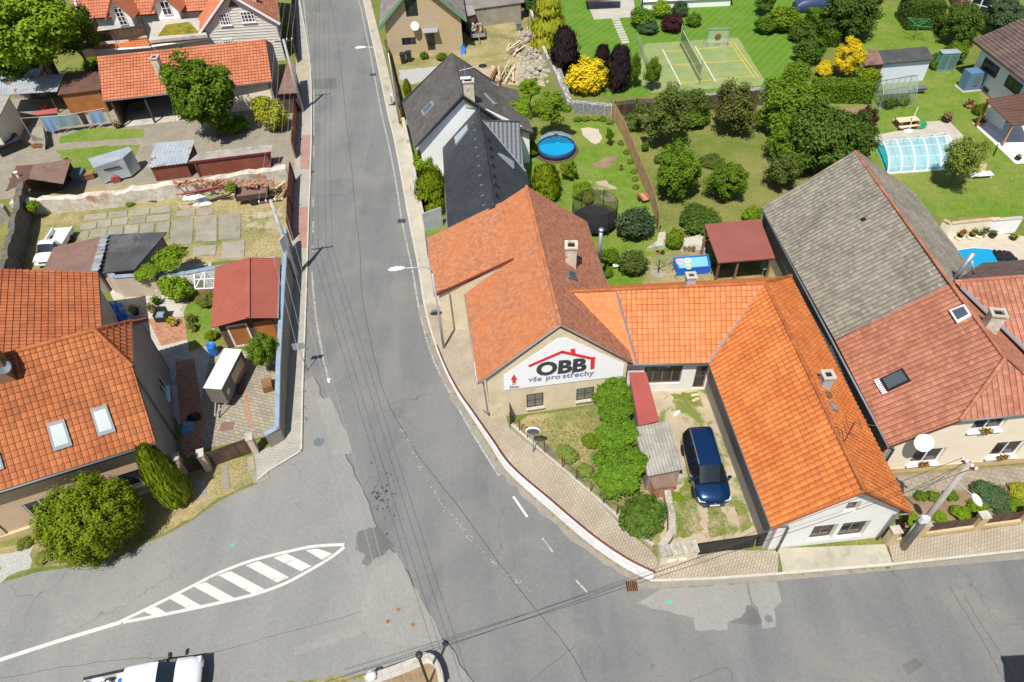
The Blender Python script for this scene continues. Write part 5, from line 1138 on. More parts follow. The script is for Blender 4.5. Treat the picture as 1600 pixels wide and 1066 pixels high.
# -- left side of the street
plank_fence('board_fence', 'dark red-brown board fence along the left pavement at the top', Z((457, -30), (461, 20), (465, 100)), 1.9, 'dark_timber')
plank_fence('board_fence', 'brown board fence beside the yellow-green shrub and leaning concrete pole', Z((465.5, 172), (464.5, 204), (462, 250)), 1.7, 'timber')
plank_fence('board_fence', 'red-brown board fence beside the yard with the brown trailer', Z((461, 284), (458, 332), (457, 378)), 1.9, 'red_timber')
gw = WS('Z', [(456.5, 392), (457, 440), (452, 520), (447, 600), (442, 689), (423, 699), (401, 709)])
masonry('street_wall', 'plastered garden wall with blue-grey coping between garage and pavement', gw[:5] + [gw[5]], .3, 2.0, 'grey_plaster', 'coping', .03, .06, hs=[2.1, 2.1, 2.0, 1.8, 1.3, 1.25])
masonry('pink_wall', 'pinkish plaster wall closing the courtyard under the black felt shed', WS('B', [(540, 540), (660, 612), (850, 600)]), .25, 1.9, 'garden_wall_pink', 'coping')
masonry('yard_wall', 'low grey wall with blue coping behind the greenhouse frame', WS('B', [(880, 560), (1000, 560), (1100, 540), (1460, 480)]), .25, 1.3, 'white_plaster', 'coping')
masonry('ruined_wall', 'long crumbling white wall with broken brick top between the two yards', Z((30, 335), (90, 330), (180, 321), (275, 307), (350, 297), (452, 279)), .7, 1.25, 'old_wall', None, rough=.12)
masonry('dark_ruin_wall', 'dark rubble wall standing beside the parked white pickup', Z((24, 460), (34, 410), (46, 350), (52, 318)), .45, 2.0, 'dark_stone_wall', None, rough=.15)
masonry('ruin_stub', 'stub of grey rubble wall left of the white pickup', Z((-20, 352), (22, 346)), .5, 1.7, 'rubble', None, rough=.2)
# sheds in the left yards
g = [W('B', *p) for p in ((1097, 775, 2.3), (1290, 722, 2.95), (1290, 413, 2.95), (1120, 460, 2.3))]; h_ = [W('B', *p) for p in ((1290, 722, 2.95), (1445, 722, 2.3), (1455, 413, 2.3), (1290, 413, 2.95))]
ga = thing('garage', 'small garage with red ribbed metal roof against the street wall', 'garage', W('B', 1280, 600))
def ribbed(t, q, mat, step=.22, name='roof'):
    q = [Vector(p) for p in q]; s_ = MB().plate(q, .06).build(name, mat, t); mb = MB(); nn = newell(q); nn = nn if nn.z > 0 else -nn
    k = int((q[3] - q[0]).length / step); ra = []
    for i in range(k + 1): a, b = q[0].lerp(q[3], i / k), q[1].lerp(q[2], i / k); mb.beam(a + nn * .012, b + nn * .012, .06, .045, nn)
    mb.build('ribs', mat, s_, kind='stuff'); return s_
ribbed(ga, g, 'metal_red'); ribbed(ga, [h_[1], h_[0], h_[3], h_[2]], 'metal_red'); MB().beam(g[1] + V3(0, 0, .05), g[2] + V3(0, 0, .05), .3, .05).build('ridge_cap', 'metal_red', ga)
gutter(ga, h_[1], h_[2], 'coping')
a, b = g[0] + V3(.3, .35, 0), h_[1] + V3(-.25, .35, 0); L = (b.xy - a.xy).length; _, cp, cd, cn, _ = wall(ga, a, b, 0, [(0, 2.3), (L * .5, 2.85), (L, 2.25)], 'dark_timber')
wall(ga, g[3] + V3(.3, 0, 0), a, 0, 2.25, 'timber'); wall(ga, b, h_[2] + V3(-.25, 0, 0), 0, 2.2, 'grey_plaster')
frame_pane(ga, cp, cd, cn, .45, .02, 1.75, 2.0, fmat='old_white', gmat='orange_timber', bars=(0, 0), fw=.12); frame_pane(ga, cp, cd, cn, 2.1, .02, 3.4, 2.0, fmat='timber', gmat='orange_timber', bars=(0, 0), fw=.1)
shed('felt_shed', 'low shed with black felt roof beside the overgrown shrub', 'shed', [W('B', 520, 490, 2.1), W('B', 700, 470, 2.1), W('B', 868, 275, 2.35), W('B', 560, 290, 2.35)], 'tar_felt', 'grey_plaster')
shed('brown_shed', 'low shed with rusty brown felt roof beside the white pickup', 'shed', [W('B', 218, 482, 2.1), W('B', 515, 486, 2.1), W('B', 552, 292, 2.35), W('B', 280, 355, 2.3)], 'brown_felt', 'grey_plaster')
mb_t = thing('loose_slates', 'row of loose grey sheets weighing down the joint of two felt roofs', 'roofing sheets', W('B', 520, 400, 2.3))
for i in range(9):
    p = W('B', 545 - i * 6, 300 + i * 21, 2.45); MB().box(p, (.55, .4, .06), rng.uniform(-.3, .3)).build('sheet', ('zinc', 'eternit', 'grey_metal')[i % 3], mb_t)
shed('brown_wood_shed', 'plank shed with dark brown sheet roof beside the salmon tiled carport', 'shed', [W('A', 290, 480, 2.4), W('A', 508, 452, 2.4), W('A', 500, 360, 2.9), W('A', 330, 370, 2.9)], 'brown_sheet', 'orange_timber')
t = shed('lean_to', 'open lean-to with weathered grey-purple sheet roof at the left edge', 'shed', [W('A', -40, 482, 2.4), W('A', 288, 462, 2.4), W('A', 326, 372, 2.9), W('A', -40, 402, 2.9)], 'zinc_sheet', 'dark_timber', corr=.25, walls=False)
a, b = W('A', -40, 430, 0), W('A', 310, 400, 0); wall(t, a, b, 0, 2.6, 'dark_timber'); posts(t, [W('A', 220, 560, 0) + V3(0, 0, 2.3), W('A', 60, 575, 0) + V3(0, 0, 2.3), W('A', 300, 570, 0) + V3(0, 0, 2.3)])
shed('white_roof_shed', 'shed with pale roof in the shade of the big tree', 'shed', [W('A', 0, 400, 2.2), W('A', 190, 385, 2.2), W('A', 212, 325, 2.5), W('A', 20, 340, 2.5)], 'clean_white', 'grey_plaster')
shed('edge_house', 'grey sheet-roofed building cut by the left edge', 'shed', [W('A', -60, 640, 3.0), W('A', -10, 600, 3.0), W('A', 52, 478, 3.0), W('A', -60, 460, 3.0)], 'eternit', 'pale_plaster')
q = [W('A', 740, 848, 1.5), W('A', 945, 822, 1.5), W('A', 985, 705, 2.0), W('A', 785, 722, 2.0)]; shed('rusty_roof_shed', 'plank shed with rust-streaked blue-grey metal roof', 'shed', q, 'zinc_sheet', 'red_timber', corr=.3)
q = [W('A', 945, 822, 1.5), W('A', 1368, 770, 1.5), W('A', 1375, 730, 1.75), W('A', 1010, 768, 1.75)]; t = shed('corrugated_shed', 'long red-brown plank shed with dark corrugated roof above the ruined wall', 'shed', q, 'eternit', 'red_timber', corr=.3); MB().beam(q[0] - V3(0, .02, 0), q[1] - V3(0, .02, 0), .06, .18).build('fascia', 'rail_red', t)
t = shed('felt_lean_to', 'small brown felt lean-to squeezed beside the leaning pole', 'shed', [W('X', 165, 712, 2.2), W('X', 320, 700, 2.2), W('X', 290, 470, 2.6), W('X', 235, 480, 2.6)], 'brown_felt', 'dark_timber')
# wood store with lattice front
ws_ = thing('wood_store', 'wood store with folded brown sheet roof and lattice front', 'shed', W('S', 400, 950))
q0 = [W('S', 60, 990, 1.7), W('S', 300, 860, 2.2), W('S', 345, 715, 2.2), W('S', 170, 725, 1.8)]; q1 = [W('S', 300, 860, 2.2), W('S', 660, 912, 1.9), W('S', 740, 655, 1.9), W('S', 345, 715, 2.2)]
MB().plate(q0, .06).build('roof', 'brown_sheet', ws_); MB().plate(q1, .06).build('roof', 'brown_felt', ws_)
mb = MB(); A_, B_ = W('S', 190, 1010, .0), W('S', 650, 985, .0)
for i in range(22):
    a = A_.lerp(B_, i / 22)
    for sgn in (1, -1):
        b = A_.lerp(B_, min(1, max(0, (i + sgn * 4) / 22))); mb.beam(a + V3(0, 0, .05), b + V3(0, 0, 1.5), .02, .03)
mb.build('lattice', 'dark_timber', ws_, kind='stuff'); wall(ws_, A_ + V3(0, .5, 0), B_ + V3(0, .5, 0), 0, 1.5, 'dark_timber'); wall(ws_, B_, B_ + V3(.2, 2.6, 0), 0, 1.6, 'dark_timber')
p = W('S', 190, 840, 2.0); MB().tube([p - V3(0, 0, .3), p + V3(0, 0, .35)], .1, 10).tube([p + V3(0, 0, .37), p + V3(0, 0, .45)], .17, 10).build('flue', 'white_metal', ws_)
# gates of the corner house
def gate(name, label, a, b, h, mat, n=10, cat='gate'):
    a, b = V3(a.x, a.y, 0), V3(b.x, b.y, 0); t = thing(name, label, cat, (a + b) / 2); d = (b - a).normalized(); L = (b - a).length
    for i in range(n): MB().seg(a + d * (L * i / n), a + d * (L * (i + 1) / n - .012), .03, .08, h, 0).build('board', mat, t)
    mb = MB(); mb.beam(a + V3(0, 0, .2), b + V3(0, 0, .2), .06, .08).beam(a + V3(0, 0, h - .12), b + V3(0, 0, h - .12), .06, .08); mb.build('rails', mat, t, kind='stuff'); return t
gate('wooden_gate', 'wide dark brown wooden double gate below the box trailer', W('C', 848, 632), W('C', 1000, 577), 1.35, 'dark_timber', 12)
gate('garden_gate', 'narrow dark brown garden gate beside the wide wooden gate', W('C', 752, 660), W('C', 812, 640), 1.3, 'dark_timber', 5)
for i, (x, y, l_) in enumerate(((830, 640, 'pale gate pillar between the narrow and the wide wooden gate'), (1018, 575, 'pale gate pillar at the right end of the wide wooden gate'), (735, 655, 'pale gate pillar against the dark house wall'))):
    p = W('C', x, y); t = thing('gate_pillar', l_, 'pillar', p, 'pillars of the wooden gates'); MB().box(p + V3(0, 0, .75), (.32, .5, 1.5), .3).build('shaft', 'garden_wall_pink', t); MB().box(p + V3(0, 0, 1.53), (.4, .58, .06), .3).build('cap', 'concrete', t)

# -- around the old house
shed('corrugated_lean_to', 'shed with grey corrugated roof beside the parked blue car', 'shed', [W('I', 745, 605, 1.75), W('I', 915, 572, 1.75), W('I', 848, 345, 2.05), W('I', 680, 380, 2.05)], 'eternit', 'grey_plaster', corr=.18)
shed('red_canopy', 'narrow canopy with dark red sheet roof against the old house', 'canopy', [W('I', 705, 371, 2.1), W('I', 800, 348, 2.1), W('I', 738, 122, 2.4), W('I', 660, 125, 2.4)], 'canopy_red', 'grey_plaster')
t = shed('brick_bunker', 'low brick lean-to with rusty flat roof below the corrugated shed', 'shed', [W('I', 775, 665, 1.0), W('I', 880, 655, 1.0), W('I', 868, 585, 1.2), W('I', 750, 605, 1.2)], 'brown_felt', 'brick_paving')
gz = thing('gazebo', 'garden pergola with flat dark red roof on timber posts', 'pergola', W('G', 1300, 800)); q = [W('G', *p, 2.5) for p in ((1190, 802), (1500, 776), (1416, 572), (1114, 600))]; q[2].z = q[3].z = 2.62
MB().plate(q, .1).build('roof', 'gazebo_red', gz); posts(gz, [p + (sum(q, V3(0, 0, 0)) / 4 - p) * .08 for p in q] + [q[0].lerp(q[1], .38) + V3(0, .2, 0)], .07, 'timber')
# garden fence of the front lawn : concrete plinth, wire mesh, posts
fl_ = WS('I', [(118, 375), (190, 440), (350, 578), (480, 690), (600, 795), (770, 935)])
t = thing('mesh_fence', 'rusty wire mesh fence on a low concrete plinth along the footway', 'fence', fl_[2]); mb = MB()
for a, b in zip(fl_[:-1], fl_[1:]): mb.seg(a, b, .18, 0, .3)
mb.build('plinth', 'concrete', t); mb = MB(); mw = MB()
for a, b in zip(fl_[:-1], fl_[1:]):
    L = (b - a).length; k = max(2, int(L / 2))
    for i in range(k): p = a.lerp(b, i / k); mb.tube([p + V3(0, 0, .28), p + V3(0, 0, 1.35)], .03, 6)
    n = int(L / .09); d = (b - a) / L
    for i in range(n):
        p = a + d * (i * .09)
        for sg in (1, -1):
            q = p + d * sg * .9
            if 0 <= (q - a).dot(d) <= L: mw.beam(p + V3(0, 0, .32), q + V3(0, 0, 1.3), .006, .006)
mb.build('posts', 'rail_red', t, kind='stuff'); mw.build('wire_mesh', flat('mesh_green', (.1, .14, .11), .6), t, kind='stuff')
p0, p1 = W('I', 118, 375), W('I', 108, 330); plank_fence('iron_panel', 'small dark iron fence panel at the corner of the old house', [p0, p1 + V3(0, .3, 0)], 1.3, 'black', .05, .1)
# driveway gate and pillar with notices
ga_, gb_ = W('J', 412, 1042), W('J', 612, 1012); gate('drive_gate', 'black sheet driveway gate with brown frame below the blue car', ga_, gb_, 1.35, 'black', 6); gate('side_gate', 'narrow black gate between driveway gate and white gable', W('J', 622, 1010), W('J', 700, 1000), 1.4, 'black', 3)
for a in (ga_, gb_): pass
gp_ = thing('gate_wall', 'cream plaster gate wall with tiled coping and two white notices', 'wall', W('I', 880, 1000)); a, b = W('I', 790, 1010), W('I', 960, 985); MB().seg(a, b, .4, 0, 1.25).build('wall_body', 'cream_plaster', gp_); mb = MB(); d = (b - a); n = 7
for i in range(n): p = a + d * ((i + .5) / n); MB().box(p + V3(0, 0, 1.3), (d.length / n * .94, .62, .07), math.atan2(d.y, d.x)).build('coping_tile', 'rubble', gp_)
for s_ in (.32, .62):
    p = a + d * s_; nn = V3(d.y, -d.x, 0).normalized(); MB().box(p + nn * .21 + V3(0, 0, .55), (.42, .02, .26), math.atan2(d.y, d.x)).build('notice', 'plate_white', gp_)
masonry('plot_wall', 'low broken rubble wall between the dark bush and the driveway', WS('I', [(800, 960), (850, 890), (850, 800), (830, 700), (790, 660)]), .35, .6, 'rubble', None, rough=.12)
# fence of the long house garden: yellow stone pillars with brown boards
base = WS('L', [(610, 735), (745, 705), (1010, 668), (1225, 640), (1420, 612)]); t = thing('garden_wall', 'yellow stone plinth wall with pillars along the right pavement', 'wall', base[1])
mb = MB()
for a, b in zip(base[:-1], base[1:]): mb.seg(a, b, .28, 0, .4)
mb.build('plinth', 'yellow_stone', t)
for p in base: MB().box(p + V3(0, 0, .65), (.42, .36, 1.3), .1).build('pillar', 'yellow_stone', t); MB().box(p + V3(0, 0, 1.33), (.5, .44, .06), .1).build('pillar_cap', 'rubble', t)
names = ('brown board fence panel behind the timber pole', 'brown board fence panel right of the timber pole', 'brown board fence panel third along the right pavement', 'brown board fence panel at the right edge of the pavement')
for (a, b), l_ in zip(zip(base[:-1], base[1:]), names):
    d = (b - a).normalized(); plank_fence('fence_panel', l_, [a + d * .25 + V3(0, 0, 0), b - d * .25], 1.15, 'dark_timber', .015, .12, 3, group='board panels of the garden wall')
# garden fences behind
plank_fence('bamboo_fence', 'tall pale brown reed screen fence dividing the gardens', WS('E', [(440, 590), (500, 700), (560, 850), (640, 1040)]) + WS('G', [(860, 640)]), 1.6, 'fence_timber', .004, .07)
gb = thing('gabion_wall', 'long grey gabion wall of small stones below the golden shrubs', 'wall', W('E', 330, 540)); mb = MB()
for a, b in zip(WS('E', [(150, 340), (225, 560), (440, 580), (640, 560), (900, 530), (1220, 490)])[:-1], WS('E', [(225, 560), (440, 580), (640, 560), (900, 530), (1220, 490)])):
    mb.seg(a, b, .45, 0, 1.0); L = (b - a).length; d = (b - a) / L; n = V3(-d.y, d.x, 0)
mb.build('core', 'rubble', gb)
mst = MB()
for a, b in zip(WS('E', [(150, 340), (225, 560), (440, 580), (640, 560), (900, 530)]), WS('E', [(225, 560), (440, 580), (640, 560), (900, 530), (1220, 490)])):
    L = (b - a).length; d = (b - a) / L; n = V3(-d.y, d.x, 0)
    for i in range(int(L / .2)):
        for k in range(6):
            for sd_ in (-1, 1):
                c = a + d * (i * .2 + rng.uniform(0, .1)) + n * sd_ * .22 + V3(0, 0, .08 + k * .17); mst.box(c, (rng.uniform(.12, .2), .1, rng.uniform(.1, .17)), math.atan2(d.y, d.x) + rng.uniform(-.3, .3))
        mst.box(a + d * (i * .2) + n * rng.uniform(-.15, .15) + V3(0, 0, 1.0), (.18, .2, .08), rng.uniform(0, 1))
mst.build('stones', flat('gabion_stone', (.2, .22, .25), .8), gb, kind='stuff')
plank_fence('plank_fence', 'dark brown plank fence behind the apple trees', WS('E', [(450, 590), (560, 578), (900, 560), (1200, 530)]), 1.5, 'dark_timber', .03, .14)
masonry('boundary_wall', 'broken concrete block wall beside the rubble heap', WS('E', [(20, 60), (45, 140), (95, 290), (140, 370), (215, 540)]), .3, 1.0, 'rubble', None, rough=.1)
masonry('pool_wall', 'cream garden wall with three flower baskets behind the blue pool', WS('V', [(200, 170), (250, 195), (530, 165), (600, 162)]), .2, 1.35, 'pale_plaster', 'pale_timber')
masonry('white_pool_wall', 'white garden wall beside the cream wall behind the pool', WS('V', [(545, 168), (760, 150)]), .2, 1.3, 'clean_white', 'concrete')
masonry('cottage_fence', 'red-brown low wall along the pavement below the stone cottage', WS('D', [(580, 260), (610, 400), (640, 520), (655, 600)]), .15, 1.4, 'red_timber', 'dark_timber')
masonry('slate_house_wall', 'pale low wall along the pavement below the slate houses', Z((632, 200), (645, 260), (660, 340), (665, 360)), .22, 1.0, 'white_plaster', 'concrete')
masonry('slate_gate_wall', 'grey sheet wall between the slate house and the old house', Z((664, 362), (692, 352)), .12, 1.7, 'grey_metal')

# ---- buildings at the top right
mh = thing('villa', 'white villa with brown tile roof and terrace at the right edge', 'house', (48, 58, 0))
v0, v1 = V3(44.5, 64.3, 3.5), V3(44.3, 54.0, 3.5); v1 = W('U', 640, 570, 3.5); up3 = (v0 - v1).cross(V3(0, 0, 1)); up3 = V3(abs(up3.x), up3.y, 0).normalized() * 6 + V3(0, 0, 2.6)
roof(mh, [v0, v1, v1 + up3, v0 + up3], 'brown_roof', TW); roof(mh, [v1 + up3 * 2 - V3(0, 0, 5.2), v0 + up3 * 2 - V3(0, 0, 5.2), v0 + up3, v1 + up3], 'brown_roof', TW); ridge(mh, v0 + up3, v1 + up3, 'brown_roof')
ax_ = (v1 - v0).normalized(); off_ = V3(up3.x, up3.y, 0).normalized() * .8; m0_, m1_ = v0 + off_ + ax_ * .7, v1 + off_
vn = V3(ax_.y, -ax_.x, 0); Lm = (m1_ - m0_).length; o_ = V3(m0_.x, m0_.y, 0)
vh = []
for a, b in (((312, 370), (410, 490)), ((455, 485), (560, 600)), ((250, 540), (295, 588)), ((300, 572), (342, 610))):
    s0, z1 = sz('U', (a[0] + b[0]) / 2 - 40 * (1 if b[0] - a[0] > 60 else .5), a[1] + 20, o_, ax_, vn); s1, z0 = sz('U', (a[0] + b[0]) / 2 + 40 * (1 if b[0] - a[0] > 60 else .5), b[1] - 10, o_, ax_, vn)
    if z1 - z0 < .5: z0, z1 = (z0 + z1) / 2 - .5, (z0 + z1) / 2 + .5
    vh.append((s0, max(.15, z0), s1, min(3.2, z1)))
wall(mh, m0_, m1_, 0, 3.5, 'clean_white', [], .2)
for h in vh: frame_pane(mh, o_, ax_, vn, *h, fmat='dark_timber', bars=(1, 0), inset=-.02, fw=.12)
wall(mh, m0_ + off_ * 14, m0_, 0, [(0, 3.4), (5.5, 5.9), (11, 3.4)], 'clean_white'); gutter(mh, v0, v1, 'dark_timber')
pg = thing('terrace_roof', 'brown metal terrace roof on timber posts beside the white villa', 'canopy', W('U', 500, 850)); q = [W('U', 330, 640, 2.6), W('U', 498, 803, 2.3), W('U', 700, 800, 2.3), W('U', 640, 590, 2.7)]; ribbed(pg, [q[0], q[3], q[2], q[1]], 'brown_sheet', .35); posts(pg, [W('U', 432, 935, 0) + V3(0, 0, 2.2), W('U', 330, 660, 2.3) + V3(.2, .1, 0)], .08, 'timber'); MB().beam(W('U', 432, 935, 1.4), W('U', 500, 815, 2.25), .1, .1).build('brace', 'timber', pg)
pc = thing('hanging_sheet', 'white cloth screen hanging under the terrace roof', 'cloth'  , W('U', 350, 800)); a, b = W('U', 305, 780), W('U', 420, 850); MB().seg(a, b, .03, .3, 2.0).build('cloth', 'cloth_blue' if 0 else 'clean_white', pc)
wv = thing('modern_house', 'white flat house with terrace at the top behind the mown lawn', 'house', W('E', 830, 10)); q = [W('E', 590, 50, 0), W('E', 1035, 30, 0), W('E', 1030, -90, 0), W('E', 600, -90, 0)]; MB().prism([(p.x, p.y) for p in q], 0, .9).build('wall', 'clean_white', wv); MB().prism([(p.x, p.y) for p in [q[0] + V3(-.2, -.2, 0), q[1] + V3(.2, -.2, 0), q[2] + V3(.2, .2, 0), q[3] + V3(-.2, .2, 0)]], .902, 1.0).build('roof', 'clean_white', wv); MB().seg(W('E', 588, 55), W('E', 600, -60), .2, 0, 1.3, 0).build('corner_post', flat('navy', (.03, .05, .2), .5), wv)
t = thing('awning', 'dark brown awning edge over the terrace at the top', 'awning', W('E', 430, 5)); MB().plate([W('E', 310, 6, 1.2), W('E', 480, -2, 1.2), W('E', 480, -40, 1.3), W('E', 300, -40, 1.3)], .06).build('cover', 'dark_timber', t)
bh = thing('brick_house', 'brick house corner with white window behind the hedges at the top right', 'house', W('U', 270, 120)); a, b = W('U', 190, 95), W('U', 330, 160); _, cp, cd, cn, L_ = wall(bh, a + V3(-1, 0, 0), b + V3(.5, 0, 0), 0, 4, 'brick_paving'); s0, z1 = sz('U', 225, 35, cp, cd, cn); s1, z0 = sz('U', 300, 115, cp, cd, cn); frame_pane(bh, cp, cd, cn, min(s0, s1), .6, max(s0, s1) + .5, 2.6, bars=(1, 1), fw=.14, inset=-.03); wall(bh, b + V3(.5, 0, 0), b + V3(2, 6, 0), 0, 4, 'brick_paving'); wall(bh, a + V3(1, 6, 0), a + V3(-1, 0, 0), 0, 4, 'brick_paving')
q = [a + V3(-1.3, -.4, 4.1), b + V3(.8, -.4, 4.1), b + V3(2.2, 7, 5.6), a + V3(.5, 7, 5.6)]; MB().plate(q, .15).build('roof', 'brown_roof', bh)
gs = thing('grey_roof_shed', 'garden shed with pale blue wall and dark grey roof beside the greenhouse', 'shed', W('F', 690, 340))
q = [W('F', 585, 322, 2.2), W('F', 838, 300, 2.2), W('F', 800, 235, 2.6), W('F', 555, 255, 2.6)]; MB().plate(q, .1).build('roof', 'tar_felt', gs); MB().plate([W('F', 488, 330, 2.0), W('F', 585, 322, 2.2), W('F', 555, 255, 2.6), W('F', 500, 245, 2.4)], .1).build('roof', 'brown_felt', gs)
wall(gs, q[0] + V3(.1, .25, 0), q[1] + V3(-.1, .25, 0), 0, 2.15, flat('pale_blue', (.6, .68, .76), .8)); wall(gs, W('F', 492, 330, 2.0) + V3(0, .4, 0), q[0] + V3(.1, .25, 0), 0, 2.0, 'timber'); wall(gs, q[1] + V3(-.1, .25, 0), q[2] + V3(-.1, 0, 0), 0, 2.2, 'clean_white')
# greenhouse
gr = thing('greenhouse', 'small aluminium greenhouse with clear panes on the lawn', 'greenhouse', W('F', 620, 500))
b0, b1, b2, b3 = W('F', 556, 552), W('F', 722, 538), W('F', 700, 455), W('F', 512, 490); t0, t1 = (b0 + b3) / 2 + V3(0, 0, 2.2), (b1 + b2) / 2 + V3(0, 0, 2.2); he = 1.45; mf = MB(); mg = MB()
e = [p + V3(0, 0, he) for p in (b0, b1, b2, b3)]
mf.seg(b0, b1, .08, 0, .12).seg(b2, b3, .08, 0, .12)
for a, b in ((b0, b1), (b1, b2), (b2, b3), (b3, b0), (e[0], e[1]), (e[2], e[3]), (t0, t1), (e[0], t0), (e[3], t0), (e[1], t1), (e[2], t1), (b0, e[0]), (b1, e[1]), (b2, e[2]), (b3, e[3])): mf.beam(a, b, .06, .06)
n = 6
for i in range(n):
    f0, f1 = i / n, (i + 1) / n
    for A, B in ((b0, b1), (e[0], e[1])): pass
    for lo0, lo1, hi0, hi1 in ((b0, b1, e[0], e[1]), (e[0], e[1], t0, t1), (e[3], e[2], t0, t1), (b3, b2, e[3], e[2])):
        if i: mf.beam(lo0.lerp(lo1, f0), hi0.lerp(hi1, f0), .035, .035)
        g_ = .012; P4 = [lo0.lerp(lo1, f0 + g_), lo0.lerp(lo1, f1 - g_), hi0.lerp(hi1, f1 - g_), hi0.lerp(hi1, f0 + g_)]; MB().poly(P4).build('pane', 'greenhouse_glass', gr)
for A, B, C_, D_, T_ in ((b0, b3, e[3], e[0], t0), (b1, b2, e[2], e[1], t1)): MB().poly([A, B, C_, T_, D_]).build('pane', 'greenhouse_glass', gr)
mf.build('frame', 'zinc', gr)
# telescopic pool cover
pl = thing('pool_enclosure', 'low arched telescopic pool enclosure over turquoise water', 'pool', W('F', 720, 800))
pA, pB, pC, pD = W('F', 600, 878), W('F', 930, 855), W('F', 885, 690), W('F', 540, 735)
MB().prism([(p.x, p.y) for p in (pA, pB, pC, pD)], 0, .02).build('water', 'teal_water', pl); NS = 10; secs = 5
def arc(i, f, k):
    A = pA.lerp(pB, f); D = pD.lerp(pC, f); a = math.pi * i / NS; h = 1.15 - .07 * k; u = .5 - .5 * math.cos(a); return A.lerp(D, u) + V3(0, 0, h * math.sin(a) ** .7)
for k in range(secs):
    f0, f1 = k / secs, (k + 1) / secs - .012
    vs = [arc(i, f, k) for f in (f0, f1) for i in range(NS + 1)]; MB().add(vs, [(i, i + 1, NS + 2 + i, NS + 1 + i) for i in range(NS)]).build('pane', 'poly_glass', pl, True)
    MB().tube([arc(i, f0, k) + V3(0, 0, .02) for i in range(NS + 1)], .07, 6).build('rib', 'white_metal', pl)
    mb = MB()
    for i in (1, 3, 5, 7, 9): mb.beam(arc(i, f0, k) + V3(0, 0, .015), arc(i, f1, k) + V3(0, 0, .015), .03, .03)
    mb.build('glazing_bars', 'white_metal', pl, kind='stuff')
MB().tube([arc(i, .995, 4) for i in range(NS + 1)], .07, 6).build('rib', 'white_metal', pl); MB().seg(pA, pB, .15, 0, .1).seg(pD, pC, .15, 0, .1).build('rail', 'white_metal', pl)
# round pool with dome
rp_c = W('G', 308, 195); rr = 1.65
rpt = thing('round_pool', 'round blue garden pool with half clear dome', 'pool', rp_c); MB().lathe(rp_c, [(rr + .02, 0), (rr + .04, .55), (rr - .06, .57), (rr - .1, .45), (.02, .44)], 40).build('basin', flat('pool_navy', (.02, .05, .14), .5), rpt, True); MB().lathe(rp_c, [(rr - .1, .46), (.01, .465)], 40).build('water', 'pool_water', rpt); MB().lathe(rp_c, [(rr + .35, 0), (rr + .35, .05), (rr, .05)], 40).build('surround', 'dark_timber', rpt)
for k in range(6):
    vs = []; a0, a1 = math.pi * (k / 6 + .0), math.pi * ((k + 1) / 6)
    for i in range(7):
        el = math.pi / 2 * i / 6 * .92
        for a in (a0, (a0 + a1) / 2, a1): vs.append(rp_c + V3(math.cos(a) * math.cos(el) * rr, math.sin(a) * math.cos(el) * rr, .57 + math.sin(el) * 1.0))
    MB().add(vs, [(3 * i + j, 3 * i + j + 1, 3 * i + j + 4, 3 * i + j + 3) for i in range(6) for j in range(2)]).build('dome_pane', 'dome_glass', rpt, True)
    MB().tube(vs[0::3], .025, 5).build('dome_rib', 'zinc', rpt)
# frame pool
fp4 = [W('G', *p) for p in ((968, 875), (1138, 862), (1128, 800), (942, 815))]; fpt = thing('frame_pool', 'small rectangular blue frame pool with floating toys', 'pool', fp4[0].lerp(fp4[2], .5))
MB().prism([(p.x, p.y) for p in fp4], 0, .62).build('liner', 'frame_blue', fpt); c = fp4[0].lerp(fp4[2], .5); MB().poly([(c + (p - c) * .9) + V3(0, 0, .624) for p in fp4]).build('water', 'pale_water', fpt)
mb = MB()
for i in range(4): mb.tube([fp4[i] + V3(0, 0, .68), fp4[(i + 1) % 4] + V3(0, 0, .68)], .05, 8)
mb.build('top_rail', 'plastic_blue', fpt)
for i in range(4):
    for f_ in (.0, .5): p = fp4[i].lerp(fp4[(i + 1) % 4], f_); o2 = (p - c).normalized() * .25; MB().tube([p + V3(0, 0, .68), p + o2], .03, 6).build('leg', 'plastic_blue', fpt)
def ring(name, label, c, R__, r_, mat):
    vs = []; fs = []; n, m = 20, 8
    for i in range(n):
        for j in range(m): a, b = 2 * math.pi * i / n, 2 * math.pi * j / m; vs.append((c[0] + (R__ + r_ * math.cos(b)) * math.cos(a), c[1] + (R__ + r_ * math.cos(b)) * math.sin(a), c[2] + r_ * math.sin(b)))
    for i in range(n):
        for j in range(m): fs.append((i * m + j, ((i + 1) % n) * m + j, ((i + 1) % n) * m + (j + 1) % m, i * m + (j + 1) % m))
    return MB().add(vs, fs).build(name, mat, None, True, label, 'swim ring')
ring('swim_ring', 'white swim ring floating in the frame pool', W('G', 1024, 790, .66), .2, .07, 'plastic_white'); ring('swim_ring', 'pink swim ring at the left side of the frame pool', W('G', 982, 797, .66), .26, .08, flat('pale_pink', (.7, .4, .5), .5)); ring('swim_ring', 'yellow-green swim ring near the front of the frame pool', W('G', 1028, 825, .66), .2, .07, flat('pale_lime', (.55, .6, .2), .5))
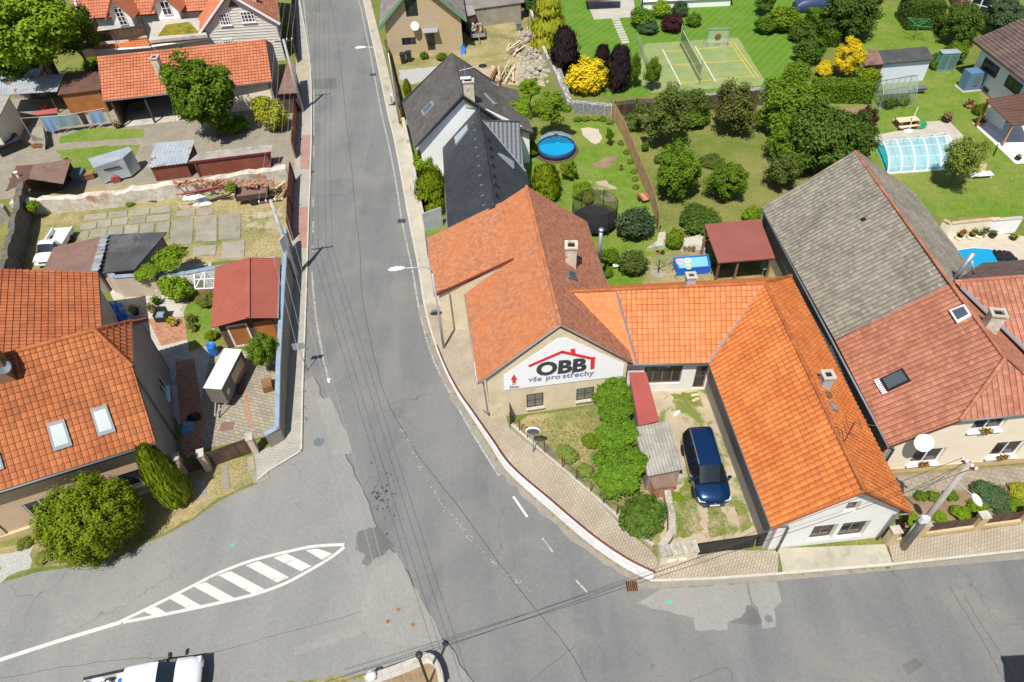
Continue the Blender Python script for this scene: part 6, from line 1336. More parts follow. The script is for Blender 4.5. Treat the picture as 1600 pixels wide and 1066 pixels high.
# pool of the long house with black cover
ip = thing('garden_pool', 'bright blue pool partly covered by black sheet behind the long house', 'pool', W('V', 500, 340)); q = WS('V', [(330, 285), (460, 268), (590, 275), (640, 300), (760, 460), (620, 470), (380, 420), (300, 360)]); MB().prism([(p.x, p.y) for p in q], 0, .05).build('rim', 'white_metal', ip); c = sum(q, V3(0, 0, 0)) / len(q); MB().poly([c + (p - c) * .96 + V3(0, 0, .055) for p in q]).build('water', 'pool_water', ip)
bc = thing('pool_sheet', 'crumpled black sheet bunched over the end of the blue pool', 'sheet', W('V', 720, 370)); n, m = 16, 12; vs = []; r = random.Random(4)
c4 = WS('V', [(590, 285), (735, 300), (850, 470), (690, 445)])
for i in range(n + 1):
    for j in range(m + 1):
        p = c4[0].lerp(c4[1], i / n).lerp(c4[3].lerp(c4[2], i / n), j / m); e_ = min(i, n - i) * min(j, m - j); vs.append(p + V3(0, 0, .09 + min(.35, e_ * .02) + r.uniform(-.08, .08)))
MB().add(vs, [(i * (m + 1) + j, (i + 1) * (m + 1) + j, (i + 1) * (m + 1) + j + 1, i * (m + 1) + j + 1) for i in range(n) for j in range(m)]).build('sheet', 'black_tarp', bc)

# ================================================================== VEHICLES
def wheel(t, c, r=.33, w=.21, name='wheel'):
    c = Vector(c); ax = V3(0, 1, 0)
    ty = MB().lathe(c, [(r * .6, -w / 2), (r * .93, -w / 2), (r, -w * .3), (r, w * .3), (r * .93, w / 2), (r * .6, w / 2)], 24, ax).build(name, 'rubber', t, True, local=True)
    MB().lathe(c, [(r * .62, -w * .42), (r * .62, w * .42)], 18, ax).build('rim', 'rim', ty, local=True); return ty
def loft(t, st, classify, mats, smooth=True):
    """body shell from cross-sections; st rows (x, w, zlow, zbelt, wtop, ztop)"""
    rows = []
    for x, w, zl, zb, wt, zt in st:
        rows.append([(w * .9, zl), (w, zl + .16), (w * 1.0, (zl + zb) / 2 + .08), (w * .975, zb), (wt, zt - .045), (wt * .8, zt - .005), (wt * .4, zt + .018), (0, zt + .022)])
    k = len(rows[0]); parts = {}
    for side in (1, -1):
        for i in range(len(st) - 1):
            for j in range(k - 1):
                nm = classify(i, j); q = [(st[i][0], side * rows[i][j][0], rows[i][j][1]), (st[i + 1][0], side * rows[i + 1][j][0], rows[i + 1][j][1]), (st[i + 1][0], side * rows[i + 1][j + 1][0], rows[i + 1][j + 1][1]), (st[i][0], side * rows[i][j + 1][0], rows[i][j + 1][1])]
                if side > 0: q = q[::-1]
                parts.setdefault((nm, side if nm == 'side_window' else 0), []).append(q)
    for end in (0, -1):
        r = rows[end]; x = st[end][0]; q = [(x, p[0], p[1]) for p in r] + [(x, -p[0], p[1]) for p in r[::-1]]
        parts.setdefault(('body', 0), []).append(q if end == 0 else q[::-1])
    for (nm, sd_), qs in parts.items():
        me = {}; vs = []; fs = []
        for q in qs:
            f = []
            for p in q:
                key = tuple(round(c, 4) for c in p)
                if key not in me: me[key] = len(vs); vs.append(p)
                if me[key] not in f: f.append(me[key])
            if len(f) > 2: fs.append(tuple(f))
        o = MB().add(vs, fs).build(nm, mats[nm], t, True, local=True)
        bm = bmesh.new(); bm.from_mesh(o.data); bmesh.ops.recalc_face_normals(bm, faces=bm.faces); 
        if nm == 'body':
            for e in bm.edges:
                if len(e.link_faces) == 2 and e.calc_face_angle(0) > 1.0: e.smooth = False
        bm.to_mesh(o.data); bm.free()
def place(t, p, rz): t.location = V3(p[0], p[1], 0); t.rotation_euler.z = rz
# blue people carrier
bc_ = thing('parked_car', 'dark blue people carrier parked on the unpaved driveway', 'car')
ST = [(-2.25, .66, .42, .78, .60, .98), (-2.17, .82, .32, .92, .66, 1.08), (-2.0, .895, .28, 1.0, .62, 1.58), (-1.75, .92, .26, 1.0, .64, 1.655), (-1.0, .925, .25, .99, .64, 1.68), (-.92, .925, .25, .99, .64, 1.68), (.0, .925, .25, .97, .64, 1.665), (.08, .925, .25, .97, .64, 1.665), (.55, .925, .25, .96, .63, 1.60), (1.28, .92, .26, .93, .70, 1.06), (1.6, .915, .26, .88, .72, 1.0), (1.92, .87, .27, .80, .69, .93), (2.1, .77, .3, .72, .6, .83), (2.2, .62, .34, .62, .5, .72), (2.25, .45, .38, .55, .38, .62)]
def cls_(i, j):
    if j == 3 and i in (2, 3, 5, 7): return 'side_window'
    if i == 8 and j >= 4: return 'windscreen'
    if i == 8 and j == 3: return 'side_window'
    if i == 1 and j >= 4: return 'rear_window'
    if 2 <= i <= 7 and j >= 5: return 'roof'
    return 'body'
loft(bc_, ST, cls_, {'body': 'car_blue', 'side_window': 'car_glass', 'windscreen': 'car_glass', 'rear_window': 'car_glass', 'roof': 'car_blue'})
for x in (-1.38, 1.32):
    for sd_ in (-1, 1): wheel(bc_, (x, sd_ * .84, .33))
for sd_ in (-1, 1):
    MB().tube([(-1.8, sd_ * .6, 1.68), (-1.6, sd_ * .61, 1.735), (.2, sd_ * .61, 1.73), (.45, sd_ * .6, 1.67)], .03, 6).build('roof_rail', 'rim', bc_, local=True)
    m = MB().box((.95, sd_ * 1.02, 1.02), (.16, .2, .13)).build('mirror', 'car_blue', bc_, local=True, bevel=.03)
    MB().add([(2.02, sd_ * .5, .80), (2.2, sd_ * .5, .70), (2.14, sd_ * .83, .70), (1.9, sd_ * .885, .80)], [(0, 1, 2, 3) if sd_ > 0 else (3, 2, 1, 0)]).build('headlight', 'lamp_glass', bc_, local=True)
    hl = bc_.children[-1]
    for v in hl.data.vertices: v.co.z += .085; v.co.x += .03
    MB().box((.55, sd_ * .935, .9), (.16, .025, .03)).build('door_handle', 'car_blue', bc_, local=True); MB().box((-.55, sd_ * .935, .92), (.16, .025, .03)).build('door_handle', 'car_blue', bc_, local=True)
MB().box((2.275, 0, .47), (.02, .52, .11)).build('number_plate', 'plate_white', bc_, local=True); MB().box((2.25, 0, .62), (.03, .8, .05)).build('grille', 'trim_black', bc_, local=True); MB().lathe((2.262, 0, .63), [(.06, 0), (.06, .02)], 12, V3(1, 0, .2)).build('badge', 'rim', bc_, local=True)
MB().box((2.1, 0, .3), (.26, 1.15, .12)).build('bumper', 'trim_black', bc_, local=True, bevel=.03)
hd = W('Z', 1118, 788, .3) - W('Z', 1094, 662, 1.5); place(bc_, (W('Z', 1105, 722, 1.2) + V3(0, .05, 0)).xy, math.atan2(hd.y, hd.x))
# pickups
def pickup(name, label, wm, L=5.2, dbl=True, old=False, load=None):
    t = thing(name, label, 'pickup truck'); w = .92 if not old else .8; h = 1.75 if not old else 1.4; zs = h / 1.75; b = L / 5.2
    st = [(-.55, .9, .4, .98, .74, 1.05), (-.5, .92, .38, 1.0, .70, 1.66), (-.3, .925, .36, 1.02, .68, 1.74), (.35, .925, .35, 1.02, .68, 1.74), (.43, .925, .35, 1.02, .68, 1.74), (.95, .925, .34, 1.02, .66, 1.68), (1.5, .92, .34, 1.0, .72, 1.12), (2.1, .91, .34, .95, .76, 1.06), (2.4, .87, .36, .85, .72, .96), (2.58, .72, .42, .7, .6, .8)]
    if not dbl: st = [(x if x > .3 else x + .75, *r) for x, *r in st]; st[2] = (.5, *st[2][1:]); st[3] = (.55, *st[3][1:]); st[4] = (.6, *st[4][1:])
    st = [(x * b, a * w / .92, c * zs, d * zs, e * w / .92, f_ * zs) for x, a, c, d, e, f_ in st]
    def cl(i, j):
        if j == 3 and i in (2, 4): return 'side_window'
        if i == 5 and j >= 4: return 'windscreen'
        if i == 5 and j == 3: return 'side_window'
        if i == 0 and j >= 4: return 'rear_window'
        if 1 <= i <= 4 and j >= 5: return 'roof'
        return 'body'
    loft(t, st, cl, {'body': wm, 'side_window': 'car_glass', 'windscreen': 'car_glass', 'rear_window': 'car_glass', 'roof': wm})
    x0, x1 = -2.55 * b, st[0][0] - .02; zb = .55 * zs; zt = .98 * zs; mb = MB()
    mb.box(((x0 + x1) / 2, 0, zb), (x1 - x0, 1.9 * w, .1)); 
    for sd_ in (-1, 1): mb.box(((x0 + x1) / 2, sd_ * (w - .05), (zb + zt) / 2), (x1 - x0, .1, zt - zb))
    mb.box((x0 + .04, 0, (zb + zt) / 2), (.08, 1.9 * w - .2, zt - zb)); mb.build('bed', wm, t, local=True)
    for sd_ in (-1, 1): MB().box(((x0 + x1) / 2, sd_ * (w - .05), zt + .03), (x1 - x0, .12, .05)).build('bed_rail', 'trim_black' if not old else wm, t, local=True)
    for x in (-1.55 * b, 1.7 * b):
        for sd_ in (-1, 1): wheel(t, (x, sd_ * (w - .1), .36 * zs), .36 * zs, .24)
    for sd_ in (-1, 1):
        MB().box((1.2 * b, sd_ * (w + .14), 1.12 * zs), (.14, .24, .2)).build('mirror', 'trim_black', t, local=True, bevel=.03)
        MB().box((2.42 * b, sd_ * (w - .22), .83 * zs), (.2, .3, .14)).build('headlight', 'lamp_glass', t, local=True)
    MB().box((2.56 * b, 0, .52 * zs), (.12, 1.7 * w, .22)).build('bumper', 'trim_black' if not old else wm, t, local=True, bevel=.04); MB().box((2.585 * b, 0, .74 * zs), (.04, .8 * w, .14)).build('grille', 'trim_black', t, local=True)
    if load:
        r = random.Random(2)
        for i in range(16):
            MB().box((r.uniform(x0 + .3, x1 - .3), r.uniform(-.6, .6), zb + .15 + r.uniform(0, .25)), (r.uniform(.15, .7), r.uniform(.1, .4), r.uniform(.06, .25)), r.uniform(0, 3)).build('load', r.choice(('cloth_grey', 'pale_timber', 'timber', 'plastic_blue', 'plastic_white', 'terracotta', 'tarp_white')), t, local=True)
    return t
pk = pickup('pickup_truck', 'white pickup with loaded bed driving along the bottom edge', 'car_white', 5.2, True, load=True)
e0, e1 = W('Q', 480, 606, 1.05), W('Q', 690, 563, 1.0); hd = (e1 - e0).normalized(); rt_ = V3(hd.y, -hd.x, 0); place(pk, (e1 + rt_ * .82 - hd * 2.2).xy, math.atan2(hd.y, hd.x))
op = pickup('old_pickup', 'small old white pickup parked beside the dark rubble wall', 'old_white', 4.1, False, True)
a, b = W('B', 300, 262, .8), W('B', 222, 408, .6); hd = (b - a).normalized(); place(op, (W('B', 268, 330, .9)).xy, math.atan2(hd.y, hd.x))
# trailers
def obox(mb, c, hd, l, w, z0, z1): mb.box((c[0], c[1], (z0 + z1) / 2), (l, w, z1 - z0), math.atan2(hd.y, hd.x)); return mb
q = [W('C', *p, 1.95) for p in ((805, 318), (880, 325), (952, 170), (895, 165))]; c = sum(q, V3(0, 0, 0)) / 4; hd = ((q[0] + q[1]) - (q[2] + q[3])).normalized(); Lb = ((q[0] + q[1]) / 2 - (q[2] + q[3]) / 2).length; wb = ((q[0] - q[1]).length + (q[2] - q[3]).length) / 2
t = thing('box_trailer', 'white-roofed box trailer parked inside the wooden gate', 'trailer', (c.x, c.y, 0))
obox(MB(), c, hd, Lb, wb, .55, 1.9).build('body', flat('khaki', (.16, .145, .11), .6), t); obox(MB(), c, hd, Lb + .06, wb + .06, 1.903, 1.96).build('roof', 'car_white', t); side = V3(hd.y, -hd.x, 0)
if side.x < 0: side = -side
MB().lathe(c + hd * .2 + side * (wb / 2 + .1) + V3(0, 0, .32 - c.z), [(.18, -.1), (.3, -.1), (.32, 0), (.3, .1), (.18, .1)], 20, side).build('wheel', 'rubber', t); MB().lathe(c + hd * .2 - side * (wb / 2 + .1) + V3(0, 0, .32 - c.z), [(.18, -.1), (.3, -.1), (.32, 0), (.3, .1), (.18, .1)], 20, side).build('wheel', 'rubber', t)
pz_ = c - V3(0, 0, c.z); MB().beam(pz_ + hd * (Lb / 2 - .1) + side * .35 + V3(0, 0, .5), pz_ + hd * (Lb / 2 + .95) + V3(0, 0, .45), .07, .07).beam(pz_ + hd * (Lb / 2 - .1) - side * .35 + V3(0, 0, .5), pz_ + hd * (Lb / 2 + .95) + V3(0, 0, .45), .07, .07).build('drawbar', 'zinc', t)
MB().beam(pz_ + side * (wb / 2 + .012) - hd * (Lb * .4) + V3(0, 0, 1.3), pz_ + side * (wb / 2 + .012) + hd * (Lb * .1) + V3(0, 0, 1.3), .02, .7).build('side_door', 'pale_timber', t); MB().lathe(pz_ + side * (wb / 2 + .01) + hd * (Lb * .36) + V3(0, 0, 1.2), [(.22, 0), (.22, .02), (.17, .021)], 20, side).build('emblem', 'grey_metal', t)
t = thing('cargo_trailer', 'old brown plank cargo trailer beside the ruined wall', 'trailer', W('B', 1310, 130)); a, b = W('B', 1235, 145), W('B', 1400, 122); hd = (b - a).normalized(); c = (a + b) / 2 + V3(0, .7, 0); L_ = (b - a).length; mb = MB(); side = V3(hd.y, -hd.x, 0)
obox(mb, c, hd, L_, 1.35, .5, .56); mb.build('floor', 'brown_felt', t)
for o_, l, w in ((side * .67, L_, .05), (side * -.67, L_, .05)): obox(MB(), c + o_, hd, l, w, .5, .95).build('side_board', 'dark_timber', t)
for o_ in (hd * (L_ / 2), hd * (-L_ / 2)): obox(MB(), c + o_, V3(-hd.y, hd.x, 0), 1.3, .05, .5, .95).build('end_board', 'dark_timber', t)
obox(MB(), c, hd, L_ * .92, 1.25, .82, .86).build('cover', 'brown_felt', t)
for sg in (1, -1): MB().lathe(c + side * .8 * sg + V3(0, 0, .33), [(.15, -.09), (.3, -.09), (.33, 0), (.3, .09), (.15, .09)], 18, side).build('wheel', 'rubber', t)
MB().beam(c + hd * L_ / 2 + V3(0, 0, .5), c + hd * (L_ / 2 + .9) + V3(0, 0, .45), .08, .08).build('drawbar', 'trim_black', t)
t = thing('silver_trailer', 'shiny grey metal box trailer standing in the upper yard', 'trailer', W('S', 1200, 800))
f0, f1 = W('S', 1075, 905, .2), W('S', 1372, 835, .2); dpt = W('S', 1468, 755, .2) - f1; zt = 1.9; F = [f0, f1, f1 + dpt, f0 + dpt]; Tt = [W('S', 975, 750, 1.75), W('S', 1278, 648, 1.9), W('S', 1372, 565, 1.9), W('S', 915, 655, 1.75)]; Tr = W('S', 1340, 530, 1.95)
MB().hexa(F, Tt).build('body', 'grey_metal', t); MB().plate([Tt[0] + V3(0, 0, .01), Tt[1] + V3(0, 0, .01), Tt[2] + V3(0, 0, .01), Tr, Tt[3] + V3(0, 0, .01)], .03).build('lid', 'zinc_sheet' if 0 else 'grey_metal', t)
cmid = (F[0] + F[1] + Tt[0] + Tt[1]) / 4; nn = (F[1] - F[0]).cross(Tt[0] - F[0]).normalized(); nn = nn if nn.y < 0 else -nn; e_ = (F[1] - F[0]).normalized(); MB().beam(cmid + nn * .03 - e_ * .6 + V3(0, 0, .3), cmid + nn * .03 + e_ * .7 + V3(0, 0, .3), .06, .1).build('vent_slot', 'black', t)
p = f0.lerp(f1, .45) + nn * .1 + V3(0, 0, .1); MB().lathe(p, [(.12, -.09), (.3, -.09), (.32, 0), (.3, .09), (.12, .09)], 18, nn).build('wheel', 'rubber', t); MB().lathe(p + nn * .02, [(.38, -.1), (.38, .1), (.34, .12)], 18, nn).build('mudguard', 'canopy_red', t)
t = thing('junk_trailer', 'small trailer heaped with scrap beside the stone cottage', 'trailer', W('T', 985, 350)); a, b = W('T', 945, 385), W('T', 1050, 378); hd = (W('T', 990, 380) - W('T', 945, 220)).normalized(); c = W('T', 985, 310); side = V3(hd.y, -hd.x, 0); obox(MB(), c, hd, 3.2, 1.5, .45, .52).build('floor', 'dark_timber', t)
for sg in (1, -1): obox(MB(), c + side * .75 * sg, hd, 3.2, .05, .45, .85).build('side_board', 'zinc', t); MB().lathe(c + side * .9 * sg + V3(0, 0, .3), [(.15, -.09), (.28, -.09), (.3, 0), (.28, .09), (.15, .09)], 16, side).build('wheel', 'rubber', t)
for sg in (1, -1): obox(MB(), c + hd * 1.6 * sg, side, 1.5, .05, .45, .85).build('end_board', 'zinc', t)
r = random.Random(8)
for i in range(18): MB().box(c + hd * r.uniform(-1.3, 1.3) + side * r.uniform(-.55, .55) + V3(0, 0, .6 + r.uniform(0, .5)), (r.uniform(.15, .8), r.uniform(.1, .4), r.uniform(.05, .3)), r.uniform(0, 3)).build('scrap', r.choice(('timber', 'pale_timber', 'grey_metal', 'plastic_green', 'cloth_grey', 'tarp_white', 'terracotta')), t)
MB().beam(c + hd * 1.6 + V3(0, 0, .45), c + hd * 2.5 + V3(0, 0, .4), .07, .07).build('drawbar', 'zinc', t)
t = thing('covered_car', 'car under a dark blue cover at the top edge', 'car', W('F', 220, 50)); ST2 = [(-2.1, .8, .15, .7, .6, .9), (-1.6, .86, .12, .85, .62, 1.3), (-.3, .88, .1, .9, .62, 1.45), (.5, .88, .1, .9, .62, 1.4), (1.2, .86, .1, .85, .68, 1.0), (2.1, .75, .15, .65, .6, .75)]; loft(t, ST2, lambda i, j: 'cover', {'cover': flat('cover_blue', (.03, .05, .13), .5), 'body': 'cover_blue' if 0 else flat('cover_end', (.03, .05, .13), .5)}); t.rotation_euler.z = R_(5)

# ================================================================== STREET FURNITURE
def lamp(label, base, end, h, col):
    t = thing('street_lamp', label, 'street lamp', base, 'street lamps leaning over the road'); b = Vector(base); e = Vector(end); d = V3(e.x - b.x, e.y - b.y, 0)
    MB().tube([b, b + V3(0, 0, h * .45), b + V3(0, 0, h * .46), b + V3(0, 0, h - .5)], [.085, .085, .065, .055], 10).build('pole', 'lamp_grey', t, True)
    MB().tube([b + V3(0, 0, h - .5), b + V3(0, 0, h - .2) + d * .04, b + V3(0, 0, h) + d * .14, b + V3(0, 0, h + .08) + d * .5, e - d * .18], .035, 8).build('arm', 'lamp_grey', t, True)
    u = d.normalized(); s_ = V3(-u.y, u.x, 0); c = e - u * .3
    vs = []; n = 12
    for k, (x, w, z) in enumerate(((-.42, .06, .02), (-.25, .13, .07), (.1, .19, .09), (.4, .15, .06), (.55, .04, .0))):
        for j in range(n): a = 2 * math.pi * j / n; vs.append(c + u * x + s_ * w * math.cos(a) + V3(0, 0, z * math.sin(a) * (1.2 if math.sin(a) > 0 else .5)))
    MB().add(vs, [(k * n + j, k * n + (j + 1) % n, (k + 1) * n + (j + 1) % n, (k + 1) * n + j) for k in range(4) for j in range(n)]).build('lamp_head', 'white_metal', t, True); return t
b = W('N', 730, 655); lamp('grey street lamp with white head standing before the cream old house', b, W('N', 515, 322, 7.2), 7.05, 0)
b = W('D', 642, 605); b.z = 0; lamp('grey street lamp with white head on the pavement by the slate house', b, W('D', 436, 234, 7.35), 7.2, 0)
t = thing('small_banner', 'small white cloth tied to the street lamp post at the slate house', 'banner', W('D', 610, 520)); a = W('D', 603, 520); MB().box(a + V3(.1, 0, .8), (.08, .5, .8), .2).build('cloth', 'tarp_white', t); MB().tube([a, a + V3(0, 0, 1.3)], .03, 6).build('post', 'zinc', t)
def utility_pole(label, base, h, mat, r0=.17, r1=.1, arm_d=(1, 0), arm_l=1.5, arms=1):
    t = thing('utility_pole', label, 'utility pole', base, 'utility poles'); b = Vector(base); d = V3(*arm_d, 0).normalized()
    MB().tube([b, b + V3(0, 0, h)], [r0, r1], 12).build('shaft', mat, t, True); tops = []
    for k in range(arms):
        z = h - .15 - k * .5; MB().beam(b - d * arm_l / 2 + V3(0, 0, z), b + d * arm_l / 2 + V3(0, 0, z), .07, .09).build('crossarm', 'rail_red', t)
        for s_ in (-.5, -.2, .2, .5):
            p = b + d * arm_l * s_ + V3(0, 0, z + .03); MB().lathe(p, [(.03, 0), (.06, .05), (.06, .13), (.035, .18)], 10).build('insulator', 'plastic_white', t); tops.append(p + V3(0, 0, .17))
    return t, tops
pL1, w1_ = utility_pole('tall concrete utility pole by the upper brown board fence', W('D', 168, 552), 7.1, 'pole_concrete', arm_d=(1, .15))
pL2, w2_ = utility_pole('tall concrete utility pole with notice board beside the red-roofed garage', W('Z', 464, 434), 6.8, 'pole_concrete', .2, arm_d=(1, .15))
c = W('Z', 464, 434); MB().box(c + V3(.05, -.25, 3.4), (.9, .04, 1.1), R_(70)).build('notice_board', 'old_white', pL2)
pR, w3_ = utility_pole('weathered timber utility pole leaning over the right garden fence', W('L', 682, 765), 7.7, 'pole_timber', .16, .11, (.5, -.85), .6); b = W('L', 682, 765); MB().tube([b + V3(.05, .25, 0), b + V3(.03, .22, 2.6)], .13, 10).build('footing', 'pole_concrete', pR, True)
MB().box(b + V3(-.2, -.12, 3.2), (.35, .2, .45)).build('meter_box', 'white_metal', pR); MB().tube([b + V3(0, 0, 6.3), b + V3(.35, -.75, 6.35)], .03, 6).build('lamp_arm', 'zinc', pR); MB().lathe(b + V3(.45, -.95, 6.33), [(.03, -.06), (.16, -.05), (.18, .0), (.12, .07), (.02, .09)], 14, None, 1, 1.9).build('lamp_head', 'white_metal', pR, True)
pB = W('Z', 655, 1028, 3.4); pF = thing('lamp_post', 'dark post with round lamp rising over the bottom corner wall', 'lamp', (pB.x, pB.y, 0)); MB().tube([(pB.x, pB.y, 0), pB], .06, 8).build('post', 'trim_black', pF)
MB().lathe(pB + V3(.0, .1, .05), [(.04, -.06), (.14, -.04), (.16, .01), (.1, .06), (.02, .07)], 16).build('lamp_head', 'trim_black', pF, True)
def wire(label, pts, sag=.5, mat='wire', r=.009, group='overhead wires'):
    P_ = []
    for a, b in zip(pts[:-1], pts[1:]):
        a, b = Vector(a), Vector(b)
        for i in range(12): u = i / 12; p = a.lerp(b, u); p.z -= sag * 4 * u * (1 - u); P_.append(p)
    P_.append(Vector(pts[-1])); return MB().tube(P_, r, 5).build('wire', mat, None, True, label, 'wire', group=group)
bot = [W('Z', x, 1066, 6.2) for x in (598, 612, 633, 648)]; upn = [W('X', x, 0, 6.6) for x in (180, 220, 247, 240)]
for i in range(4):
    a = bot[i] + (bot[i] - w2_[i]) * .25; u_ = w1_[i] + (w1_[i] - w2_[i]).normalized() * 30; u_.z = 7.0
    wire(('pale overhead wire nearest the left wall', 'second pale overhead wire from the left wall', 'third pale overhead wire from the left wall', 'pale overhead wire nearest the road')[i] + ' along the street', [u_, w1_[i], w2_[i], a], .45)
for i in (0, 3): wire(('upper' if i == 3 else 'lower') + ' dark overhead wire crossing the junction from the timber pole', [w3_[i], W('Z', 395, 1112 - i * 4, 6.9)], .5, 'dark_wire', .011, 'dark wires over the junction')
for i, a in enumerate((V3(17.9, 16.6, 3.6), V3(17.6, 16.6, 4.4))): wire(('lower', 'upper')[i] + ' thin dark service wire from the timber pole to the gable', [w3_[1], a], .15, 'dark_wire', .01, 'service wires')
# mirror, sign
b = W('I', 218, 500); t = thing('traffic_mirror', 'round convex traffic mirror on a post behind the footway', 'mirror', b); MB().tube([b, b + V3(0, 0, 2.35)], .035, 8).build('post', 'zinc', t, True); c = b + V3(0, -.1, 2.3); MB().lathe(c, [(.4, -.03), (.42, .0), (.42, .04), (.36, .06)], 28, V3(-.1, -1, -.1)).build('rim', 'plastic_white', t, True); MB().lathe(c + V3(-.006, -.06, -.006), [(.35, 0), (.25, .04), (.02, .06)], 28, V3(-.1, -1, -.1)).build('mirror_glass', 'sky_glass', t, True)
b = W('BL', 268, 318); t = thing('road_sign', 'road sign seen from behind on a thin post at the left kerb', 'road sign', b); MB().tube([b, b + V3(0, 0, 2.5)], .03, 8).build('post', 'zinc', t, True); MB().box(b + V3(0, .05, 2.25), (.75, .03, .55), R_(8)).build('sign_plate', 'zinc', t)
# drains and covers
def cover(name, label, c, w, l, mat, round_=False, rz=0, z=.017):
    t = thing(name, label, 'drain', c)
    if round_: MB().lathe((c.x, c.y, z), [(w, 0), (w, .012)], 20).build('lid', mat, t)
    else:
        mb = MB(); mb.seg((c.x - w / 2, c.y - l / 2), (c.x + w / 2, c.y - l / 2), .06, z, z + .015).seg((c.x - w / 2, c.y + l / 2), (c.x + w / 2, c.y + l / 2), .06, z, z + .015); MB().box((c.x, c.y, z), (w, l, .01)).build('pit', 'dark_void', t); mb.build('frame', mat, t)
        n = max(3, int(w / .09)); mb = MB()
        for i in range(n + 1): mb.box((c.x - w / 2 + w * i / n, c.y, z + .008), (.035, l, .02))
        mb.build('bars', mat, t, kind='stuff')
cover('storm_drain', 'rusty storm drain grate at the end of the white wall', W('M', 199, 312), .55, .55, 'timber'); cover('storm_drain', 'grey drain grate beside the edge line below the slate houses', W('N', 553, 122), .6, .5, 'gutter'); cover('storm_drain', 'dark drain grate beside the edge line near the upper street lamp', W('D', 510, 367), .6, .5, 'gutter'); cover('storm_drain', 'rusty drain grate beside the left red paving', W('D', 203, 843), .6, .4, 'timber')
cover('manhole_cover', 'round manhole cover in the pale asphalt near the left kerb', W('W', 95, 128), .3, .3, 'gutter', True, z=.021); cover('manhole_cover', 'round cover at the lower edge of the pale asphalt patch', W('M', 688, 428), .18, .18, 'gutter', True, z=.021)
for i, (x, y) in enumerate(((407, 783), (367, 829), (464, 842))): cover('valve_cover', ('small round valve cover, uppermost of three on the junction', 'small round valve cover, leftmost of three on the junction', 'small round valve cover, rightmost of three on the junction')[i], W('W', x, y), .1, .1, 'timber', True, z=.021)
cover('manhole_cover', 'dark round cover on the footway beside the lamp post', W('N', 693, 507), .3, .3, 'gutter', True, z=PZ + .006); cover('manhole_cover', 'round black lid in the grass of the cottage yard', W('T', 1033, 580), .45, .45, 'black', True, z=.02)
# bottom corner wall
cwl = smooth_line(WS('FB', [(120, 720), (330, 640), (500, 580), (720, 490), (850, 430), (940, 450), (1000, 530), (1040, 640), (1060, 760)]), 4)
sheet('brick_yard', [p for p in cwl] + [W('FB', 1060, 1200), W('FB', 120, 1200)], .03, 'earth')
masonry('corner_wall', 'low curved white-capped wall at the bottom corner plot', cwl, .2, .75, 'white_plaster', 'concrete', .08, .06)
sheet('verge', wobble(WS('FB', [(-1200, 720), (0, 590), (300, 560), (650, 440), (700, 470), (300, 640), (-1200, 800)]), .4, .08), .017, 'rough_grass')
c = W('FB', 160, 605, .9); t = thing('globe_lamp', 'white globe lamp on a short dark post by the bottom wall', 'lamp', (c.x, c.y, 0)); MB().lathe(c, [(.02, -.24), (.15, -.19), (.23, -.08), (.24, .03), (.17, .17), (.02, .24)], 20).build('globe', 'plastic_white', t, True); MB().tube([(c.x, c.y, 0), (c.x, c.y, .7)], .04, 8).build('post', 'black', t)

# ================================================================== GARDEN AND YARD THINGS
def pot(label, c, r, h, mat='terracotta', lm='leaf_mid', bloom=None, pr=1.4, group=None):
    c = Vector(c); t = thing('flower_pot', label, 'flower pot', c, group); MB().lathe(c, [(r * .7, 0), (r, h), (r * .85, h), (r * .8, h - .04)], 16).build('pot', mat, t, True); mb = MB(); mr = MB(); r_ = random.Random(int(c.x * 100))
    for i in range(90):
        a = V3(r_.gauss(0, 1), r_.gauss(0, 1), abs(r_.gauss(0, 1))).normalized() * r * pr * r_.uniform(.4, 1); p = c + V3(0, 0, h) + a; e = V3(r_.uniform(-1, 1), r_.uniform(-1, 1), r_.uniform(-.2, 1)).normalized() * r * .3; f_ = e.cross(V3(.2, .3, 1)).normalized() * r * .2
        (mr if bloom and i % 3 == 0 else mb).add([p - e, p + f_, p + e, p - f_], [(0, 1, 2, 3)])
    mb.build('leaves', lm, t, kind='stuff')
    if bloom: mr.build('blooms', bloom, t, kind='stuff')
    return t
for i, (x, y, l_) in enumerate(((710, 700, 'dark pot with tall pale plant beside the blue cloth'), (798, 690, 'wide terracotta bowl left of the grey armchair'), (822, 650, 'pot with spiky plant behind the grey armchair'), (905, 760, 'large pot with yellowish shrub right of the armchair'), (1000, 745, 'round pot with pale stone on the garden strip'), (1008, 790, 'lowest dark pot on the garden strip'))): pot(l_, W('B', x, y), .28, .35, 'terracotta' if i % 2 else 'rubber', ('leaf_weed', 'leaf_rust', 'leaf_mid', 'leaf_lime', 'leaf_rust', 'leaf_weed')[i], None, 1.5)
c = W('B', 832, 592); MB().lathe(c, [(.1, 0), (.12, .3), (.3, .42), (.34, .52), (.27, .5), (.05, .4)], 18).build('bird_bath', 'plastic_white', None, True, 'white bird bath on the pale courtyard floor', 'bird bath')
t = thing('garden_armchair', 'dark grey wicker armchair on the red brick patio', 'armchair', W('B', 850, 735)); c = W('B', 850, 730); MB().box(c + V3(0, 0, .22), (.7, .65, .4)).build('seat', 'trim_black', t); MB().box(c + V3(0, .32, .5), (.75, .12, .75)).build('backrest', 'trim_black', t); MB().box(c + V3(-.36, 0, .36), (.1, .6, .6)).build('armrest', 'trim_black', t); MB().box(c + V3(.36, 0, .36), (.1, .6, .6)).build('armrest', 'trim_black', t); MB().box(c + V3(0, -.02, .46), (.58, .52, .1)).build('cushion', 'cloth_grey', t)
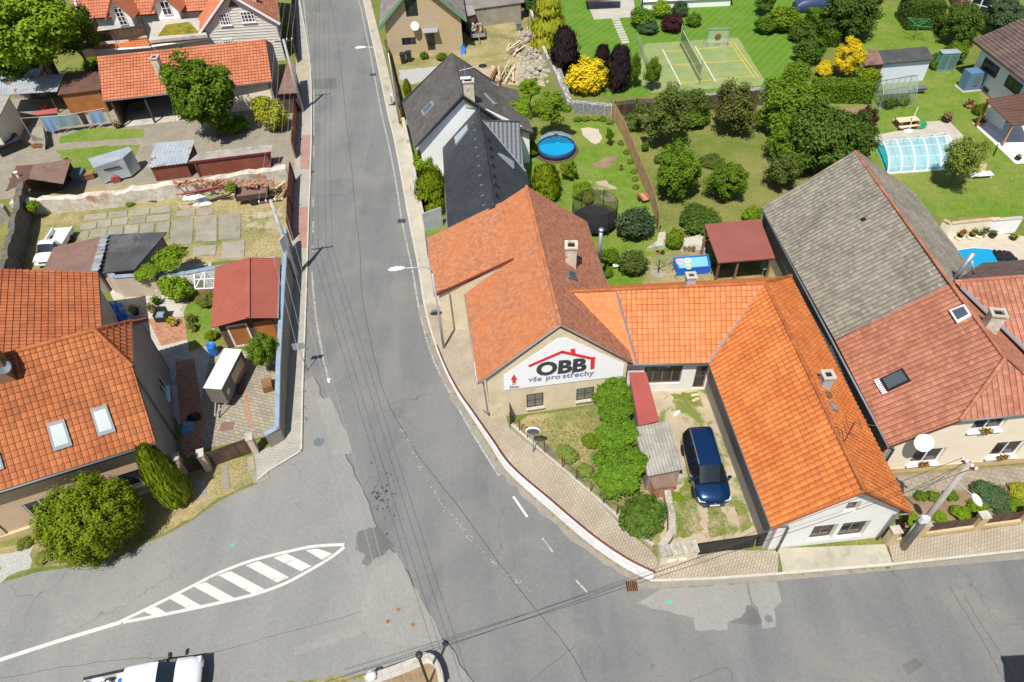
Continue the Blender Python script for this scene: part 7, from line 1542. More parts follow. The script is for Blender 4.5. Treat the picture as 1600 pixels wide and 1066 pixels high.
c = W('B', 1118, 910); MB().lathe(c, [(.26, 0), (.3, .1), (.29, .3), (.3, .5), (.29, .7), (.28, .88), (.24, .9), (.22, .86)], 20).build('rain_barrel', 'plastic_blue', None, True, 'blue plastic rain barrel at the garage corner', 'barrel')
def heap(name, label, c4, h, mat, cat, n=10, seed=1, mat2=None):
    r = random.Random(seed); vs = []
    for i in range(n + 1):
        for j in range(n + 1):
            p = c4[0].lerp(c4[1], i / n).lerp(c4[3].lerp(c4[2], i / n), j / n); e = math.sin(math.pi * i / n) * math.sin(math.pi * j / n); vs.append((p.x + r.uniform(-.05, .05), p.y + r.uniform(-.05, .05), max(.0, h * e ** .7 + r.uniform(-.3, .3) * h * (e > .05))))
    return MB().add(vs, [(i * (n + 1) + j, (i + 1) * (n + 1) + j, (i + 1) * (n + 1) + j + 1, i * (n + 1) + j + 1) for i in range(n) for j in range(n)]).build(name, mat, None, False, label, cat)
heap('blue_tarpaulin', 'crumpled bright blue tarpaulin in the shaded courtyard', WS('B', [(560, 760), (680, 740), (630, 640), (570, 660)]), .7, 'plastic_blue', 'tarpaulin', 9, 3)
heap('tarpaulin', 'crumpled white sheet lying on the grass by the brown trailer', WS('B', [(1000, 140), (1115, 135), (1070, 90), (1020, 95)]), .5, 'tarp_white', 'tarpaulin', 9, 4); heap('tarpaulin', 'white folded sheet left of the crumpled sheet by the ruined wall', WS('B', [(950, 112), (1030, 108), (1025, 82), (955, 90)]), .25, 'tarp_white', 'tarpaulin', 6, 6)
heap('cloth_bundle', 'pale blue cloths dropped beside the dark house wall', WS('C', [(715, 510), (775, 500), (770, 455), (715, 460)]), .35, 'cloth_blue', 'cloth', 8, 8); heap('bin_bag', 'black bin bag lying on the brick path', WS('C', [(735, 465), (800, 450), (795, 420), (745, 430)]), .45, 'black_tarp', 'bin bag', 7, 9)
def planks(name, label, c, n, L, ang, mats, cat='planks', spread=.5, z=.06):
    t = thing(name, label, cat, c); r = random.Random(n)
    for i in range(n):
        a = ang + r.uniform(-.25, .25); p = Vector(c) + V3(r.uniform(-spread, spread), r.uniform(-spread, spread) * .6, z + i * .045); MB().box(p, (L * r.uniform(.7, 1.1), r.uniform(.1, .22), .04), a).build('plank', mats[i % len(mats)], t)
    return t
planks('plank_pile', 'red-brown boards stacked along the ruined wall', W('B', 770, 118), 7, 2.4, .1, ('red_timber', 'brown_felt')); planks('plank_pile', 'long reddish boards lying on the ruined wall', W('B', 1050, 72, 1.3), 6, 3.5, .15, ('red_timber', 'canopy_red'), spread=.3); planks('plank_pile', 'pale boards standing beside the brown trailer', W('B', 1170, 105), 6, 2.2, .1, ('pale_timber',)); planks('plank_pile', 'pale yellow boards heaped at the street end of the yard', W('B', 1465, 65), 9, 1.9, 1.3, ('pale_timber', 'timber'), spread=.6)
planks('timber_heap', 'weathered long boards heaped beside the rubble in the cottage yard', W('T', 1200, 680), 16, 3.4, 1.5, ('pale_timber', 'slab_concrete', 'timber'), spread=1.3); planks('timber_heap', 'grey boards leaning by the bricks at the top of the cottage yard', W('T', 1330, 440), 12, 2.6, 1.1, ('slab_concrete', 'pale_timber'), spread=1.0)
planks('pallet_stack', 'orange-brown pallets stacked beside the dark yard', W('S', 420, 540), 8, 1.3, .1, ('orange_timber', 'timber'), 'pallets', .15, .1)
mb = MB(); r = random.Random(12)
for c0, sx, sy, n in ((W('T', 1470, 480), 2.2, 3.2, 170), (W('T', 1430, 330), 1.6, 2.2, 90), (W('T', 1500, 640), 1.6, 3, 120)):
    for i in range(n):
        dx, dy = r.gauss(0, .45), r.gauss(0, .45); mb.box(c0 + V3(dx * sx, dy * sy, max(.05, .7 - abs(dx) - abs(dy)) * r.random()), (r.uniform(.15, .45), r.uniform(.12, .3), r.uniform(.08, .25)), r.uniform(0, 3))
mb.build('rubble_heap', 'rubble', None, kind='stuff', label='heaped bricks and stone rubble along the cottage boundary')
mb = MB()
for i in range(160):
    p = W('B', r.uniform(900, 1430), r.uniform(10, 45), 1.2) + V3(0, 0, r.uniform(.05, .2)); mb.box(p, (r.uniform(.12, .3), r.uniform(.1, .2), r.uniform(.06, .12)), r.uniform(0, 3))
mb.build('brick_debris', 'brick_paving', None, kind='stuff', label='loose broken bricks on top of the ruined wall')
# bins and bags at the cottage
def bin_(label, c, mat, h=1.0, w=.55):
    c = Vector(c); t = thing('wheelie_bin', label, 'bin', c, 'bins at the cottage'); MB().hexa([c + V3(x * w * .4, y * w * .4, .05) for x, y in ((-1, -1), (1, -1), (1, 1), (-1, 1))], [c + V3(x * w * .5, y * w * .5, h) for x, y in ((-1, -1), (1, -1), (1, 1), (-1, 1))]).build('body', mat, t); MB().box(c + V3(0, 0, h + .04), (w * 1.1, w * 1.15, .07)).build('lid', mat, t); MB().tube([c + V3(-w * .4, w * .5, .12), c + V3(w * .4, w * .5, .12)], .1, 10).build('wheels', 'rubber', t)
bin_('left black wheelie bin before the cottage wall', W('T', 342, 555), 'trim_black'); bin_('right black wheelie bin beside the cottage door', W('T', 392, 540), 'trim_black'); bin_('green bin behind the scrap trailer', W('T', 1010, 205), 'plastic_green'); bin_('dark grey bin at the back of the cottage yard', W('T', 1350, 270), 'gutter', .8)
heap('blue_bag', 'bright blue bag leaning on the cottage corner', WS('T', [(840, 480), (890, 475), (885, 420), (845, 415)]), .8, 'plastic_blue', 'bag', 7, 21); heap('blue_bag', 'blue bag of waste beside the white tub on the bench', WS('T', [(1205, 190), (1280, 195), (1275, 130), (1215, 130)]), .8, 'plastic_blue', 'bag', 7, 22); heap('green_bag', 'green bag on the grass behind the scrap trailer', WS('T', [(1060, 220), (1105, 218), (1100, 180), (1065, 182)]), .5, 'plastic_green', 'bag', 6, 23)
t = thing('work_table', 'low brown table with a white tub in the cottage yard', 'table', W('T', 1145, 190)); c = W('T', 1145, 195); MB().box(c + V3(0, 0, .6), (1.8, .8, .06)).build('tabletop', 'timber', t)
for x in (-.8, .8):
    for y in (-.32, .32): MB().box(c + V3(x, y, .29), (.07, .07, .58)).build('leg', 'timber', t)
MB().lathe(c + V3(0, 0, .63), [(.42, 0), (.5, .3), (.46, .3), (.4, .06)], 16, None, 1.4, .8).build('wash_tub', 'plastic_white', None, True, 'white plastic tub standing on the low brown table', 'tub')
shed('cottage_shed', 'weathered grey plank shed behind the cottage yard', 'shed', [W('T', 850, 95, 2.1), W('T', 1400, 20, 2.1), W('T', 1400, -60, 2.5), W('T', 840, -20, 2.5)], 'stone_roof', 'slab_concrete')
t = shed('lean_roof', 'small lean-to with stone-grey roof beside the cottage', 'shed', [W('T', 880, 150, 2.0), W('T', 972, 125, 2.0), W('T', 950, 40, 2.5), W('T', 838, 55, 2.5)], 'stone_roof', 'dark_timber')
# laundry
A_, B_ = W('S', 330, 430, 0), W('S', 1190, 325, 0); t = thing('clothesline', 'clothesline strung between two posts across the upper yard', 'clothesline', (A_ + B_) / 2)
MB().tube([A_, A_ + V3(0, 0, 2.0)], .05, 8).build('post', 'zinc', t); MB().tube([B_, B_ + V3(0, 0, 2.0)], .05, 8).build('post', 'zinc', t); MB().tube([A_ + V3(0, 0, 1.95), A_.lerp(B_, .5) + V3(0, 0, 1.75), B_ + V3(0, 0, 1.95)], .012, 5).build('line', 'white_metal', t)
def cloth(label, x0, x1, mat, h):
    n, m = 10, 6; vs = []; r = random.Random(int(x0 * 100)); ph = r.uniform(0, 6)
    for i in range(n + 1):
        p = A_.lerp(B_, x0 + (x1 - x0) * i / n)
        for j in range(m + 1): vs.append(p + V3(0, .1 * (j / m) * math.sin(i * 1.1 + ph), 1.8 - h * j / m))
    MB().add(vs, [(i * (m + 1) + j, (i + 1) * (m + 1) + j, (i + 1) * (m + 1) + j + 1, i * (m + 1) + j + 1) for i in range(n) for j in range(m)]).build('laundry', mat, None, True, label, 'laundry', group='washing on the line')
cloth('striped pale blue sheet at the left end of the clothesline', .22, .36, 'cloth_blue', 1.5); cloth('large grey-blue sheet in the middle of the clothesline', .37, .64, 'cloth_grey', 1.2); cloth('narrow dark towel on the clothesline', .66, .74, 'cloth_dark', 1.2); cloth('blue patterned cloth at the right end of the clothesline', .78, .95, 'cloth_blue', 1.2)
pot('pot of magenta flowers at the right clothesline post', W('S', 1240, 330), .35, .3, 'rubber', 'leaf_mid', 'pink_bloom', 1.5)
t = thing('wood_shelf', 'open wooden shelf with a red sheet roof beside the dark yard', 'shelf', W('S', 470, 200)); q = [W('S', 380, 200, 1.3), W('S', 585, 180, 1.3), W('S', 600, 125, 1.5), W('S', 325, 165, 1.5)]; MB().plate(q, .06).build('roof', 'canopy_red', t); wall(t, q[0] + V3(.1, .1, 0), q[1] + V3(-.1, .1, 0), 0, 1.25, 'slab_concrete')
t = thing('stone_steps', 'rubble block with planks at the edge of the upper yard', 'block', W('S', 410, 420)); MB().hexa([W('S', 340, 470), W('S', 470, 570), W('S', 510, 450), W('S', 400, 380)], [W('S', 320, 400, .9), W('S', 470, 460, .9), W('S', 445, 300, .9), W('S', 350, 330, .9)]).build('block', 'slab_concrete', t)
for i, (x, y, sx, sy, h, m_, l_) in enumerate(((150, 260, 1.2, .8, .9, 'cloth_dark', 'dark covered stack in the shade of the lean-to'), (260, 300, .9, .6, .5, 'timber', 'brown chest below the red sheet roof'), (120, 560, 2.2, 1.6, .9, 'black_tarp', 'dark covered heap beside the wood store'), (470, 130, .6, .5, .5, 'orange_timber', 'yellow-brown box under the lean-to roof'), (850, 870, 1.1, .9, .8, 'gutter', 'dark grey water tank between wood store and trailer'), (930, 860, .7, 1.0, .5, 'timber', 'rusty brown panel leaning by the grey trailer'))):
    c = W('S', x, y); t = thing('yard_box', l_, 'box', c); MB().box(c + V3(0, 0, h / 2), (sx, sy, h), i * .4).build('body', m_, t, bevel=.05); MB().box(c + V3(0, 0, h + .03), (sx * 1.06, sy * 1.06, .05), i * .4).build('lid', m_, t)
t = thing('cold_frame', 'white-framed glass cold frame against the red-roofed garage', 'cold frame', W('B', 1065, 540)); q = [W('B', 1015, 572, .8), W('B', 1112, 568, .8), W('B', 1125, 468, 1.2), W('B', 1010, 475, 1.2)]; MB().poly(q).build('pane', 'greenhouse_glass', t)
mb = MB()
for a, b in ((0, 1), (1, 2), (2, 3), (3, 0)): mb.beam(q[a], q[b], .07, .07)
mb.beam((q[0] + q[1]) / 2, (q[2] + q[3]) / 2, .06, .06).beam((q[0] + q[3]) / 2, (q[1] + q[2]) / 2, .06, .06).beam(q[0], (q[2] + q[3]) / 2, .05, .05); mb.build('frame', 'white_metal', t); wall(t, q[0], q[1], 0, .75, 'timber'); wall(t, q[3], q[0], 0, [(0, 1.1), (None, .75)], 'timber')
t = thing('crate', 'small brown wooden crate beside the coping of the street wall', 'crate', W('C', 1065, 330)); MB().box(W('C', 1065, 320) + V3(0, 0, .25), (.6, .8, .5), .3).build('box', 'timber', t)
c = W('C', 900, 473); sheet('inspection_lid', [c + V3(-.4, -.35, 0), c + V3(.4, -.3, 0), c + V3(.4, .35, 0), c + V3(-.4, .3, 0)], .02, 'brown_felt')
# drive and courtyard of the orange house
t = thing('garden_bench', 'pale slatted wooden bench under the courtyard window', 'bench', W('I', 820, 190)); a, b = W('I', 745, 205), W('I', 880, 200); d = (b - a); 
for i in range(4): MB().seg(a + V3(0, .1 + i * .11, 0), b + V3(0, .1 + i * .11, 0), .09, .42, .45).build('slat', 'pale_timber', t)
for i in range(3): MB().seg(a + V3(0, .55, 0), b + V3(0, .55, 0), .03, .55 + i * .14, .66 + i * .14).build('slat', 'pale_timber', t)
for s_ in (.05, .95): p = a + d * s_; MB().box(p + V3(0, .3, .21), (.07, .45, .41)).build('leg', 'timber', t)
t = thing('bicycle', 'bicycle leaning in the corner of the courtyard', 'bicycle', W('I', 935, 160)); c = W('I', 935, 175) + V3(0, .1, 0)
for dx in (-.5, .5):
    w_ = ring('wheel', '', c + V3(dx, 0, .33), .3, .02, 'rubber'); del w_['category']; w_.parent = t
    for v in w_.data.vertices:
        p = v.co - (c + V3(dx, 0, .33)); v.co = c + V3(dx + p.x, p.z, .33 + p.y) - ORG[t.name]
cz = V3(0, 0, 1); MB().tube([c + V3(-.5, 0, .33), c + V3(-.1, 0, .3), c + V3(.35, 0, .75), c + V3(-.2, 0, .72), c + V3(-.1, 0, .3)], .018, 6).tube([c + V3(.5, 0, .33), c + V3(.35, 0, .95)], .018, 6).tube([c + V3(.33, -.22, .97), c + V3(.33, .22, .97)], .015, 6).build('frame', 'trim_black', t); MB().box(c + V3(-.22, 0, .82), (.25, .12, .06)).build('saddle', 'black', t)
heap('cloth_pile', 'white sheets of paper lying before the courtyard corner', WS('I', [(905, 180), (955, 178), (950, 155), (910, 155)]), .15, 'tarp_white', 'paper', 5, 30)
for i, (x, y, l_) in enumerate(((965, 230, 'upper pale board lying on the courtyard earth'), (968, 252, 'lower pale board lying on the courtyard earth'), (880, 315, 'small white board lying beside the red canopy'))): MB().box(W('I', x, y) + V3(0, 0, .04), (.5, .18, .04), .15 + i * .3).build('loose_board', 'pale_timber' if i < 2 else 'tarp_white', None, False, l_, 'board', group='boards on the courtyard earth')
# back garden things
t = thing('trampoline', 'round trampoline with black safety net behind the old house', 'trampoline', W('G', 510, 620)); c = W('G', 515, 600); R0 = 1.7; MB().lathe(c + V3(0, 0, .6), [(R0 - .2, 0), (R0 - .2, .02), (.01, .02)], 28).build('mat', 'rubber', t); MB().lathe(c + V3(0, 0, .6), [(R0 - .2, .03), (R0, .03), (R0, -.03), (R0 - .2, -.01)], 28).build('pad', 'trim_black', t)
vs = [c + V3(R0 * math.cos(a), R0 * math.sin(a), z) for z in (.62, 2.2) for a in [2 * math.pi * i / 28 for i in range(28)]]; MB().add(vs, [(i, (i + 1) % 28, 28 + (i + 1) % 28, 28 + i) for i in range(28)]).build('net', 'net_black', t)
for i in range(6): a = 2 * math.pi * i / 6; MB().tube([c + V3(R0 * math.cos(a), R0 * math.sin(a), 0), c + V3(R0 * math.cos(a), R0 * math.sin(a), 2.25)], .03, 6).build('pole', 'black', t)
t = thing('sandbox_bench', 'small orange and white bench beside the olive shrub', 'bench', W('G', 640, 815)); c = W('G', 642, 818); MB().box(c + V3(0, 0, .3), (.75, .3, .06)).build('seat', 'orange_timber', t); MB().box(c + V3(0, -.3, .28), (.75, .28, .05)).build('table_board', 'clean_white', t)
for x in (-.32, .32): MB().box(c + V3(x, -.1, .14), (.06, .5, .28)).build('leg', 'timber', t)
t = thing('handcart', 'small pinkish handcart beside the reed fence', 'cart', W('G', 780, 470)); c = W('G', 780, 465); MB().box(c + V3(0, 0, .35), (.5, .95, .08), .3).build('floor', 'terracotta', t); mb = MB()
for a_ in (-1, 1): MB().box(c + V3(a_ * .25, a_ * .08, .5), (.05, .95, .25), .3).build('side_board', 'terracotta', t); MB().lathe(c + V3(a_ * .33, 0, .2), [(.05, -.04), (.2, -.04), (.2, .04), (.05, .04)], 14, V3(1, .3, 0)).build('wheel', 'rubber', t)
t = thing('concrete_ledge', 'raised concrete ledge behind the frame pool', 'ledge', W('G', 1040, 720)); q = WS('G', [(985, 760), (1115, 750), (1120, 660), (1000, 690)]); MB().prism([(p.x, p.y) for p in q], 0, .35).build('block', 'concrete', t)
for i in range(3): pot(('left flower pot of three on the ledge behind the frame pool', 'middle flower pot of three on the ledge behind the frame pool', 'right flower pot of three on the ledge behind the frame pool')[i], W('G', 1008 + i * 23, 735, .36), .13, .2, 'terracotta', 'leaf_mid', None, 1.5, 'pots on the concrete ledge')
for i in range(2): pot(('left round pot on the stone step beside the blue shrub', 'right dark round pot on the stone step beside the blue shrub')[i], W('G', 860 + i * 26, 755), .16, .2, 'terracotta' if i == 0 else 'rubber', 'leaf_dark', None, .9)
t = thing('stone_step', 'pale stone step below the end of the reed fence', 'step', W('G', 870, 720)); MB().prism([(p.x, p.y) for p in WS('G', [(800, 740), (905, 722), (900, 650), (865, 655), (855, 700)])], 0, .3).build('slab', 'concrete', t)
t = thing('garden_swing', 'dark garden carousel clothes dryer on a paved circle', 'clothes dryer', W('G', 870, 850)); c = W('G', 862, 860); MB().lathe(c, [(.55, .012), (.55, .05), (.02, .05)], 20).build('base', 'slab_concrete', t); MB().tube([c, c + V3(0, 0, 1.2)], .04, 8).build('post', 'trim_black', t)
for i in range(4): a = i * 1.57 + .4; MB().tube([c + V3(0, 0, 1.1), c + V3(.5 * math.cos(a), .5 * math.sin(a), 1.25)], .025, 6).build('arm', 'plastic_green', t)
t = thing('closed_parasol', 'folded grey parasol beside the red-roofed pergola', 'parasol', W('G', 1420, 880)); c = W('G', 1425, 880); MB().tube([c, c + V3(0, 0, 2.1)], .03, 8).build('pole', 'zinc', t); MB().lathe(c + V3(0, 0, .9), [(.28, 0), (.2, .5), (.1, 1.0), (.02, 1.25)], 12).build('canopy', 'cloth_grey', t)
# court
t = thing('volleyball_net', 'dark net on two white posts across the ball court', 'net', W('E', 830, 340)); a, b = W('E', 780, 240), W('E', 878, 428)
for p in (a, b): MB().tube([p, p + V3(0, 0, 2.5)], .05, 8).build('post', 'zinc', t)
mb = MB(); L_ = (b - a).length; d = (b - a) / L_
for i in range(int(L_ / .12)): mb.beam(a + d * i * .12 + V3(0, 0, .9), a + d * i * .12 + V3(0, 0, 1.9), .012, .012)
for k in range(9): mb.beam(a + V3(0, 0, .9 + k * .12), b + V3(0, 0, .9 + k * .12), .012, .012)
mb.build('mesh', 'black', t, kind='stuff'); MB().beam(a + V3(0, 0, 1.93), b + V3(0, 0, 1.93), .02, .07).build('top_tape', 'plastic_white', t)
t = thing('football_goal', 'small football goal with pale net and round target', 'goal', W('E', 970, 240)); a, b = W('E', 915, 242), W('E', 1018, 238); T_ = V3(0, 0, 2.0); dk = V3(0, 1.3, 0)
for s_, e in ((a, a + T_), (b, b + T_), (a + T_, b + T_), (a, a + dk), (b, b + dk), (a + T_, a + dk), (b + T_, b + dk), (a + dk, b + dk)): MB().tube([s_, e], .04, 6).build('tube', 'zinc', t)
MB().poly([a + V3(0, .1, .05), b + V3(0, .1, .05), b + V3(0, .1, 1.95), a + V3(0, .1, 1.95)]).build('net', 'net_pale', t); MB().lathe((a + b) / 2 + V3(0, .06, 1.1), [(.35, 0), (.35, .02)], 18, V3(0, -1, 0)).build('target', 'timber', t)
t = thing('court_fence', 'pale low side fence of the ball court by the stepping stones', 'fence', W('E', 590, 270)); a, b = W('E', 565, 215), W('E', 612, 345)
for i in range(4): p = a.lerp(b, i / 3); MB().tube([p, p + V3(0, 0, 1.1)], .035, 6).build('post', 'zinc', t)
MB().seg(a, b, .02, .1, 1.1).build('net', 'net_pale', t)
# right garden
t = thing('picnic_table', 'wooden picnic table beside the pool enclosure', 'table', W('F', 690, 640)); c = W('F', 690, 640); MB().box(c + V3(0, 0, .72), (1.9, .75, .06), .1).build('tabletop', 'pale_timber', t)
for s_ in (-1, 1): MB().box(c + V3(0, s_ * .62, .42), (1.9, .26, .05), .1).build('bench_board', 'pale_timber', t); MB().box(c + V3(s_ * .75, 0, .37), (.08, 1.2, .7), .1).build('leg', 'timber', t)
t = thing('parasol_base', 'white folded parasol on a round base beside the picnic table', 'parasol', W('F', 706, 660)); c = W('F', 706, 660); MB().lathe(c, [(.4, 0), (.4, .08), (.05, .12)], 18).build('base', 'plastic_white', t); MB().tube([c + V3(0, 0, .1), c + V3(.1, .1, 2.2)], .04, 8).build('pole', 'plastic_white', t)
c = W('F', 750, 632); MB().lathe(c, [(.75, .01), (.8, .2), (.7, .22), (.6, .1)], 20).build('paddling_pool', 'plastic_green', None, True, 'green paddling pool beside the picnic table', 'paddling pool')
t = thing('sun_lounger', 'white sun lounger in the shade of the pool tree', 'sun lounger', W('F', 1065, 900)); c = W('F', 1065, 895); MB().box(c + V3(0, 0, .3), (1.9, .6, .06), .05).build('bed', 'plastic_white', t); MB().hexa([c + V3(-.1, .25, .33), c + V3(.5, .28, .33), c + V3(.5, .35, .33), c + V3(-.1, .32, .33)], [c + V3(-.1, .45, .9), c + V3(.5, .48, .9), c + V3(.5, .52, .9), c + V3(-.1, .5, .9)]).build('backrest', 'pale_timber', t)
for x in (-.8, .8): MB().box(c + V3(x, 0, .14), (.06, .5, .28), .05).build('leg', 'plastic_white', t)
pot('pot of pink flowers at the corner of the pool terrace', W('F', 896, 615), .4, .4, 'rubber', 'leaf_mid', 'pink_bloom', 1.4); pot('pot of pink flowers on the lawn by the villa', W('U', 220, 690), .4, .35, 'terracotta', 'leaf_mid', 'pink_bloom', 1.4); pot('pot of red flowers at the corner of the white patio', W('U', 285, 800), .35, .35, 'terracotta', 'leaf_mid', 'red_bloom', 1.3); pot('small potted plant on the white patio', W('U', 530, 1025), .25, .25, 'rubber', 'leaf_dark', None, 1.2)
t = thing('heat_pump', 'blue-grey cabinet standing against the white villa wall', 'cabinet', W('U', 215, 590)); c = W('U', 225, 575); MB().box(c + V3(0, .3, .9), (1.6, 1.1, 1.7), .1).build('body', flat('cabinet_blue', (.1, .19, .3), .5), t); MB().box(c + V3(0, .3, .03), (2.0, 1.5, .06), .1).build('plinth', 'concrete', t); MB().box(c + V3(.2, -.27, 1.0), (.5, .03, 1.0), .1).build('door', 'gutter', t)
t = thing('garden_cabinet', 'small glazed green cabinet at the corner of the villa garden', 'cabinet', W('U', 70, 465)); c = W('U', 65, 460); MB().box(c + V3(0, .4, .9), (1.7, .8, 1.8)).build('body', flat('cabinet_green', (.12, .3, .28), .4), t); MB().box(c + V3(0, .4, 1.84), (1.8, .9, .06)).build('top', 'grey_metal', t)
for x in (-.42, .42): MB().box(c + V3(x, -.015, .95), (.7, .03, 1.4)).build('door', 'greenhouse_glass', t)
t = thing('rotary_dryer', 'thin green rotary clothes dryer on the top lawn', 'clothes dryer', W('F', 740, 185)); c = W('F', 735, 200); MB().tube([c, c + V3(0, 0, 1.8)], .04, 8).build('post', 'plastic_green', t)
for i in range(4): a = i * 1.57 + .5; MB().tube([c + V3(0, 0, 1.4), c + V3(1.5 * math.cos(a), 1.5 * math.sin(a), 1.8)], .03, 6).build('arm', 'plastic_green', t)
mb = MB()
for rr_ in (.6, .9, 1.2, 1.45):
    P_ = [c + V3(rr_ * math.cos(i * 1.57 + .5), rr_ * math.sin(i * 1.57 + .5), 1.4 + .27 * rr_) for i in range(5)]; mb.tube(P_, .012, 4)
mb.build('lines', 'plastic_green', t, kind='stuff')
t = thing('wheelbarrow', 'grey wheelbarrow beside the greenhouse corner', 'wheelbarrow', W('F', 755, 470)); c = W('F', 755, 472); MB().hexa([c + V3(-.4, -.2, .3), c + V3(.4, -.2, .3), c + V3(.4, .2, .3), c + V3(-.4, .2, .3)], [c + V3(-.6, -.35, .65), c + V3(.6, -.35, .65), c + V3(.6, .35, .65), c + V3(-.6, .35, .65)]).build('tray', 'gutter', t); MB().lathe(c + V3(-.75, 0, .2), [(.05, -.04), (.2, -.04), (.2, .04), (.05, .04)], 14, V3(0, 1, 0)).build('wheel', 'rubber', t); MB().tube([c + V3(-.75, .1, .2), c + V3(.3, .28, .4), c + V3(1.1, .28, .6)], .02, 6).tube([c + V3(-.75, -.1, .2), c + V3(.3, -.28, .4), c + V3(1.1, -.28, .6)], .02, 6).build('handles', 'timber', t)
for i, (x, y, m_, l_) in enumerate(((352, 200, 'red_bloom', 'left basket of dark red flowers hung on the cream pool wall'), (435, 195, 'banner_blue', 'middle basket of violet flowers hung on the cream pool wall'), (515, 185, 'pink_bloom', 'right basket of pink flowers hung on the cream pool wall'))):
    p = W('V', x, y - 0) + V3(0, -.25, .55); pot(l_, p, .22, .22, 'timber', 'leaf_mid', m_, 1.3, 'flower baskets on the cream wall')
for i, (x, y, l_) in enumerate(((355, 205, 'first white tub below the cream pool wall'), (440, 200, 'second white tub below the cream pool wall'), (500, 192, 'third tub below the cream pool wall'), (598, 190, 'square planter below the white pool wall'), (750, 205, 'planter with yellow-green plants at the right of the pool terrace'))): pot(l_, W('V', x, y), .26, .3, 'pale_plaster' if i < 3 else 'black', 'leaf_mid' if i < 4 else 'leaf_lime', None, .9 if i < 3 else 1.3, 'tubs by the pool')

# neighbour beyond the lower right edge: only its shadow reaches the picture
p = W('Z', 1566, 1027) - V3(1.2, 2.95, 0); t = thing('neighbour_house', 'house just outside the lower right corner, its dark shadow on the road', 'house', p)
MB().prism([(p.x, p.y - 9), (p.x + 9, p.y - 9), (p.x + 9, p.y), (p.x, p.y)], 0, 5.7).build('wall', 'pale_plaster', t); MB().prism([(p.x - .3, p.y - 9.3), (p.x + 9.3, p.y - 9.3), (p.x + 9.3, p.y + .05), (p.x - .05, p.y + .05)], 5.702, 6.0).build('roof', 'tar_felt', t)

# ================================================================== VEGETATION
def quads_mesh(name, C_, N_, S_, seed, asp=.55, fold=.25):
    """one leaf-shaped quad per row: centre, facing, size"""
    r = np.random.default_rng(seed); n = len(C_); N_ = N_ / np.maximum(1e-6, np.linalg.norm(N_, axis=1))[:, None]
    T = r.normal(size=(n, 3)); T -= N_ * (T * N_).sum(1)[:, None]; T /= np.linalg.norm(T, axis=1)[:, None]; B = np.cross(N_, T)
    S2 = S_[:, None]; v = np.empty((n, 4, 3)); v[:, 0] = C_ - T * S2; v[:, 1] = C_ + B * S2 * asp + N_ * S2 * fold; v[:, 2] = C_ + T * S2; v[:, 3] = C_ - B * S2 * asp + N_ * S2 * fold
    me = bpy.data.meshes.new(name); me.vertices.add(4 * n); me.vertices.foreach_set('co', v.reshape(-1)); me.loops.add(4 * n); me.loops.foreach_set('vertex_index', np.arange(4 * n, dtype=np.int32))
    me.polygons.add(n); me.polygons.foreach_set('loop_start', np.arange(0, 4 * n, 4, dtype=np.int32)); me.update(calc_edges=True); me.validate(); me.materials.append(M['leaf_mid']); return me
def crown(seed, ncl, per, size, cr=(.2, .36), shell=.55, flat_=1.0, cut=-.75, up=.5):
    """leaf clumps on an uneven crown with gaps and stray shoots"""
    r = np.random.default_rng(seed); C0 = r.normal(size=(ncl * 3, 3)); C0 /= np.linalg.norm(C0, axis=1)[:, None]; lob = r.normal(size=(7, 3)); lob /= np.linalg.norm(lob, axis=1)[:, None]
    f = 1 + .3 * (np.max(C0 @ lob.T, axis=1) - .75); C0 *= (f * (shell + (1 - shell) * r.random(len(C0)) ** .6) * r.uniform(.66, 1.08, len(C0)))[:, None]
    C0 = C0[C0[:, 2] > cut][:ncl]; rad = r.uniform(*cr, len(C0)) * r.uniform(.6, 1.1, len(C0)); D = r.normal(size=(len(C0), per, 3)); D /= np.linalg.norm(D, axis=2)[:, :, None]; D[:, :, 2] *= flat_
    P = C0[:, None, :] * .84 + D * (rad[:, None] * r.random((len(C0), per)) ** .4 * r.uniform(.8, 1.25, (len(C0), per)))[:, :, None]; P = P.reshape(-1, 3); N_ = D.reshape(-1, 3) * .8 + P * .5 + r.normal(size=P.shape) * .5; N_[:, 2] += up
    return quads_mesh('crown', P, N_, size * r.uniform(.5, 1.35, len(P)), seed)
def clumped(seed, C_, N0, n, sp, size, fold=.18):
    """fine sprays gathered in small tufts round the given centres"""
    r = np.random.default_rng(seed); k = r.integers(0, len(C_), n); G = r.normal(size=(n, 3)); P = C_[k] + G * np.array(sp); N_ = N0[k] + G * .55 + r.normal(size=(n, 3)) * .35
    return quads_mesh('crown', P, N_, size * r.uniform(.5, 1.35, n), seed, .45, fold)
def column(seed, n, prof, size, m=420, sp=.1):
    """upright conifer, z 0..1, radius profile"""
    r = np.random.default_rng(seed + 50); z = r.random(m) ** .9 * .97; R = np.array([prof(t) for t in z]) * r.uniform(.72, 1.04, m); a = r.random(m) * 2 * math.pi
    return clumped(seed, np.stack([np.cos(a) * R, np.sin(a) * R, z], 1), np.stack([np.cos(a), np.sin(a), np.full(m, .4)], 1), n, (sp, sp, .022), size)
def ball(seed, n, size, m=380):
    r = np.random.default_rng(seed + 50); D = r.normal(size=(m, 3)); D /= np.linalg.norm(D, axis=1)[:, None]; D = D[D[:, 2] > -.8]
    return clumped(seed, D * r.uniform(.68, 1.02, len(D))[:, None], D + np.array([0, 0, .3]), n, (.06, .06, .09), size)
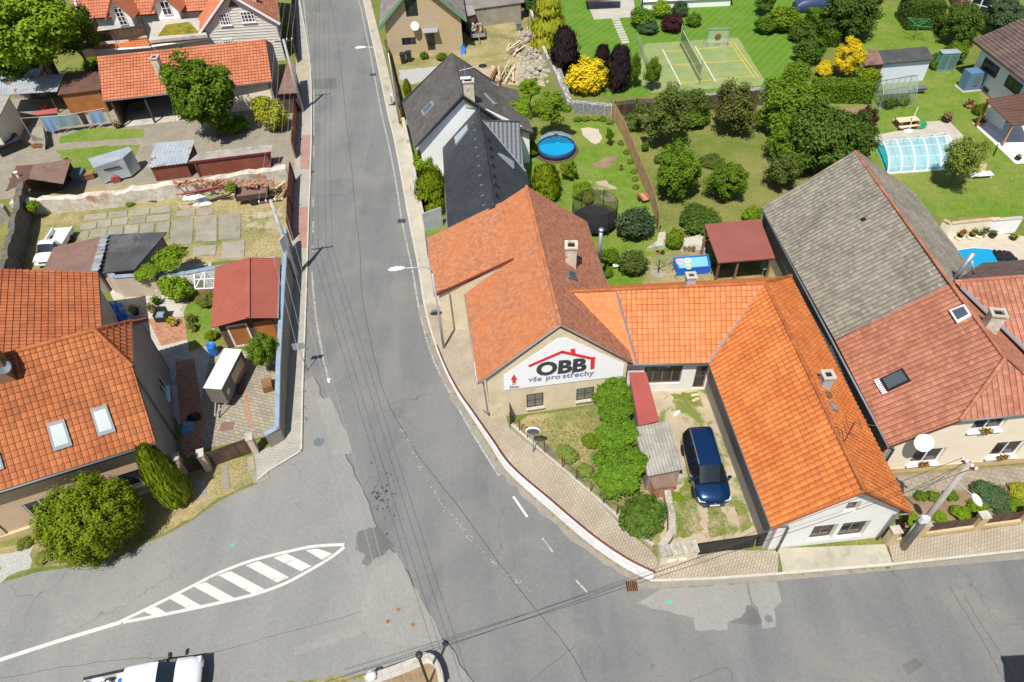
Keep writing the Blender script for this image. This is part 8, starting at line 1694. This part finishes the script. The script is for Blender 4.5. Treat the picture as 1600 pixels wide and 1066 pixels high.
CR = {'D1': crown(1, 72, 260, .046, (.15, .33)), 'D2': crown(2, 66, 270, .046, (.14, .36)), 'D3': crown(3, 84, 230, .044, (.12, .3)), 'A1': crown(4, 55, 210, .045, (.16, .34), .35), 'A2': crown(5, 48, 210, .048, (.18, .36), .3),
      'B1': crown(6, 60, 170, .068, (.25, .42), .4, 1, -.4), 'B2': crown(7, 48, 150, .08, (.25, .45), .3, 1, -.3), 'G1': crown(8, 60, 240, .05, (.2, .36), .5, .8), 'H1': crown(9, 110, 220, .055, (.17, .34), .4, .7, -.5, .9),
      'W1': crown(10, 60, 260, .042, (.2, .4), .4, 1.2), 'R1': ball(11, 42000, .034), 'T1': column(12, 26000, lambda z: .96 * (min(1, z / .18) ** .5) * (1 - max(0, z - .55) / .47) ** .6 if z < 1 else 0, .08), 'C1': column(13, 11000, lambda z: (1 - z) ** .75 * min(1, z * 5 + .35), .095, 75, .2), 'C2': column(14, 11000, lambda z: (1 - z) ** .5 * min(1, z * 4 + .2) * .95, .1, 85, .19)}
def trunk_mesh(seed, limbs=6):
    r = random.Random(seed); mb = MB(); mb.tube([(0, 0, 0), (.01, .01, .35), (0, .02, .7), (.02, 0, 1.0)], [.075, .055, .045, .03], 8)
    for i in range(limbs):
        a = 2 * math.pi * i / limbs + r.uniform(-.3, .3); z = r.uniform(.5, .85); R = r.uniform(.45, .75); mb.tube([(0, 0, z), (R * .45 * math.cos(a), R * .45 * math.sin(a), z + .18), (R * math.cos(a), R * math.sin(a), z + r.uniform(.25, .5))], [.035, .024, .01], 6)
    me = bpy.data.meshes.new('trunk'); me.from_pydata(mb.v, [], mb.f); me.materials.append(M['bark']); me.update(); return me
TRK = [trunk_mesh(i) for i in range(3)]
vr = random.Random(77)
def depth_of(p): return (RM.transposed() @ (Vector(p) - V3(0, 0, CAMH))).z
def tree(label, w, x, y, wpx, asp=1.0, mesh='D1', mat='leaf_mid', cat='tree', group=None, name=None, hc=None, trunk=None):
    """x, y is the crown's middle in the survey, wpx its width there"""
    bush = cat in ('shrub', 'plant'); p = W(w, x, y, 1.0)
    for _ in range(3):
        r = wpx / 2 * depth_of(p) / FPX; h = hc if hc is not None else (r * asp * .72 if bush else r * asp * .92 + .35); p = W(w, x, y, h)
    col_ = mesh[0] in 'TC'
    t = thing(name or {'tree': 'tree', 'shrub': 'shrub', 'plant': 'plant'}[cat], label, cat, (p.x, p.y, 0), group); a = vr.uniform(0, 6.28)
    c = bpy.data.objects.new('crown', CR[mesh]); link(c, t); k = vr.uniform(.94, 1.06)
    if col_:
        hh = r * 2 * asp; pp = W(w, x, y, hh / 2); t.location = (pp.x, pp.y, 0); ORG[t.name] = V3(pp.x, pp.y, 0); c.scale = (r, r, hh); c.location = (0, 0, .05)
    else: c.scale = (r * k, r / k, r * asp); c.location = (0, 0, h)
    c.rotation_euler.z = a; c.material_slots[0].link = 'OBJECT'; c.material_slots[0].material = M[mat]
    tr = bpy.data.objects.new('trunk', TRK[vr.randrange(3)]); link(tr, t); hz = (r * asp) if col_ else max(.25, h); tr.scale = (r * (.5 if bush else .8), r * (.5 if bush else .8), hz); tr.rotation_euler.z = a
    return t
T_ = tree; ORD = ('first', 'second', 'third', 'fourth', 'fifth', 'last')
T_('huge bright green tree at the top left corner', 'Z', 40, 42, 165, .8, 'D1', 'leaf_bright', hc=7.5); T_('dark green tree between the corner tree and the brown annex', 'Z', 108, 42, 95, .9, 'D2', 'leaf_mid', hc=6); T_('shadowed tree overhanging the pale shed roof', 'Z', 20, 95, 90, .6, 'D3', 'leaf_dark', hc=4)
T_('leafy tree growing before the salmon tiled carport', 'Z', 313, 140, 128, 1.05, 'D3', 'leaf_mid', hc=4.6); T_('yellow-green variegated shrub by the street fence', 'Z', 424, 182, 54, 1.25, 'B1', 'leaf_lime', 'shrub'); T_('pale flowering bush behind the yellow-green shrub', 'Z', 412, 155, 40, .9, 'B2', 'leaf_willow', 'shrub'); T_('small green bush under the courtyard tree', 'Z', 360, 195, 60, .5, 'B1', 'leaf_mid', 'shrub')
T_('bright bushy shrub at the wall below the slate house', 'Z', 664, 258, 44, 1.1, 'B1', 'leaf_bright', 'shrub'); T_('dense conical conifer beside the anthracite roof', 'Z', 675, 298, 52, 1.25, 'C2', 'leaf_thuja')
T_('small cypress standing by the cottage gravel', 'T', 372, 780, 11, 2.6, 'T1', 'leaf_thuja'); T_('shrub at the cottage door', 'T', 520, 490, 15, .9, 'B2', 'leaf_mid', 'shrub'); T_('low shrub before the cottage wall', 'T', 670, 500, 20, .6, 'B1', 'leaf_mid', 'shrub')
for x, y, wp, l_ in ((828, 137, 42, 'upper of three round bright green trees by the rubble'), (814, 172, 50, 'left of three round bright green trees over the slate roof'), (862, 168, 64, 'right and largest of three round bright green trees')): T_(l_, 'Z', x, y, wp, .85, 'G1', 'leaf_bright', group='round headed trees behind the slate house', hc=3.2)
T_('tall golden conifer at the top of the boundary wall', 'Z', 857, 36, 54, 1.35, 'C1', 'leaf_lime'); T_('large blackish purple tree between the golden conifers', 'Z', 883, 82, 44, 1.5, 'C2', 'leaf_purple'); T_('broad golden shrub above the gabion wall', 'Z', 917, 124, 68, .85, 'B1', 'leaf_gold', 'shrub'); T_('slim purple tree behind the broad golden shrub', 'Z', 941, 98, 26, 1.9, 'C2', 'leaf_purple'); T_('tall purple tree right of the golden shrub', 'Z', 968, 108, 36, 1.9, 'C2', 'leaf_purple'); T_('green columnar tree beside the purple tree', 'Z', 992, 108, 28, 2.0, 'A1', 'leaf_mid'); T_('second green columnar tree at the court corner', 'Z', 1020, 110, 36, 1.7, 'A2', 'leaf_mid'); T_('dark evergreen bush at the top of the cottage yard', 'Z', 828, 8, 40, 1, 'B1', 'leaf_dark', 'shrub')
for x, y, wp, asp, me, m_, l_ in ((1042, 178, 92, 1.0, 'A1', 'leaf_olive', 'grey-green apple tree at the end of the reed fence'), (1086, 160, 62, .9, 'A2', 'leaf_olive', 'airy apple tree before the court'), (1152, 168, 80, 1.0, 'A1', 'leaf_rust', 'reddish tinged fruit tree before the court corner'), (1233, 165, 100, .9, 'D2', 'leaf_mid', 'broad green fruit tree right of the court'), (1061, 264, 80, 1.15, 'D3', 'leaf_mid', 'tallest orchard tree close to the reed fence'), (1138, 279, 62, .95, 'D1', 'leaf_mid', 'small round orchard tree in the middle of the lawn'), (1224, 262, 66, .95, 'A2', 'leaf_olive', 'grey-green orchard tree behind the grey roof'), (1288, 218, 115, .95, 'D2', 'leaf_dark', 'large dark tree above the grey roof'), (1246, 222, 80, .9, 'D1', 'leaf_mid', 'dark tree left of the large one above the grey roof'), (1338, 215, 78, 1.0, 'D3', 'leaf_dark', 'dark tree beside the pool enclosure'), (1352, 190, 36, 1.1, 'B1', 'leaf_plum', 'dark red shrub beside the pool enclosure')): T_(l_, 'Z', x, y, wp * 1.1, asp, me, m_, group='orchard trees')
T_('golden yellow flowering tree beside the grey shed', 'Z', 1327, 88, 54, 1.15, 'G1', 'leaf_gold'); T_('small golden shrub left of the golden tree', 'Z', 1288, 110, 30, .9, 'B1', 'leaf_gold', 'shrub'); T_('dark shrub left of the golden tree', 'Z', 1264, 82, 52, .9, 'B1', 'leaf_dark', 'shrub'); T_('green bush below the golden tree', 'Z', 1250, 112, 46, .8, 'B2', 'leaf_mid', 'shrub')
T_('broad dark tree at the top edge near the covered car', 'Z', 1330, 18, 100, .8, 'D2', 'leaf_dark'); T_('bright hedge bush at the top of the mown lawn', 'Z', 1225, 32, 56, .8, 'B1', 'leaf_bright', 'shrub'); T_('light green round bush at the lawn corner', 'Z', 1196, 41, 38, .8, 'B1', 'leaf_hedge', 'shrub'); T_('dark bush below the bright hedge bush', 'Z', 1252, 48, 44, .9, 'B2', 'leaf_dark', 'shrub'); T_('small tree with bare trunk at the top edge', 'Z', 1195, 4, 40, .8, 'A1', 'leaf_dark')
T_('airy pale green tree shading the pool enclosure', 'Z', 1507, 243, 78, .85, 'W1', 'leaf_willow', hc=3.0)
T_('big dark evergreen behind the villa garden', 'Z', 1505, 35, 62, 1.1, 'D2', 'leaf_dark'); T_('evergreen shrub between hedge and villa', 'Z', 1492, 84, 48, .8, 'B1', 'leaf_mid', 'shrub'); T_('blue-green conifer above the villa roof', 'Z', 1572, 22, 70, .9, 'D3', 'leaf_blue'); T_('low shrub beside the glazed green cabinet', 'Z', 1462, 96, 34, .8, 'B2', 'leaf_mid', 'shrub'); T_('round bush by the villa terrace', 'U', 290, 705, 24, .8, 'B1', 'leaf_mid', 'shrub')
T_('lime green bush at the left of the top border', 'Z', 1004, 30, 44, .8, 'B1', 'leaf_hedge', 'shrub'); T_('green bush behind the lime bush in the top border', 'Z', 1036, 14, 34, 1, 'B2', 'leaf_bright', 'shrub'); T_('flat dark purple bush in the top border', 'Z', 1050, 37, 46, .6, 'B1', 'leaf_plum', 'shrub'); T_('round yellow-green bush at the right of the top border', 'Z', 1084, 33, 26, .85, 'B1', 'leaf_hedge', 'shrub'); T_('low blue juniper in the top border', 'Z', 1012, 43, 44, .4, 'B1', 'leaf_blue', 'shrub'); T_('grey-green bush against the white flat house', 'Z', 1062, 14, 30, .9, 'B2', 'leaf_blue', 'shrub')
T_('olive conifer behind the red roof ridge', 'Z', 852, 286, 46, 1.2, 'C2', 'leaf_thuja'); T_('small bright tree below the round pool', 'Z', 889, 262, 32, 1.05, 'G1', 'leaf_bright'); T_('shrub left of the round pool', 'Z', 832, 234, 27, 1.0, 'B1', 'leaf_mid', 'shrub'); T_('loose green shrub beside the flower bed', 'Z', 908, 297, 38, .8, 'B2', 'leaf_bright', 'shrub'); T_('yellowish shrub at the trampoline', 'Z', 919, 311, 22, 1.0, 'B1', 'leaf_lime', 'shrub'); T_('dense blue-green shrub behind the old house', 'Z', 992, 352, 66, 1.0, 'B1', 'leaf_blue', 'shrub'); T_('tall olive shrub below the blue-green shrub', 'Z', 988, 413, 48, 1.2, 'B1', 'leaf_olive', 'shrub'); T_('green shrub beside the flue pipe', 'Z', 953, 400, 36, 1.0, 'B2', 'leaf_mid', 'shrub'); T_('low bush at the back eave of the old house', 'Z', 948, 425, 24, .9, 'B1', 'leaf_mid', 'shrub'); T_('vine shrub at the end of the reed fence', 'Z', 1054, 376, 32, 1.2, 'B1', 'leaf_bright', 'shrub'); T_('vine climbing the pergola post', 'Z', 1118, 405, 28, 1.2, 'B2', 'leaf_bright', 'shrub'); T_('wide dark bush behind the pergola', 'Z', 1095, 345, 80, .45, 'B1', 'leaf_dark', 'shrub'); T_('bright bush at the corner of the grey roof', 'Z', 1174, 336, 34, .9, 'B1', 'leaf_bright', 'shrub'); T_('shrub where the reed fence meets the gabion wall', 'Z', 984, 190, 40, .7, 'B2', 'leaf_olive', 'shrub'); T_('low grey bush on the orchard grass', 'Z', 1110, 251, 38, .5, 'B2', 'leaf_olive', 'shrub'); T_('thin young tree beside the sand patch', 'Z', 953, 212, 18, 1.4, 'A1', 'leaf_mid'); T_('slim shrub in the orchard beside the reed fence', 'Z', 1008, 230, 14, 1.5, 'B1', 'leaf_mid', 'shrub'); T_('second slim shrub in the orchard beside the reed fence', 'Z', 1027, 250, 14, 1.2, 'B1', 'leaf_mid', 'shrub'); T_('green shrub under the dark plank fence', 'Z', 1085, 185, 56, .6, 'B1', 'leaf_mid', 'shrub')
T_('leafy plants growing inside the greenhouse', 'F', 620, 505, 34, .7, 'B2', 'leaf_dark', 'plant', hc=.6); T_('second clump of plants inside the greenhouse', 'F', 670, 500, 30, .7, 'B2', 'leaf_mid', 'plant', hc=.6)
pot('red rose bush on the garden lawn', W('G', 662, 300), .12, .4, 'bark', 'leaf_dark', 'red_bloom', 1.6)
for i, (x, y) in enumerate(((660, 150), (690, 200), (712, 250), (730, 305), (738, 345), (745, 390))): T_(ORD[i] + ' small border plant from the top along the reed fence', 'G', x, y, 12, .7, 'B2', 'leaf_weed', 'plant', group='border plants along the reed fence')
for i, (x, y) in enumerate(((425, 20), (470, 18), (520, 14), (560, 20), (600, 35))): T_(ORD[i] + ' small plant from the left in the bed below the gabion wall', 'G', x, y, 14, .6, 'B2', ('leaf_mid', 'leaf_weed', 'leaf_lime')[i % 3], 'plant', group='plants below the gabion wall')
# corner house
T_('big round yellow-green thuja before the corner house', 'Z', 139, 811, 138, .98, 'R1', 'leaf_thuja', hc=2.35)
cy0 = W('C', 715, 768); hh = 5.0; t = thing('tree', 'tall slim cypress at the corner of the beige house', 'tree', cy0); c = bpy.data.objects.new('crown', CR['T1']); link(c, t); c.scale = (.76, .76, hh); c.material_slots[0].link = 'OBJECT'; c.material_slots[0].material = M['leaf_thuja']; k = bpy.data.objects.new('trunk', TRK[0]); link(k, t); k.scale = (.6, .6, 2.5)
T_('young glossy tree beside the white box trailer', 'Z', 408, 545, 58, 1.15, 'D3', 'leaf_mid', hc=2.0); T_('bright bushy shrub in the pale courtyard', 'Z', 277, 453, 54, 1.0, 'B1', 'leaf_bright', 'shrub'); T_('overgrown vine spilling over the black felt roof', 'Z', 262, 404, 58, .6, 'B2', 'leaf_bright', 'shrub', hc=2.0); T_('vine trailing along the courtyard coping', 'Z', 228, 424, 44, .35, 'B2', 'leaf_bright', 'shrub', hc=1.9); T_('bright shrub on the garden strip by the garage', 'Z', 322, 470, 34, .8, 'B1', 'leaf_weed', 'shrub'); T_('small shrub beside the blue rain barrel', 'Z', 330, 525, 22, 1.0, 'B1', 'leaf_bright', 'shrub')
T_('weed clump at the base of the round thuja', 'C', 95, 940, 26, .5, 'B2', 'leaf_weed', 'plant'); T_('weeds at the edge of the gravel by the corner house', 'C', 170, 990, 30, .5, 'B2', 'leaf_weed', 'plant'); T_('green plant on top of the ruined wall', 'B', 1205, 40, 20, .8, 'B2', 'leaf_bright', 'plant', hc=1.6); T_('ivy clump at the corner of the dark rubble wall', 'B', 165, 140, 22, 1, 'B2', 'leaf_bright', 'plant', hc=1.2); T_('grass clump below the long ruined wall', 'B', 680, 122, 18, .5, 'B2', 'leaf_weed', 'plant'); T_('shrub beside the brown wood shed', 'P', 935, 660, 34, .6, 'B2', 'leaf_bright', 'shrub')
# front garden of the old house
for x, y, wp, asp, l_ in ((588, 228, 64, .95, 'topmost arching hedge bush touching the old house'), (600, 305, 66, .9, 'second arching hedge bush below the old house'), (608, 415, 78, .9, 'third arching hedge bush beside the grey shed'), (618, 580, 96, .9, 'largest arching hedge bush above the dark bush')): T_(l_, 'I', x, y, wp, asp, 'H1', 'leaf_hedge', 'shrub', 'arching hedge bushes', hc=1.35)
T_('dark green glossy bush at the end of the mesh fence', 'I', 722, 795, 86, .85, 'B1', 'leaf_dark', 'shrub', hc=1.2); T_('small bright bush on the front lawn', 'I', 482, 442, 33, .9, 'B1', 'leaf_bright', 'shrub')
for x, y, wp, l_ in ((385, 505, 34, 'upper clump of long pale iris leaves by the mesh fence'), (450, 575, 30, 'lower clump of long pale iris leaves by the mesh fence'), (350, 480, 24, 'smallest clump of iris leaves by the mesh fence')): T_(l_, 'I', x, y, wp, .7, 'B2', 'leaf_willow', 'plant', 'iris clumps', hc=.35)
T_('green plant beside the brick lean-to', 'I', 885, 702, 18, .7, 'B2', 'leaf_bright', 'plant')
# bed in front of the long house
for i, (x, y, wp, asp, m_, l_) in enumerate(((765, 515, 22, .8, 'leaf_mid', 'leftmost leafy plant in the back row of the bed'), (830, 518, 24, .8, 'leaf_mid', 'second leafy plant in the back row of the bed'), (905, 512, 24, .8, 'leaf_mid', 'third leafy plant in the back row behind the pole'), (720, 618, 30, .8, 'leaf_bright', 'bright leafy plant beside the white gable corner'), (855, 622, 26, .6, 'leaf_bright', 'low leafy plant right of the pole foot'), (960, 598, 36, .7, 'leaf_bright', 'big leafy plant behind the first fence panel'), (1030, 580, 34, .7, 'leaf_bright', 'big leafy plant behind the stone pillar'), (1095, 510, 62, .4, 'leaf_blue', 'wide grey-green plant bed'), (1160, 585, 36, .5, 'leaf_blue', 'grey-green plants behind the second fence panel'), (1215, 570, 34, .6, 'leaf_bright', 'leafy plant at the right edge of the bed'), (1215, 490, 34, .6, 'leaf_lime', 'yellowish plant at the right edge of the bed'))): T_(l_, 'L', x, y, wp, asp, 'B2', m_, 'plant', 'plants of the front bed')
# clipped hedges
def hedge(label, a, b, w, h, mat='leaf_dark', seed=1):
    a, b = V3(a.x, a.y, 0), V3(b.x, b.y, 0); L = (b - a).length; d = (b - a) / L; n_ = V3(-d.y, d.x, 0); r = np.random.default_rng(seed); n = int(170 * (L * w + 2 * h * (L + w))); n = min(n, 14000)
    f = r.random(n); A1, A2 = L * w, 2 * h * L; u = r.random(n) * L; v = (r.random(n) - .5) * w; z = r.random(n) * h; N_ = r.normal(size=(n, 3)) * .4
    k = f < A1 / (A1 + A2 * .8); z[k] = h; N_[k, 2] += 1; s_ = ~k; sg = np.where(r.random(n) < .5, -1, 1); v[s_] = sg[s_] * w / 2; dn = np.array(n_); N_[s_] += dn * sg[s_][:, None]; e = s_ & (r.random(n) < .18); sg2 = np.where(r.random(n) < .5, 0, L); u[e] = sg2[e]; v[e] = (r.random(e.sum()) - .5) * w
    P = np.outer(u, np.array(d)) + np.outer(v, dn); P[:, 2] += z; P += r.normal(size=P.shape) * .06
    t = thing('hedge', label, 'hedge', a); c = bpy.data.objects.new('foliage', quads_mesh('foliage', P, N_, .11 * r.uniform(.6, 1.3, n), seed)); link(c, t); c.material_slots[0].link = 'OBJECT'; c.material_slots[0].material = M[mat]
    MB().seg(a + d * .12, b - d * .12, w - .24, .05, h - .12).build('inner_branches', 'bark', t)
hedge('long clipped dark hedge beside the greenhouse', W('F', 215, 500), W('F', 505, 505), 1.6, 1.7, 'leaf_hedge', 31); hedge('large clipped dark hedge block at the top right', W('F', 665, 120), W('F', 830, 120), 3.5, 2.6, 'leaf_dark', 32); hedge('small clipped hedge cube on the top lawn', W('F', 828, 160), W('F', 890, 160), 1.6, 1.5, 'leaf_dark', 33); hedge('low trimmed hedge line beside the mown lawn', W('F', 215, 100), W('F', 320, 240), 1.3, 1.3, 'leaf_hedge', 34); hedge('trimmed hedge at the right end of the long hedge', W('F', 420, 470), W('F', 520, 460), 1.6, 1.9, 'leaf_thuja', 35)
# weeds and grass tufts: uncountable
def scatter(label, polys, n, size, mat, seed, name='grass_tufts', z=.02):
    r = np.random.default_rng(seed); C_ = []; 
    areas = [abs(area2(p)) for p in polys]; tot = sum(areas)
    for p, A in zip(polys, areas):
        xs = np.array([q[0] for q in p]); ys = np.array([q[1] for q in p]); m = int(n * A / tot) * 3; X = r.uniform(xs.min(), xs.max(), m); Y = r.uniform(ys.min(), ys.max(), m); ins = np.zeros(m, bool); j = len(p) - 1
        for i in range(len(p)):
            with np.errstate(divide='ignore', invalid='ignore'):
                c = ((ys[i] > Y) != (ys[j] > Y)) & (X < (xs[j] - xs[i]) * (Y - ys[i]) / (ys[j] - ys[i]) + xs[i])
            ins ^= c; j = i
        C_.append(np.stack([X[ins], Y[ins], np.full(ins.sum(), z)], 1)[:int(n * A / tot) + 1])
    C_ = np.concatenate(C_); k = 4; P = np.repeat(C_, k, 0) + r.normal(size=(len(C_) * k, 3)) * np.array([size * .5, size * .5, size * .2]); P[:, 2] = np.abs(P[:, 2]) + size * .3; N_ = r.normal(size=P.shape); N_[:, 2] = np.abs(N_[:, 2]) * .6 + .3
    o = bpy.data.objects.new(name, quads_mesh(name, P, N_, size * r.uniform(.5, 1.3, len(P)), seed, .3, .1)); link(o); o.material_slots[0].link = 'OBJECT'; o.material_slots[0].material = M[mat]; tag(o, label, kind='stuff')
scatter('grass tufts on the verge and slab yard', [WS('C', [(480, 780), (640, 715), (760, 800), (560, 930), (480, 970)]), WS('C', [(820, 650), (1000, 590), (960, 710), (850, 750)]), WS('B', [(350, 300), (900, 130), (1470, 150), (1470, 400), (1280, 420)])], 1500, .04, 'leaf_weed', 51)
scatter('grass growing on the driveway and front lawn', [WS('J', [(345, 830), (400, 745), (440, 960), (345, 985)]), WS('J', [(450, 870), (500, 865), (545, 960), (465, 978)]), WS('I', [(150, 360), (500, 300), (520, 560), (400, 580)])], 1300, .04, 'leaf_weed', 52)
kl = [W('Z', 477, y) for y in range(440, 700, 9)]; wk = []
for p in kl + [KR[i] for i in range(i_ + 2, len(KR), 2)] + [W('M', x, 268 - (x - 740) * .075) for x in range(745, 1130, 14)]:
    if vr.random() < .45: wk.append([(p.x - .12, p.y - .12), (p.x + .12, p.y - .12), (p.x + .12, p.y + .2), (p.x - .12, p.y + .2)])
scatter('weeds growing in the gutter along the kerbs', wk, 260, .05, 'leaf_weed', 55, 'kerb_weeds', .03)
